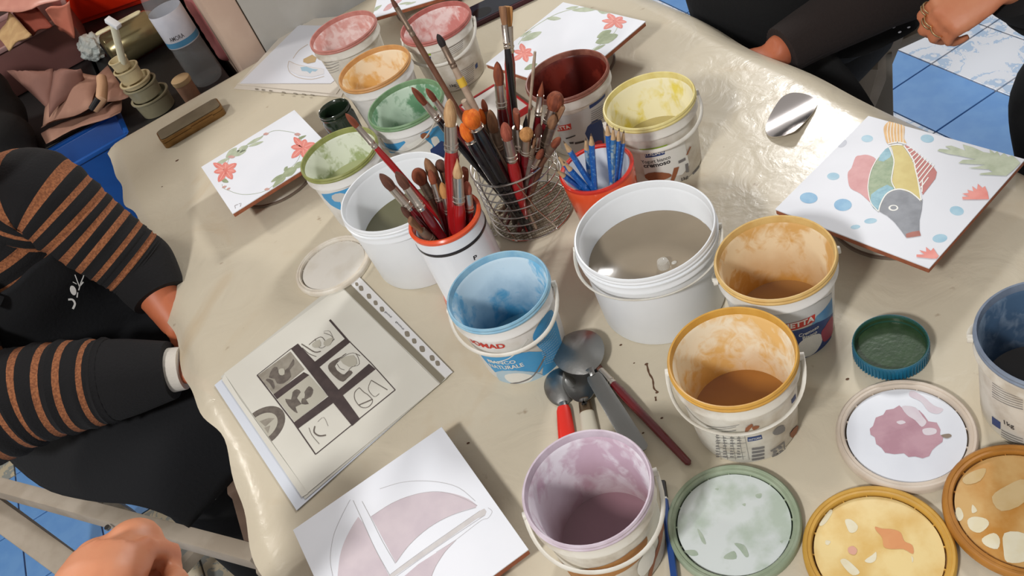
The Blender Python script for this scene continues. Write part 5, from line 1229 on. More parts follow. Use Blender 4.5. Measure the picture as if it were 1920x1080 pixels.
def hand_mb(mb, wrist, fwd, up, side, curl=.5, s=1.0, spread=.06, thumb=.6):
    """palm with four unequal fingers and a thumb; fwd = wrist to knuckles, up = back of the hand, side = +1 thumb on the left of fwd x up"""
    f = fwd.normalized(); u = (up - f * up.dot(f)).normalized(); r = f.cross(u).normalized() * side   # towards the little finger
    P = lambda a, b, c: wrist + (f * a + r * b + u * c) * s
    mb.tube([P(-.02, 0, 0), P(.0, 0, 0), P(.03, 0, 0), P(.06, 0, .001), P(.082, 0, .001), P(.09, 0, 0)], [.027 * s, .027 * s, .036 * s, .041 * s, .041 * s, .03 * s], 14, flat=.40, upv=tuple(u))
    for k in range(4):
        b = (-.030, -.010, .010, .029)[k]; L1 = (.042, .047, .043, .033)[k]; a0 = (.086, .091, .087, .078)[k]; rr0 = (.0095, .0098, .0093, .0082)[k]
        p = P(a0, b, .003); ang = 0.0; d0 = (f + r * spread * (k - 1.4)).normalized(); pts = [P(a0 - .03, b * .9, .002), p]; rad = [rr0, rr0 * 1.12]
        for j, (ll, cc) in enumerate(((L1, .75), (L1 * .62, 1.0), (L1 * .5, .7))):
            ang += curl * cc * (1 + .06 * k); d = d0 * math.cos(ang) - u * math.sin(ang)
            p2 = p + d * ll * s; pts += [p.lerp(p2, .5), p2]; rad += [rr0 * (1 - .08 * j) * .97, rr0 * (1.02 - .1 * j)]; p = p2
        mb.tube(pts, [q * s for q in rad], 10); mb.ball(tuple(p), rad[-1] * s, 10, 6); mb.ball(tuple(P(a0, b, .004)), rr0 * 1.15 * s, 10, 6)
    t0 = P(.018, -.026, -.004); t1 = t0 + (f * .5 - r * .75 - u * .25).normalized() * .042 * s; t2 = t1 + (f * .9 - r * .25 * (1 - thumb) + r * thumb * .3 - u * .4).normalized() * .034 * s; t3 = t2 + (f * .8 + r * thumb * .7 - u * .4).normalized() * .026 * s
    mb.tube([P(.0, -.012, 0), t0, t1, t2, t3], [.014 * s, .016 * s, .0125 * s, .0115 * s, .009 * s], 12); mb.ball(tuple(t3), .009 * s, 10, 6)
    return P
def head_mb(mb, c, face, s=1.0):
    f = Vector(face).normalized(); rz_ = math.atan2(f.y, f.x); Rr = Matrix.Rotation(rz_, 3, 'Z')
    Q = lambda x, y, z: tuple(Vector(c) + Rr @ Vector((x, y, z)) * s)
    for (x, y, z, r_) in [(-.012, 0, .03, .088), (.015, 0, -.02, .072), (.03, 0, -.065, .05), (.0, 0, .06, .078), (-.03, 0, .0, .078)]:
        mb.ball(Q(x, y, z), r_ * s, 20, 12)
    mb.tube([Q(.085, 0, .022), Q(.098, 0, .0), Q(.108, 0, -.018), Q(.09, 0, -.026)], [.008 * s, .010 * s, .015 * s, .012 * s], 8)
    mb.tube([Q(.068, -.024, -.052), Q(.080, 0, -.05), Q(.068, .024, -.052)], [.006 * s, .009 * s, .006 * s], 8)
    for sy in (-1, 1):
        mb.ball(Q(-.005, sy * .083, -.005), (.016 * s, .010 * s, .028 * s), 10, 8)
        mb.tube([Q(.072, sy * .048, .036), Q(.086, sy * .026, .038), Q(.085, sy * .01, .032)], [.008 * s] * 3, 8)
    return Q
def face_parts(parent, Q, s=1.0):
    for sy in (-1, 1):
        p = Q(.074, sy * .030, .012); MB().ball(p, .0115 * s, 12, 8).build('eye', mat('eye_white', S(226, 222, 216), .2), parent)
        p = Q(.0835, sy * .030, .012); MB().ball(p, .0045 * s, 10, 6).build('iris', mat('eye_dark', S(48, 30, 22), .2), parent)
    MB().tube([Q(.077, -.02, -.050), Q(.088, 0, -.048), Q(.077, .02, -.050)], [.003 * s, .005 * s, .003 * s], 8).build('lips', mat('lips', S(170, 90, 80), .5), parent)
def sleeve(name, pts, rad, parent, mats, period=None, duty=.36, seg=60, phase=0.0, wr=0.0, n=28, flat=1.0, upv=None):
    """cloth tube; stripes are separate bands of the mesh when period is given"""
    P_ = smooth_poly([tuple(p) + (r,) for p, r in zip(pts, rad)], max(4, seg // max(1, len(pts) - 1)), False)
    mb = MB(); o = 0; pp = [Vector(p[:3]) for p in P_]; rr_ = [p[3] for p in P_]; s_ = 0
    rj = random.Random(len(pts) * 7 + int(rad[0] * 1e4))
    rr_ = [r * (1 + wr * math.sin(i * .9) * rj.random()) for i, r in enumerate(rr_)]
    mb.tube(pp, rr_, n, flat=flat, upv=upv)
    if period:
        d = 0; k = 0; idx = []
        for i in range(len(pp) - 1):
            d += (pp[i + 1] - pp[i]).length; m_ = 1 if ((d + phase) / period) % 1 < duty else 0
            for q in range(n): mb.m[k] = m_; k += 1
    return mb.build(name, mats, parent)
KNITB = mat('black_knit', S(11, 10, 13), .95, bump=.5, bscale=300); KNITO = mat('orange_brown_stripe', S(156, 98, 62), .95, var=S(118, 70, 44), scale=300, amt=.9, bump=.7, bscale=320)
APR = mat('black_apron_cloth', S(10, 12, 17), .9, bump=.35, bscale=160); BLKC = mat('black_cloth', S(7, 7, 9), .9, bump=.3, bscale=120)
HAIR = mat('dark_hair', S(28, 22, 20), .6, bump=.5, bscale=200)
# --- woman at the left
pw = thing('person', 'person in black and orange striped sweater and dark apron, seated at the left table edge', 'person', (-.79, 1.44, 0))
def loc(p): return Vector(p) - Vector(pw.location)
FW = Vector((.55, -.835, 0)); LT = Vector((.835, .55, 0)); OW = Vector((-.79, 1.44, 0))
def wf(f, l, z): return OW + FW * f + LT * l + Vector((0, 0, z))
pel = wf(0, 0, .53); belly = wf(.035, 0, .70); chest = wf(.085, 0, .87); neck = wf(.12, 0, .995)
shL = at(66, 366, .20); shR = wf(.10, -.165, .945); elL = at(262, 500, .035); wrL = at(336, 612, -.04)
elR = at(-40, 755, .02); wrR = at(345, 690, -.045)
mb = MB()
mb.tube([loc(p) for p in (pel - V3(0, 0, .06), pel, belly, chest, neck - V3(.02, 0, .04))], [.11, .13, .115, .125, .06], 24, flat=.75, upv=tuple(FW))
mb.tube([loc(neck - V3(.02, 0, .06)), loc(neck), loc(neck + V3(.02, 0, .08))], [.06, .055, .055], 16)
for sh, el, wr_ in ((shL, elL, wrL), (shR, elR, wrR)):
    mb.tube([loc(chest.lerp(sh, .4)), loc(sh), loc(sh.lerp(el, .5)), loc(el), loc(el.lerp(wr_, .4)), loc(wr_)], [.06, .055, .045, .038, .036, .026], 16)
hand_mb(mb, loc(wrL), V3(.45, -.75, -.1), V3(.2, 0, 1), 1, .5, .95); hand_mb(mb, loc(wrR), V3(.9, .05, -.12), V3(.1, -.1, 1), -1, .45, .95)
for sy in (-1, 1):
    hp = wf(.03, sy * .08, .52); kn = wf(.35, sy * .065, .545); an = wf(.32, sy * .085, .09)
    mb.tube([loc(hp), loc(hp.lerp(kn, .5)), loc(kn), loc(kn.lerp(an, .35)), loc(an)], [.075, .068, .055, .05, .035], 16)
    sleeve('trouser_leg', [loc(hp), loc(hp.lerp(kn, .5)), loc(kn), loc(kn.lerp(an, .4)), loc(an)], [.088, .080, .068, .066, .055], pw, [BLKC], seg=40)
    sleeve('shoe', [loc(an - FW * .03 + V3(0, 0, -.05)), loc(an + FW * .06 + V3(0, 0, -.05)), loc(an + FW * .17 + V3(0, 0, -.058))], [.036, .038, .03], pw, [BLACK], seg=12)
    mb.tube([loc(an), loc(an + FW * .02 + V3(0, 0, -.03)), loc(an + FW * .14 + V3(0, 0, -.055))], [.036, .038, .028], 12)
hW = wf(.19, 0, 1.18)
mb.tube([loc(neck), loc(hW + V3(-.03, 0, -.05))], [.056, .054], 14)
Qh = head_mb(mb, loc(hW), (.55, -.8, -.5), 1.0)
fuse(mb, 'body', SKIND, pw, .0065, 3); face_parts(pw, Qh)
hm_ = MB(); hc = loc(hW)
for (x, y, z, r_) in [(-.02, .03, .045, .096), (-.02, .045, -.01, .092), (-.03, .06, -.07, .066), (-.04, .06, -.08, .06), (-.01, .01, .065, .085)]: hm_.ball(tuple(hc + V3(x, y, z)), r_, 18, 12)
fuse(hm_, 'hair', HAIR, pw, .01, 3)
sleeve('sweater_body', [loc(wf(-.005, 0, .50)), loc(wf(.0, 0, .57)), loc(belly), loc(chest), loc(chest.lerp(neck, .6)), loc(neck + V3(-.01, 0, -.02))], [.150, .155, .155, .165, .12, .065], pw, [KNITB, KNITO], .034, .36, 110, wr=.02, n=40, flat=.72, upv=tuple(FW))
sleeve('sweater_sleeve', [loc(chest.lerp(shL, .55)), loc(shL), loc(shL.lerp(elL, .5)), loc(shL.lerp(elL, .85)), loc(elL)], [.075, .076, .066, .060, .058], pw, [KNITB, KNITO], .0265, .36, 110, wr=.03)
sleeve('black_cuff', [loc(shL.lerp(elL, .93)), loc(elL), loc(elL.lerp(wrL, .3)), loc(elL.lerp(wrL, .52))], [.057, .058, .052, .045], pw, [KNITB])
sleeve('sweater_sleeve', [loc(chest.lerp(shR, .55)), loc(shR), loc(shR.lerp(elR, .5)), loc(elR + V3(-.02, -.01, 0)), loc(elR.lerp(wrR, .3)), loc(elR.lerp(wrR, .66))], [.075, .082, .085, .086, .078, .066], pw, [KNITB, KNITO], .032, .33, 130, wr=.05)
sleeve('black_cuff', [loc(elR.lerp(wrR, .60)), loc(elR.lerp(wrR, .75)), loc(elR.lerp(wrR, .94))], [.067, .060, .046], pw, [KNITB])
sleeve('white_cuff', [loc(elR.lerp(wrR, .90)), loc(elR.lerp(wrR, 1.0))], [.036, .034], pw, [mat('white_cuff_knit', S(206, 200, 190), .9, bump=.4, bscale=200)])
# apron: bib, lap and the fall at the side
def cloth_grid(name, rows, m, parent, thick=.003, sub=4):
    R_ = [smooth_poly([tuple(p) for p in r], sub, False) for r in rows]; n = len(R_[0])
    cols = [smooth_poly([R_[i][j] for i in range(len(R_))], sub, False) for j in range(n)]
    mb = MB(); mrow = len(cols[0]); vs = [cols[j][i] for j in range(n) for i in range(mrow)]
    mb.add(vs, [(j * mrow + i, (j + 1) * mrow + i, (j + 1) * mrow + i + 1, j * mrow + i + 1) for j in range(n - 1) for i in range(mrow - 1)])
    o = mb.build(name, m, parent, auto=False)
    s_ = o.modifiers.new('thick', 'SOLIDIFY'); s_.thickness = thick; s_.offset = 0
    return o
def arow(cx, z, hw, front, drop, cy=1.2, back=.0):
    return [loc(p) for p in (V3(cx - back, cy - hw - .01, z - drop), V3(cx + front * .45 - back * .3, cy - hw * .82, z - drop * .45), V3(cx + front, cy - hw * .42, z), V3(cx + front * 1.1, cy, z + .004), V3(cx + front, cy + hw * .42, z), V3(cx + front * .45 - back * .3, cy + hw * .82, z - drop * .45), V3(cx - back, cy + hw + .01, z - drop))]
def arw(F, z, hw, drop, back):
    return [loc(wf(F - back, -hw - .01, z - drop)), loc(wf(F - back * .45, -hw * .85, z - drop * .5)), loc(wf(F - back * .08, -hw * .45, z)), loc(wf(F, 0, z + .004)), loc(wf(F - back * .08, hw * .45, z)), loc(wf(F - back * .45, hw * .85, z - drop * .5)), loc(wf(F - back, hw + .01, z - drop))]
cloth_grid('apron', [arw(.222, .885, .075, .0, .02), arw(.215, .83, .10, .0, .04), arw(.19, .76, .15, .0, .09), arw(.185, .70, .19, .01, .14), arw(.19, .655, .225, .05, .12), arw(.25, .638, .225, .08, .06), arw(.33, .632, .19, .075, .02), arw(.395, .625, .15, .07, 0), arw(.43, .585, .13, .06, 0), arw(.44, .47, .12, .0, 0)], APR, pw)
for sy, off in ((-1, 0), (1, 0)):
    pts = [loc(wf(.222, sy * .07, .875)), loc(wf(.215, sy * .085, .915)), loc(wf(.19, sy * .09, .955)), loc(wf(.13, sy * .075, .995)), loc(wf(.05, sy * .03, 1.01))]
    sleeve('apron_strap', pts, [.013] * 5, pw, [APR], seg=24, n=10, flat=.3, upv=(0, sy * .6, 1))
# little white cat-like scribble printed on the bib
ZL = mat('white_scribble', S(206, 206, 204), .8)
def apx(u, v):
    d = ray(u, v); tt = 0; best = None
    # the bib lies close to this plane
    n_ = (FW * .95 + V3(0, 0, .08)).normalized(); p0 = wf(.222, 0, .83) + n_ * .010
    k = (p0 - CP).dot(n_) / d.dot(n_); return CP + d * k
scr = []
def z2(x, y): return (x / 2.572, 280 + y / 2.572)
for pts, w__ in [([(408, 570), (404, 610), (392, 640), (380, 680)], 1.6), ([(352, 770), (362, 745), (350, 725), (330, 725)], 4), ([(362, 605), (375, 640), (385, 665)], 1.6), ([(352, 640), (370, 650)], 1.6), ([(385, 660), (402, 640)], 2.5), ([(375, 690), (372, 715)], 2)]:
    scr += [[tuple(loc(apx(*z2(x, y)))) for x, y in q] for q in ribbon(smooth_poly(pts, 3, False), w__ * 2.2)]
scr.append([tuple(loc(apx(*z2(x, y)))) for x, y in circ((352, 680), 14, 12, 24, rot=-.3)])
mb = MB()
for q in scr: mb.add(q, [tuple(range(len(q)))])
o = mb.build('bib_print', ZL, pw, smooth=False); s_ = o.modifiers.new('t', 'SOLIDIFY'); s_.thickness = .001
# --- person top right, brown knitted sleeve
pa = thing('person', 'person in black with a ribbed brown sleeve, seated behind the far right table edge', 'person', (.92, 1.42, 0))
oa = Vector(pa.location)
def la(p): return Vector(p) - oa
pelA = V3(.88, 1.57, .53); belA = V3(.735, 1.47, .70); cheA = V3(.86, 1.48, .90); nkA = V3(.97, 1.46, 1.05)
shA = V3(.89, 1.28, .97); shA2 = V3(.92, 1.66, .97); elA = at(1745, -62, -.02); wrA = at(1452, 100, -.035); elA2 = V3(.86, 1.80, .74); wrA2 = V3(.70, 1.72, .60)
mb = MB()
mb.tube([la(p) for p in (pelA - V3(0, 0, .06), pelA, belA, cheA, nkA - V3(0, 0, .04))], [.12, .15, .13, .14, .07], 24, flat=.75, upv=(1, 0, 0))
mb.tube([la(nkA - V3(0, 0, .06)), la(nkA), la(nkA + V3(-.02, 0, .08))], [.06, .055, .055], 16)
for sh, el, wr_ in ((shA, elA, wrA), (shA2, elA2, wrA2)):
    mb.tube([la(cheA.lerp(sh, .4)), la(sh), la(sh.lerp(el, .5)), la(el), la(el.lerp(wr_, .4)), la(wr_)], [.06, .055, .045, .038, .036, .027], 16)
hand_mb(mb, la(wrA), V3(-.8, .25, -.12), V3(0, 0, 1), 1, .5, .95); hand_mb(mb, la(wrA2), V3(-.2, -.8, -.15), V3(0, 0, 1), -1, .4, .95)
for sy in (-1, 1):
    hp = pelA + V3(-.03, sy * .085, -.03); kn = V3(.52, 1.38 + sy * .10, .51); an = V3(.56, 1.38 + sy * .1, .09)
    mb.tube([la(hp), la(hp.lerp(kn, .5)), la(kn), la(kn.lerp(an, .35)), la(an)], [.09, .08, .06, .056, .035], 16)
    mb.tube([la(an), la(an + V3(-.02, 0, -.03)), la(an + V3(-.16, 0, -.055))], [.036, .038, .028], 12)
for sy in (-1, 1):
    hp = pelA + V3(-.03, sy * .085, -.03); kn = V3(.52, 1.38 + sy * .10, .51); an = V3(.56, 1.38 + sy * .1, .09)
    sleeve('trouser_leg', [la(hp), la(hp.lerp(kn, .5)), la(kn), la(kn.lerp(an, .4)), la(an)], [.10, .09, .072, .068, .055], pa, [BLKC], seg=40)
    sleeve('shoe', [la(an + V3(.03, 0, -.05)), la(an + V3(-.06, 0, -.05)), la(an + V3(-.18, 0, -.058))], [.036, .038, .03], pa, [BLACK], seg=12)
QA = head_mb(mb, la(nkA + V3(.0, 0, .2)), (-1, 0, -.3), 1.0)
fuse(mb, 'body', SKIND, pa, .0065, 3); face_parts(pa, QA)
hm_ = MB(); hc = la(nkA + V3(.0, 0, .2))
for (x, y, z, r_) in [(.03, 0, .045, .098), (.05, 0, -.01, .095), (.05, 0, -.08, .08), (0, 0, .07, .085)]: hm_.ball(tuple(hc + V3(x, y, z)), r_, 18, 12)
fuse(hm_, 'hair', HAIR, pa, .01, 3)
sleeve('black_top', [la(pelA + V3(0, 0, -.06)), la(pelA + V3(0, 0, .05)), la(belA), la(cheA), la(cheA.lerp(nkA, .6)), la(nkA + V3(0, 0, -.02))], [.175, .19, .215, .19, .13, .07], pa, [BLKC], wr=.03, n=40, flat=.95, upv=(1, 0, 0))
RIB = mat('dark_brown_ribbed_knit', S(36, 27, 25), .95, bump=.4, bscale=200)
def rib_sleeve(name, pts, rad, parent):
    o = sleeve(name, pts, rad, parent, [RIB], seg=70, n=72)
    for v in o.data.vertices: pass
    return o
P_ = smooth_poly([tuple(la(p)) + (r,) for p, r in zip([shA, shA.lerp(elA, .6), elA + V3(.02, 0, 0), elA.lerp(wrA, .35), elA.lerp(wrA, .75), wrA + V3(.012, -.003, 0)], [.070, .066, .062, .056, .045, .040])], 12, False)
mb = MB(); n = 64; mb.tube([p[:3] for p in P_], [p[3] for p in P_], n)
o_ = mb.build('ribbed_sleeve', RIB, pa)
cen = [Vector(p[:3]) for p in P_]
for i, v in enumerate(o_.data.vertices):
    ci = min(range(len(cen)), key=lambda k: (cen[k] - v.co).length_squared); k = i % n
    v.co += (v.co - cen[ci]).normalized() * (.0012 if k % 2 else -.0008)
sleeve('black_sleeve', [la(shA2), la(shA2.lerp(elA2, .5)), la(elA2), la(elA2.lerp(wrA2, .5)), la(wrA2)], [.08, .075, .07, .058, .046], pa, [BLKC])
def lapcloth(name, parent, lf, cx0, cx1, cy, hw, m, z=.62, sgn=-1):
    rows = []
    for k, (f_, dz, dr) in enumerate([(0, .03, .05), (.25, .01, .07), (.5, 0, .09), (.75, -.005, .10), (.95, -.02, .10), (1.02, -.10, .07), (1.03, -.22, .03)]):
        x = cx0 + (cx1 - cx0) * f_
        rows.append([lf(V3(x, cy - hw - .01, z + dz - dr)), lf(V3(x, cy - hw * .8, z + dz - dr * .4)), lf(V3(x, cy - hw * .4, z + dz)), lf(V3(x, cy, z + dz - .006)), lf(V3(x, cy + hw * .4, z + dz)), lf(V3(x, cy + hw * .8, z + dz - dr * .4)), lf(V3(x, cy + hw + .01, z + dz - dr))])
    return cloth_grid(name, rows, m, parent)
lapcloth('black_skirt', pa, la, .67, .48, 1.35, .235, BLKC)
# lacy hem with pierced dots, behind the sleeve
lace = at(1700, 58, -.14); HM_ = MB()
hem = [at(u, v, -.16) for u, v in [(1560, 110), (1600, 108), (1640, 96), (1668, 82), (1700, 66), (1722, 48), (1733, 10), (1745, -40)]]
top = [p + V3(.02, .13, .10) for p in hem]
rows = [[la(p) for p in top], [la(p.lerp(q, .5) + V3(0, 0, .012)) for p, q in zip(top, hem)], [la(p) for p in hem]]
cloth_grid('lace_hem', rows, BLKC, pa, .003)
dots = MB()
for u, v in [(1676, 51), (1693, 43), (1709, 35), (1687, 60), (1704, 51)]:
    p = la(at(u, v, -.112)); dots.ball(tuple(p), (.0032, .0022, .0012), 8, 5)
o = dots.build('lace_bead', mat('lace_light', S(196, 196, 204), .5), pa); o['kind'] = 'stuff'
# --- person right, ringed hand
pb = thing('person', 'person in black with a ringed hand, seated at the right beyond the fish tile', 'person', (1.2, .9, 0))
ob = Vector(pb.location)
def lb(p): return Vector(p) - ob
pelB = V3(1.38, .93, .53); belB = V3(1.25, .94, .70); cheB = V3(1.22, .97, .90); nkB = V3(1.19, .99, 1.06)
shB = V3(1.18, 1.14, .99); shB2 = V3(1.18, .80, .99); wrB = at(1878, -28, .06); elB = at(2010, -40, .0); elB2 = V3(1.10, .72, .80); wrB2 = V3(.92, .80, .72)
mb = MB()
mb.tube([lb(p) for p in (pelB - V3(0, 0, .06), pelB, belB, cheB, nkB - V3(0, 0, .04))], [.12, .15, .13, .14, .07], 24, flat=.75, upv=(1, 0, 0))
mb.tube([lb(nkB - V3(0, 0, .06)), lb(nkB), lb(nkB + V3(-.02, 0, .08))], [.06, .055, .055], 16)
for sh, el, wr_ in ((shB, elB, wrB), (shB2, elB2, wrB2)):
    mb.tube([lb(cheB.lerp(sh, .4)), lb(sh), lb(sh.lerp(el, .5)), lb(el), lb(el.lerp(wr_, .4)), lb(wr_)], [.06, .055, .045, .038, .036, .026], 16)
fwdB = (at(1782, 26, .03) - wrB).normalized()
PB_ = hand_mb(mb, lb(wrB), fwdB, V3(.15, -.5, .85), -1, .95, .92, .05, 1.2); hand_mb(mb, lb(wrB2), V3(-.8, .2, -.15), V3(0, 0, 1), 1, .4, .95)
for sy in (-1, 1):
    hp = pelB + V3(-.03, sy * .085, -.03); kn = V3(.985, .94 + sy * .095, .52); an = V3(.99, .94 + sy * .09, .09)
    mb.tube([lb(hp), lb(hp.lerp(kn, .5)), lb(kn), lb(kn.lerp(an, .35)), lb(an)], [.09, .08, .06, .056, .035], 16)
    mb.tube([lb(an), lb(an + V3(-.02, 0, -.03)), lb(an + V3(-.16, 0, -.055))], [.036, .038, .028], 12)
for b_, a0_, off in ((-.030, .086, .018), (-.030, .086, .024), (-.010, .091, .020), (-.010, .091, .026), (.010, .087, .022)):
    c_ = PB_(a0_ + off * .78, b_, .003 - off * .62); d_ = (PB_(a0_ + off * .78 + .01, b_, .003 - off * .62 - .008) - c_).normalized()
    e_ = d_.orthogonal().normalized(); g_ = d_.cross(e_)
    MB().tube([c_ + (e_ * math.cos(2 * PI * k / 24) + g_ * math.sin(2 * PI * k / 24)) * .0108 for k in range(24)], .0014, 8, closed=True).build('ring', mat('gold_ring', S(226, 196, 150), .2, 1.0), pb)
QB = head_mb(mb, lb(nkB + V3(-.04, 0, .2)), (-1, 0, -.3), 1.0)
fuse(mb, 'body', SKIN, pb, .0045, 2); face_parts(pb, QB)
hm_ = MB(); hc = lb(nkB + V3(-.04, 0, .2))
for (x, y, z, r_) in [(.03, 0, .045, .098), (.05, 0, -.01, .095), (.05, 0, -.08, .08), (0, 0, .07, .085)]: hm_.ball(tuple(hc + V3(x, y, z)), r_, 18, 12)
fuse(hm_, 'hair', HAIR, pb, .01, 3)
sleeve('black_top', [lb(pelB + V3(0, 0, -.06)), lb(pelB + V3(0, 0, .05)), lb(belB), lb(cheB), lb(cheB.lerp(nkB, .6)), lb(nkB + V3(0, 0, -.02))], [.175, .18, .175, .18, .13, .07], pb, [BLKC], wr=.03, n=40, flat=.8, upv=(1, 0, 0))
sleeve('black_sleeve', [lb(shB), lb(shB.lerp(elB, .5)), lb(elB), lb(elB.lerp(wrB, .5)), lb(wrB + V3(.02, 0, 0))], [.085, .08, .078, .066, .052], pb, [BLKC])
sleeve('black_sleeve', [lb(shB2), lb(shB2.lerp(elB2, .5)), lb(elB2), lb(elB2.lerp(wrB2, .5)), lb(wrB2)], [.08, .075, .07, .058, .046], pb, [BLKC])
for sy in (-1, 1):
    hp = pelB + V3(-.03, sy * .085, -.03); kn = V3(.985, .94 + sy * .095, .52); an = V3(.99, .94 + sy * .09, .09)
    sleeve('trouser_leg', [lb(hp), lb(hp.lerp(kn, .5)), lb(kn), lb(kn.lerp(an, .4)), lb(an)], [.11, .10, .085, .075, .06], pb, [BLKC], seg=40)
    sleeve('shoe', [lb(an + V3(.03, 0, -.05)), lb(an + V3(-.06, 0, -.05)), lb(an + V3(-.18, 0, -.058))], [.036, .038, .03], pb, [BLACK], seg=12)
# ------------------------------------------------------------------ fist at the bottom left
pc = thing('person', 'person whose bare fist with a thin black cord shows at the bottom left corner', 'person', (-1.0, .15, 0))
oc = Vector(pc.location)
def lc(p): return Vector(p) - oc
pelC = V3(-1.04, .12, .53); belC = V3(-1.05, .13, .70); cheC = V3(-1.03, .15, .90); nkC = V3(-1.02, .17, 1.06)
hC = .26
wrC = at(150, 1205, hC - .01); fC = (at(192, 1065, hC) - at(150, 1205, hC)).normalized()
shC = V3(-.97, .32, .97); elC = wrC + V3(-.22, -.12, -.03); shC2 = V3(-.99, -.02, .98); elC2 = V3(-.95, -.12, .76); wrC2 = V3(-.80, -.04, .70)
mb = MB()
mb.tube([lc(p) for p in (pelC - V3(0, 0, .06), pelC, belC, cheC, nkC - V3(0, 0, .04))], [.12, .15, .13, .14, .07], 24, flat=.75, upv=(1, 0, 0))
mb.tube([lc(nkC - V3(0, 0, .06)), lc(nkC), lc(nkC + V3(.02, 0, .08))], [.06, .055, .055], 16)
for sh, el, wr_ in ((shC, elC, wrC), (shC2, elC2, wrC2)):
    mb.tube([lc(cheC.lerp(sh, .4)), lc(sh), lc(sh.lerp(el, .5)), lc(el), lc(el.lerp(wr_, .4)), lc(wr_)], [.06, .055, .045, .040, .038, .030], 16)
PC_ = hand_mb(mb, lc(wrC), fC + V3(0, 0, -.15), V3(.05, -.1, 1), -1, 1.35, 1.0, .02, 1.0); hand_mb(mb, lc(wrC2), V3(.8, .2, -.2), V3(0, 0, 1), 1, .4, .95)
mb.ball(tuple(PC_(.105, .0, -.016)), (.030, .030, .024), 16, 10); mb.ball(tuple(PC_(.09, .026, -.014)), .026, 16, 10)
mb.tube([PC_(-.01, 0, .002), PC_(.02, .0, .008), PC_(.05, 0, .01), PC_(.08, .0, .006)], [.034, .040, .044, .040], 16, flat=.6, upv=(0, 0, 1))
for sy in (-1, 1):
    hp = pelC + V3(.03, sy * .085, -.03); kn = V3(-.66 + sy * .02, .22 + sy * .09, .52); an = V3(-.70, .22 + sy * .1, .09)
    mb.tube([lc(hp), lc(hp.lerp(kn, .5)), lc(kn), lc(kn.lerp(an, .35)), lc(an)], [.09, .08, .06, .056, .035], 16)
    mb.tube([lc(an), lc(an + V3(.02, 0, -.03)), lc(an + V3(.16, 0, -.055))], [.036, .038, .028], 12)
QC = head_mb(mb, lc(nkC + V3(.03, 0, .2)), (1, .2, -.2), 1.0)
fuse(mb, 'body', SKIN, pc, .0045, 3); face_parts(pc, QC)
hm_ = MB(); hc = lc(nkC + V3(.03, 0, .2))
for (x, y, z, r_) in [(-.03, 0, .045, .098), (-.05, 0, -.01, .095), (-.05, 0, -.08, .08), (0, 0, .07, .085)]: hm_.ball(tuple(hc + V3(x, y, z)), r_, 18, 12)
fuse(hm_, 'hair', HAIR, pc, .01, 3)
sleeve('black_top', [lc(pelC + V3(0, 0, -.06)), lc(pelC + V3(0, 0, .05)), lc(belC), lc(cheC), lc(cheC.lerp(nkC, .6)), lc(nkC + V3(0, 0, -.02))], [.175, .18, .175, .18, .13, .07], pc, [BLKC], wr=.03, n=40, flat=.8, upv=(1, 0, 0))
sleeve('black_sleeve', [lc(shC), lc(shC.lerp(elC, .5)), lc(elC), lc(elC.lerp(wrC, .5))], [.085, .08, .07, .06], pc, [BLKC])
sleeve('black_sleeve', [lc(shC2), lc(shC2.lerp(elC2, .5)), lc(elC2), lc(elC2.lerp(wrC2, .5)), lc(wrC2)], [.08, .075, .07, .058, .046], pc, [BLKC])
for sy in (-1, 1):
    hp = pelC + V3(.03, sy * .085, -.03); kn = V3(-.66 + sy * .02, .22 + sy * .09, .52); an = V3(-.70, .22 + sy * .1, .09)
    sleeve('trouser_leg', [lc(hp), lc(hp.lerp(kn, .5)), lc(kn), lc(kn.lerp(an, .4)), lc(an)], [.11, .10, .085, .075, .06], pc, [BLKC], seg=40)
    sleeve('shoe', [lc(an + V3(-.03, 0, -.05)), lc(an + V3(.06, 0, -.05)), lc(an + V3(.18, 0, -.058))], [.036, .038, .03], pc, [BLACK], seg=12)
f_ = (fC + V3(0, 0, -.15)).normalized(); upC = V3(.05, -.1, 1); upC = (upC - f_ * upC.dot(f_)).normalized(); rC = f_.cross(upC)
cw = PC_(.028, 0, .006); cord = [cw + rC * .0475 * math.cos(2 * PI * k / 40) + upC * .033 * math.sin(2 * PI * k / 40) for k in range(40)]
MB().tube(cord, .0016, 8, closed=True).build('black_cord', BLACK, pc)
# ------------------------------------------------------------------ chairs
CHM = mat('beige_painted_wood', S(178, 166, 150), .55, var=S(152, 138, 120), scale=20, bump=.1)
CHB = mat('brown_painted_wood', S(112, 92, 78), .6, var=S(92, 74, 62), scale=20)
def bar(p, q, w_, h_, up=(0, 0, 1)):
    d = (q - p); L_ = d.length; d.normalize(); u = Vector(up) - d * Vector(up).dot(d); u.normalize(); r = d.cross(u)
    M_ = Matrix((d, r, u)).transposed(); mb = MB(); mb.box(tuple((p + q) / 2), (L_, w_, h_), 0, M_); return mb
def chair(name, label, c, rz, extra=None):
    t = thing(name, label, 'chair', (c[0], c[1], 0), rz, 'folding chairs around the table')
    m = MB(); m.box((0, 0, .425), (.40, .40, .022)); m.build('seat', CHM, t, bevel=.006)
    for sy in (-1, 1):
        bar(V3(.19, sy * .215, .01), V3(-.19, sy * .215, .80), .022, .038, (1, 0, 0)).build('long_leg', CHM, t, bevel=.003)
        bar(V3(-.19, sy * .19, .01), V3(.17, sy * .19, .412), .020, .036, (1, 0, 0)).build('short_leg', CHM, t, bevel=.003)
        m = MB().tube([(.0, sy * .20, .22), (.0, sy * .229, .22)], .007, 10); m.build('pivot_screw', STEELB, t)
    for z, x in ((.74, -.163), (.66, -.124)): bar(V3(x, -.215, z), V3(x, .215, z), .016, .05).build('back_slat', CHM, t, bevel=.003)
    bar(V3(.15, -.215, .10), V3(.15, .215, .10), .018, .03).build('cross_bar', CHM, t, bevel=.002)
    return t
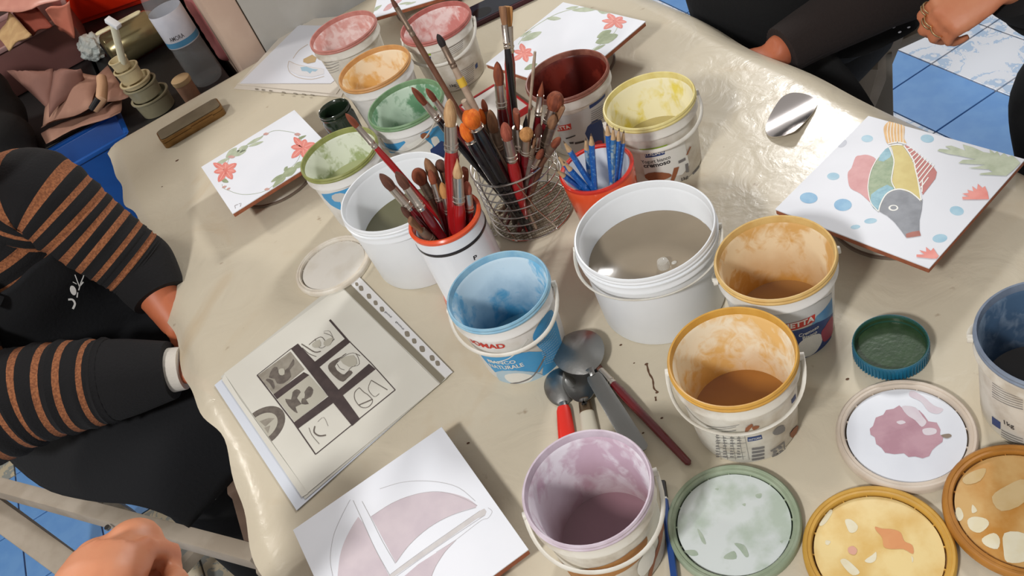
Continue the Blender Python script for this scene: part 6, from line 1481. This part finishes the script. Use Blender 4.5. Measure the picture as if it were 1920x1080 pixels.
chair('folding_chair', 'beige folding chair under the person in the striped sweater', (-.81, 1.47), math.atan2(-.835, .55))
chair('folding_chair', 'beige folding chair under the person with the brown sleeve', (.88, 1.64), PI)
chair('folding_chair', 'beige folding chair under the person with the ringed hand', (1.42, .93), PI)
chair('folding_chair', 'beige folding chair under the person with the bare fist', (-1.10, .10), 0)
# stool-like folding frame whose rails cross the lower left corner
t = thing('folding_stool', 'beige crossed wooden frame at the lower left, screw in its long rail', 'stool', tuple(V3(-.80, 1.10, 0)))
ot = Vector(t.location)
r1a, r1b = at(-90, 890, -.30), at(488, 1046, -.30)
bar(r1a - ot, r1b - ot, .030, .036).build('long_rail', CHM, t, bevel=.004)
r2a, r2b = at(-60, 925, -.34), at(210, 1120, -.46)
bar(r2a - ot, r2b - ot, .05, .022).build('crossed_leg', CHM, t, bevel=.004)
sc_ = at(201, 989, -.281) - ot; MB().tube([sc_ + V3(0, 0, -.004), sc_ + V3(0, 0, .0015)], .005, 14).build('screw', STEELB, t)
for p in (r1a, r1b):
    q = V3(p.x, p.y, .0); bar(q - ot + V3(0, 0, .005), p - ot + V3(0, 0, -.012), .032, .032, (1, 0, 0)).build('post', CHM, t, bevel=.003)
q = at(462, 930, -.32); bar(V3(q.x, q.y, .004) - ot, V3(q.x, q.y, .47) - ot, .03, .03, (1, 0, 0)).build('brown_post', CHB, t, bevel=.003)
bar(V3(q.x, q.y, .455) - ot, r1b + V3(0, 0, .005) - ot, .026, .022).build('brown_rail', CHB, t, bevel=.003)
p = at(1630, 100, -.31)
t = thing('side_panel', 'grey-beige upright board between the black skirt and the blue floor tiles', 'panel', (p.x, p.y, 0), -.558)
m = MB(); m.box((0, 0, .22), (.086, .02, .44)); m.build('board', mat('grey_beige_board', S(160, 154, 144), .7, var=S(138, 130, 118), scale=14), t, bevel=.003)
m = MB(); m.box((-.055, -.03, .222), (.036, .03, .436), 0, Matrix.Rotation(.25, 3, 'Y')); m.build('narrow_post', CHM, t, bevel=.003)
# ------------------------------------------------------------------ clutter beyond the far left corner
SH = -.115
WORK = mat('black_speckled_worktop', S(18, 17, 18), .5, var=S(40, 38, 38), scale=220, amt=.8, lo=.6, hi=.7)
for (lab_, a0_, a1_, b0_, b1_) in (('dark speckled worktop unit under the water bottle and ring tower', -.235, .055, 2.02, 3.47), ('dark worktop unit at the far left under the dusky pink box', -1.52, -.245, 2.395, 3.47)):
    wx, wy = a1_ - a0_, b1_ - b0_
    t = frame_thing('shelf_unit', lab_, 'shelf', (a0_ + a1_) / 2, (b0_ + b1_) / 2, 0)
    m = MB(); m.box((0, 0, TZ + SH - .015), (wx, wy, .03)); m.build('worktop', WORK, t, smooth=False, bevel=.003)
    for x in (-1, 1):
        m = MB(); m.box((x * (wx / 2 - .02), .02, (TZ + SH - .03) / 2), (.03, wy - .08, TZ + SH - .032)); m.build('side', mat('dark_cabinet', S(52, 40, 38), .7), t, smooth=False)
    m = MB(); m.box((0, wy / 2 - .03, (TZ + SH - .03) / 2), (wx - .08, .03, TZ + SH - .032)); m.build('back', mat('dark_cabinet', S(52, 40, 38), .7), t, smooth=False)
def atg(u, v, h): return at(u, v, h)
# white lower shelf board with brown slats in front
a = at(152, 402, -.42); b = at(246, 348, -.42)
d = (b - a).normalized(); nrm = Vector((-d.y, d.x, 0)); nrm = nrm if nrm.y > 0 else -nrm
rz0 = math.atan2(d.y, d.x)
t = thing('low_bench', 'white-topped low bench under the table corner', 'bench', tuple(a + d * .15 + nrm * .12), rz0); t.location.z = 0
m = MB(); m.box((-.1, 0, TZ - .42 - .015), (.72, .24, .03)); m.build('top_board', mat('off_white_board', S(176, 164, 146), .6, var=S(150, 138, 120), scale=12), t, bevel=.002)
for x in (-.42, .22):
    m = MB(); m.box((x, 0, (TZ - .45) / 2), (.03, .2, TZ - .452)); m.build('leg', mat('off_white_board', S(176, 164, 146), .6), t, smooth=False)
BRD = mat('brown_slat', S(112, 92, 74), .7, var=S(88, 70, 56), scale=16, stretch=(1, 8, 1), bump=.2)
t = thing('slatted_pallet', 'brown slatted boards on the floor under the far left table corner', 'pallet', (a.x + .25, a.y - .22, 0), rz0)
for k in range(7):
    m = MB(); m.box((.0, -.22 + k * .072, .115), (.80, .064, .02)); m.build('slat', BRD, t, bevel=.002)
for x in (-.36, 0, .36):
    m = MB(); m.box((x, 0, .052), (.05, .50, .1)); m.build('bearer', BRD, t, smooth=False)
# cable with a plug end
pts = smooth_poly([tuple(at(u, v, h)) for u, v, h in [(176, 318, -.39), (168, 300, -.38), (180, 335, -.40), (205, 345, -.40), (214, 352, -.41), (214, 372, -.5), (226, 396, -.56), (240, 415, -.585), (248, 425, -.60)]], 5, False)
m = MB().tube(pts, .0055, 8); c_ = thing('cable', 'beige cable hanging in front of the brown slats, ending in a thick sleeve', 'cable', pts[0]); 
o = m.build('cord', mat('beige_cable', S(172, 146, 116), .6), c_); o.location = -Vector(c_.location)
pe = Vector(pts[-1]); o = MB().tube([pe, pe + V3(-.004, -.03, -.008), at(243, 458, -.60)], [.009, .0115, .011], 12).build('plug_sleeve', mat('beige_plug', S(160, 138, 112), .5), c_); o.location = -Vector(c_.location)
# white adapter box on the bench
p = at(205, 315, -.385); t = thing('adapter', 'small pale grey box on the low bench beside the cable', 'box', (p.x, p.y, TZ - .42), .4)
m = MB(); m.box((0, 0, .0225), (.085, .06, .045)); m.build('housing', mat('grey_housing', S(158, 146, 130), .6), t, bevel=.004)
m = MB(); m.box((0, 0, .0465), (.070, .048, .003)); m.build('lid', mat('grey_housing', S(158, 146, 130), .6), t, bevel=.001)
# blue bin
def bin_(name, label, cat, c, sx, sy, h, m_, rz, z):
    t = thing(name, label, cat, (c[0], c[1], z), rz)
    o1 = [(-sx * .27, -sy * .30), (sx * .27, -sy * .30), (sx * .27, sy * .30), (-sx * .27, sy * .30)]
    mb = MB(); o2 = [(x * 1.82, y * 1.63) for x, y in o1]; th = .94
    vs = [(x, y, 0) for x, y in o1] + [(x, y, h) for x, y in o2] + [(x * th, y * th, h) for x, y in o2] + [(x * th, y * th, .004) for x, y in o1]
    fs = [(3, 2, 1, 0)] + [(k, (k + 1) % 4, 4 + (k + 1) % 4, 4 + k) for k in range(4)] + [(4 + k, 4 + (k + 1) % 4, 8 + (k + 1) % 4, 8 + k) for k in range(4)] + [(8 + k, 8 + (k + 1) % 4, 12 + (k + 1) % 4, 12 + k) for k in range(4)] + [(12, 13, 14, 15)]
    mb.add(vs, fs).build('tub', m_, t, bevel=.004)
    mb = MB()
    for (cx_, cy_, lx, ly) in [(0, sy * .5, sx * 1.02, .012), (0, -sy * .5, sx * 1.02, .012), (sx * .5, 0, .012, sy), (-sx * .5, 0, .012, sy)]: mb.box((cx_, cy_, h), (lx, ly, .010))
    mb.build('rim', m_, t, bevel=.002)
    return t
p = tf(-.355, 2.30, .331)
bin_('blue_crate', 'blue plastic crate under the brown paper pile, beyond the table corner', 'crate', (p.x, p.y), .25, .15, .30, mat('blue_plastic', S(26, 88, 170), .4, var=S(18, 68, 140), scale=8), TROT, .331)
# brown papers heaped on top
KR = mat('kraft_paper', S(172, 132, 112), .8, var=S(142, 102, 86), scale=9, amt=.7, bump=.25, bscale=30); KR2 = mat('dark_kraft_paper', S(136, 96, 84), .8, var=S(108, 74, 66), scale=9, bump=.25, bscale=30)
def sheet3(name, label, pxs, m_, group=None, thick=.0015, cat='paper', bend=0):
    ps = [at(u, v, h) for u, v, h in pxs]; c = sum(ps, Vector()) / len(ps); t = thing(name, label, cat, tuple(c), 0, group)
    n = 8; mb = MB(); vs = []
    for i in range(n + 1):
        for j in range(n + 1):
            s_, q_ = i / n, j / n
            p = ps[0] * (1 - s_) * (1 - q_) + ps[1] * s_ * (1 - q_) + ps[2] * s_ * q_ + ps[3] * (1 - s_) * q_
            p = p + V3(0, 0, bend * math.sin(PI * s_) * math.sin(PI * q_ * 1.0) + .004 * math.sin(7 * s_ + 5 * q_))
            vs.append(p - c)
    mb.add(vs, [(i * (n + 1) + j, (i + 1) * (n + 1) + j, (i + 1) * (n + 1) + j + 1, i * (n + 1) + j + 1) for i in range(n) for j in range(n)])
    o = mb.build('sheet', m_, t); s_ = o.modifiers.new('t', 'SOLIDIFY'); s_.thickness = thick
    return t
G_ = 'brown papers heaped on the blue crate'
sheet3('paper_sheet', 'lowest brown paper sheet, jutting out over the blue crate', [(78, 250, -.09), (232, 182, -.09), (225, 210, -.07), (85, 268, -.095)], KR, G_)
sheet3('paper_sheet', 'broad light brown paper folded above the blue crate', [(76, 240, -.08), (175, 200, -.07), (240, 180, -.06), (200, 120, -.06)], KR, G_, bend=.01)
sheet3('paper_sheet', 'rolled brown paper leaning back, left of the dark tube', [(80, 236, -.07), (172, 202, -.05), (185, 140, -.02), (100, 130, -.02)], KR, G_, bend=.02)
sheet3('paper_sheet', 'dark reddish brown paper standing at the back of the heap', [(92, 220, -.05), (160, 150, -.02), (150, 128, .02), (98, 132, .02)], KR2, G_, bend=.02)
sheet3('paper_sheet', 'stiff brown card at the left of the paper heap', [(95, 210, -.06), (100, 130, .0), (60, 140, .0), (10, 130, .02)], KR2, G_, bend=.02)
pts = [at(177, 205, -.045), at(190, 186, -.03), at(192, 160, -.02), at(190, 145, -.01)]
t = thing('rolled_tube', 'pale tube with a dark open end on the brown papers', 'tube', tuple(pts[0]))
MB().tube([p - pts[0] for p in pts], [.012, .014, .013, .012], 14).build('wall', mat('tube_tan', S(192, 152, 118), .6), t)
MB().tube([pts[0] - pts[0] + V3(-.003, -.003, .004), (pts[1] - pts[0]) * .9 + V3(0, -.004, .008)], [.009, .008], 12).build('dark_end', BLACK, t)
# black bag with folds at the far left
mb = MB(); p = at(-45, 235, -.03)
for (dx, dy, dz, r_) in [(0, 0, 0, .13), (.05, -.10, -.03, .10), (-.08, .05, .02, .12), (.03, .02, .06, .10), (-.02, -.12, -.06, .11), (.08, -.18, -.10, .09), (.14, -.20, -.2, .09)]: mb.ball((dx, dy, dz), (r_, r_ * .9, r_ * .8), 20, 12)
t = thing('black_bag', 'large crumpled black bag at the left, above the striped sweater', 'bag', tuple(p)); fuse(mb, 'cloth', BLKC, t, .012, 4)
sm = MB().tube([V3(.0, .02, .12), V3(.03, -.02, .17), V3(.08, -.06, .12)], .008, 8); sm.build('strap', BLKC, t)
# reddish brown cloth and red dot in the gap
p = at(85, 340, -.30); mb = MB()
for (dx, dy, dz, r_) in [(0, 0, 0, .07), (.06, -.02, -.01, .06), (.10, -.05, -.03, .05), (-.05, .02, 0, .06)]: mb.ball((dx, dy, dz), (r_, r_ * .8, r_ * .6), 16, 10)
t = thing('red_cloth', 'dull red-brown cloth seen past the striped shoulder', 'cloth', tuple(p)); fuse(mb, 'fabric', mat('dull_red_cloth', S(112, 52, 44), .9, bump=.3, bscale=60), t, .01, 3)
# translucent storage box with a card, far upper left
STZ = TZ + SH
p = at(20, 85, -.0)
TBOX = mat('rosy_box_plastic', S(132, 92, 88), .35, var=S(112, 74, 70), scale=6)
t = thing('storage_box', 'dusky pink storage box holding a yellowed card, at the top left corner', 'box', (p.x - .05, p.y + .06, STZ), rz0)
m = MB(); m.box((0, 0, .065), (.44, .26, .13)); m.build('tub', TBOX, t, bevel=.01)
mb = MB()
for (cx_, cy_, lx, ly) in [(0, .135, .46, .014), (0, -.135, .46, .014), (.225, 0, .014, .27), (-.225, 0, .014, .27)]: mb.box((cx_, cy_, .134), (lx, ly, .012))
mb.build('rim', mat('rosy_rim', S(170, 136, 134), .4), t, bevel=.002)
cq = [at(-8, 75, .03), at(18, 24, .06), at(60, 62, .06), at(18, 96, .03)]
sheet3('card', 'yellowed card leaning in the dusky pink storage box', [(0, 72, .06), (20, 24, .09), (59, 64, .09), (17, 94, .06)], mat('yellowed_card', S(190, 158, 112), .8, var=S(160, 124, 84), scale=30), None, .004, 'card')
sheet3('card', 'rust-coloured card behind the yellowed one', [(26, 26, .08), (70, 14, .1), (98, 48, .08), (60, 66, .06)], mat('rust_card', S(132, 58, 40), .8), None, .004, 'card')
sheet3('plastic_bag', 'pale pink plastic bag lying over the storage box at the top left corner', [(-20, 24, .12), (60, 18, .13), (130, -12, .14), (-20, -40, .13)], mat('pink_bag', S(206, 148, 132), .4, var=S(184, 120, 108), scale=12, bump=.5, bscale=20), None, .003, 'bag', .02)
sheet3('plastic_bag', 'salmon pink plastic bag hanging beside the bright red box', [(85, 18, .12), (132, 2, .12), (140, 70, .03), (112, 55, .05)], mat('salmon_bag', S(206, 128, 106), .45, var=S(182, 100, 82), scale=12, bump=.5, bscale=20), None, .003, 'bag', .015)
# bright red box
a = at(134, 57, SH); b = at(292, 2, SH); d = (b - a).normalized(); nn = Vector((-d.y, d.x, 0)); nn = nn if nn.y > 0 else -nn; Lr = (b - a).length
t = thing('red_box', 'bright orange-red box behind the white rod, top left', 'box', tuple(a + d * Lr / 2 + nn * .10), math.atan2(d.y, d.x)); t.location.z = STZ
REDB = mat('orange_red_plastic', S(238, 46, 12), .4)
m = MB(); m.box((0, 0, .10), (Lr, .18, .17)); m.build('tub', REDB, t, bevel=.006)
m = MB(); m.box((0, 0, .178), (Lr + .012, .19, .008)); m.build('lid', REDB, t, bevel=.003)
m = MB(); m.box((0, 0, .0125), (Lr * .9, .16, .025)); m.build('base', REDB, t, bevel=.004)
# crumpled white paper
p = at(165, 78, -.06); mb = MB(); rj = random.Random(5)
bm = bmesh.new(); bmesh.ops.create_icosphere(bm, subdivisions=4, radius=.036)
for v in bm.verts:
    n_ = v.co.normalized(); from mathutils import noise
    v.co *= 1 + .35 * noise.noise(n_ * 2.3) + .14 * abs(noise.noise(n_ * 6))
me = bpy.data.meshes.new('ball'); bm.to_mesh(me); bm.free(); me.materials.append(mat('crumpled_white', S(222, 232, 228), .4)); 
t = thing('crumpled_tissue', 'crumpled white plastic wrap under the bright red box', 'wrap', (p.x, p.y, STZ + .036)); o = bpy.data.objects.new('ball', me); COL.objects.link(o); o.parent = t
# dark metal flask lying with cream sheen, flat wooden stick and white rod
a = at(205, 105, -.07); b = at(312, 42, -.07); t = thing('flask', 'dark and cream cylindrical flask lying on the worktop', 'flask', (a.x, a.y, STZ + .052))
d = Vector((b.x - a.x, b.y - a.y, 0)); L_ = d.length; d.normalize()
MB().tube([d * 0, d * .006, d * .012, d * (L_ * .8), d * (L_ * .88), d * L_], [.036, .046, .05, .05, .042, .024], 32).build('body', mat('flask_metal', S(150, 140, 104), .22, .75), t)
MB().tube([d * (L_ * .99), d * (L_ * 1.12)], [.026, .026], 24).build('cap', BLACK, t)
MB().tube([d * -.004, d * .0], [.030, .034], 24).build('base_disc', mat('black_rubber', S(20, 18, 18), .5), t)
a = at(180, 66, .02); b = at(264, 22, .02); d = (b - a); L_ = d.length; t = thing('wooden_spatula', 'pale flat wooden stick with rounded ends under the white rod', 'stick', tuple(a), math.atan2(d.y, d.x))
rp = [(L_ - .013 + .013 * math.cos(q), .013 * math.sin(q)) for q in [(-90 + 15 * k) * PI / 180 for k in range(13)]] + [(.013 + .013 * math.cos(q), .013 * math.sin(q)) for q in [(90 + 15 * k) * PI / 180 for k in range(13)]]
MB().prism(rp, 0, .003).build('blade', mat('pale_stick', S(222, 216, 180), .5), t, bevel=.0008)
# stack of cream tape-like cups of growing size
p = at(296, 205, SH); t = thing('cup_stack', 'tower of cream plastic rings, smallest on top, with a white rod stuck in', 'rings', (p.x, p.y, STZ))
CRM = mat('cream_ring_plastic', S(204, 190, 152), .45, var=S(176, 160, 120), scale=18)
TRN = mat('milky_grey_ring', S(150, 144, 118), .3, var=S(126, 120, 98), scale=18)
z = 0
for k, (r_, h_, dx, m_) in enumerate([(.047, .044, .004, TRN), (.041, .036, .0, TRN), (.038, .014, -.003, CRM), (.030, .034, -.006, CRM), (.022, .026, -.010, CRM)]):
    mb = MB().lathe([(r_ * .8, .001), (r_ * .9, .001), (r_ * .98, h_ - .004), (r_ * 1.06, h_ - .003), (r_ * 1.06, h_), (r_ * .93, h_), (r_ * .9, h_ - .004), (r_ * .8, .003), (0, .003)], 40, (dx, 0, z), 1)
    mb.build('ring', m_, t); z += h_
MB().lathe([(.0, .0), (.004, .0), (.004, .001)], 8, (0, 0, z - .02)).build('red_stain', mat('red_stain', S(186, 50, 40), .6), t)
rt0 = V3(-.010, 0, z - .03); pt_ = at(212, 43, SH + .255) - Vector(t.location)
MB().tube([rt0, rt0.lerp(pt_, .96)], [.0085, .0085], 16).build('rod', mat('white_rod', S(228, 226, 200), .4), t)
m = MB(); M_ = (pt_ - rt0).to_track_quat('Z', 'X').to_matrix(); m.box(tuple(pt_), (.034, .016, .012), 0, M_); m.build('rod_cap', WHITEC, t, bevel=.002)
# bottle of water with a label
def bottle(name, label, base, r, H, m_, capm, extra=None, cat='bottle', zb=STZ):
    t = thing(name, label, cat, (base.x, base.y, zb))
    pr = [(0, .003), (r * .6, .002), (r * .85, 0), (r * .98, .008), (r, .02)]
    k = .03
    while k < H * .62: pr += [(r * .965, k), (r, k + .012)]; k += .024
    pr += [(r, H * .66), (r * .9, H * .74), (r * .55, H * .86), (r * .36, H * .92), (r * .36, H * .955)]
    MB().lathe(pr, 40).build('body', m_, t); MB().lathe([(r * .4, H * .945), (r * .42, H * .95), (r * .42, H), (0, H)], 24).build('cap', capm, t)
    return t
p = at(392, 148, SH); rB = .041
GL = mat('clear_bottle_plastic', S(214, 222, 226), .06, spec=.8, alpha=.13, bump=.3, bscale=60)
t = bottle('water_bottle', 'clear plastic water bottle with a white and blue label, behind the table edge', p, rB, .32, GL, WHITEC)
MB().lathe([(0, .01), (rB * .93, .01), (rB * .93, .10), (0, .10)], 32).build('water', mat('water_look', S(120, 130, 134), .05, alpha=.15, bump=.6, bscale=50), t)
MB().lathe([(rB + .0006, .115), (rB + .001, .116), (rB + .001, .200), (rB + .0006, .201)], 48).build('label', mat('bottle_label', S(206, 208, 218), .4, var=S(180, 186, 200), scale=20), t)
MB().lathe([(rB + .0013, .118), (rB + .0013, .132)], 48).build('blue_label_band', mat('bottle_blue', S(74, 136, 176), .4), t)
c_ = (p.x, p.y); hB = lambda u, v: cone_hit((p.x, p.y), rB, rB, .3, u, v)
th0 = math.atan2(-p.y, -p.x)
tx = text_on('AMORA', ((th0 - .75) * rB, .137), ((th0 + .15) * rB, .137), .011, .005)
art('lettering', t, [(LBK, [[(x / rB, y) for x, y in q] for q in tx])], lambda s, z, d: ((rB + .0012 + d) * math.cos(s), (rB + .0012 + d) * math.sin(s), z), maxlen=.05)
p = at(440, 108, SH); t = bottle('pink_bottle', 'rosy pink ribbed plastic bottle with a red cap, beside the water bottle', V3(p.x, p.y + .03, 0), .042, .24, mat('rosy_bottle', S(168, 104, 104), .3, var=S(146, 82, 84), scale=10), mat('red_cap', S(206, 30, 22), .4))
p = at(358, 178, SH + .03); t = thing('cork_pot', 'small tan pot with a pale lid at the edge of the table', 'pot', (p.x, p.y, STZ))
MB().lathe([(0, 0), (.018, 0), (.021, .01), (.022, .065), (.02, .07), (.0, .07)], 28).build('pot', mat('tan_pot', S(150, 112, 88), .7, var=S(128, 92, 72), scale=40), t)
MB().lathe([(.0225, .066), (.0235, .070), (.0235, .078), (.021, .080), (0, .079)], 28).build('lid', mat('tan_pot_lid', S(196, 166, 124), .7), t)
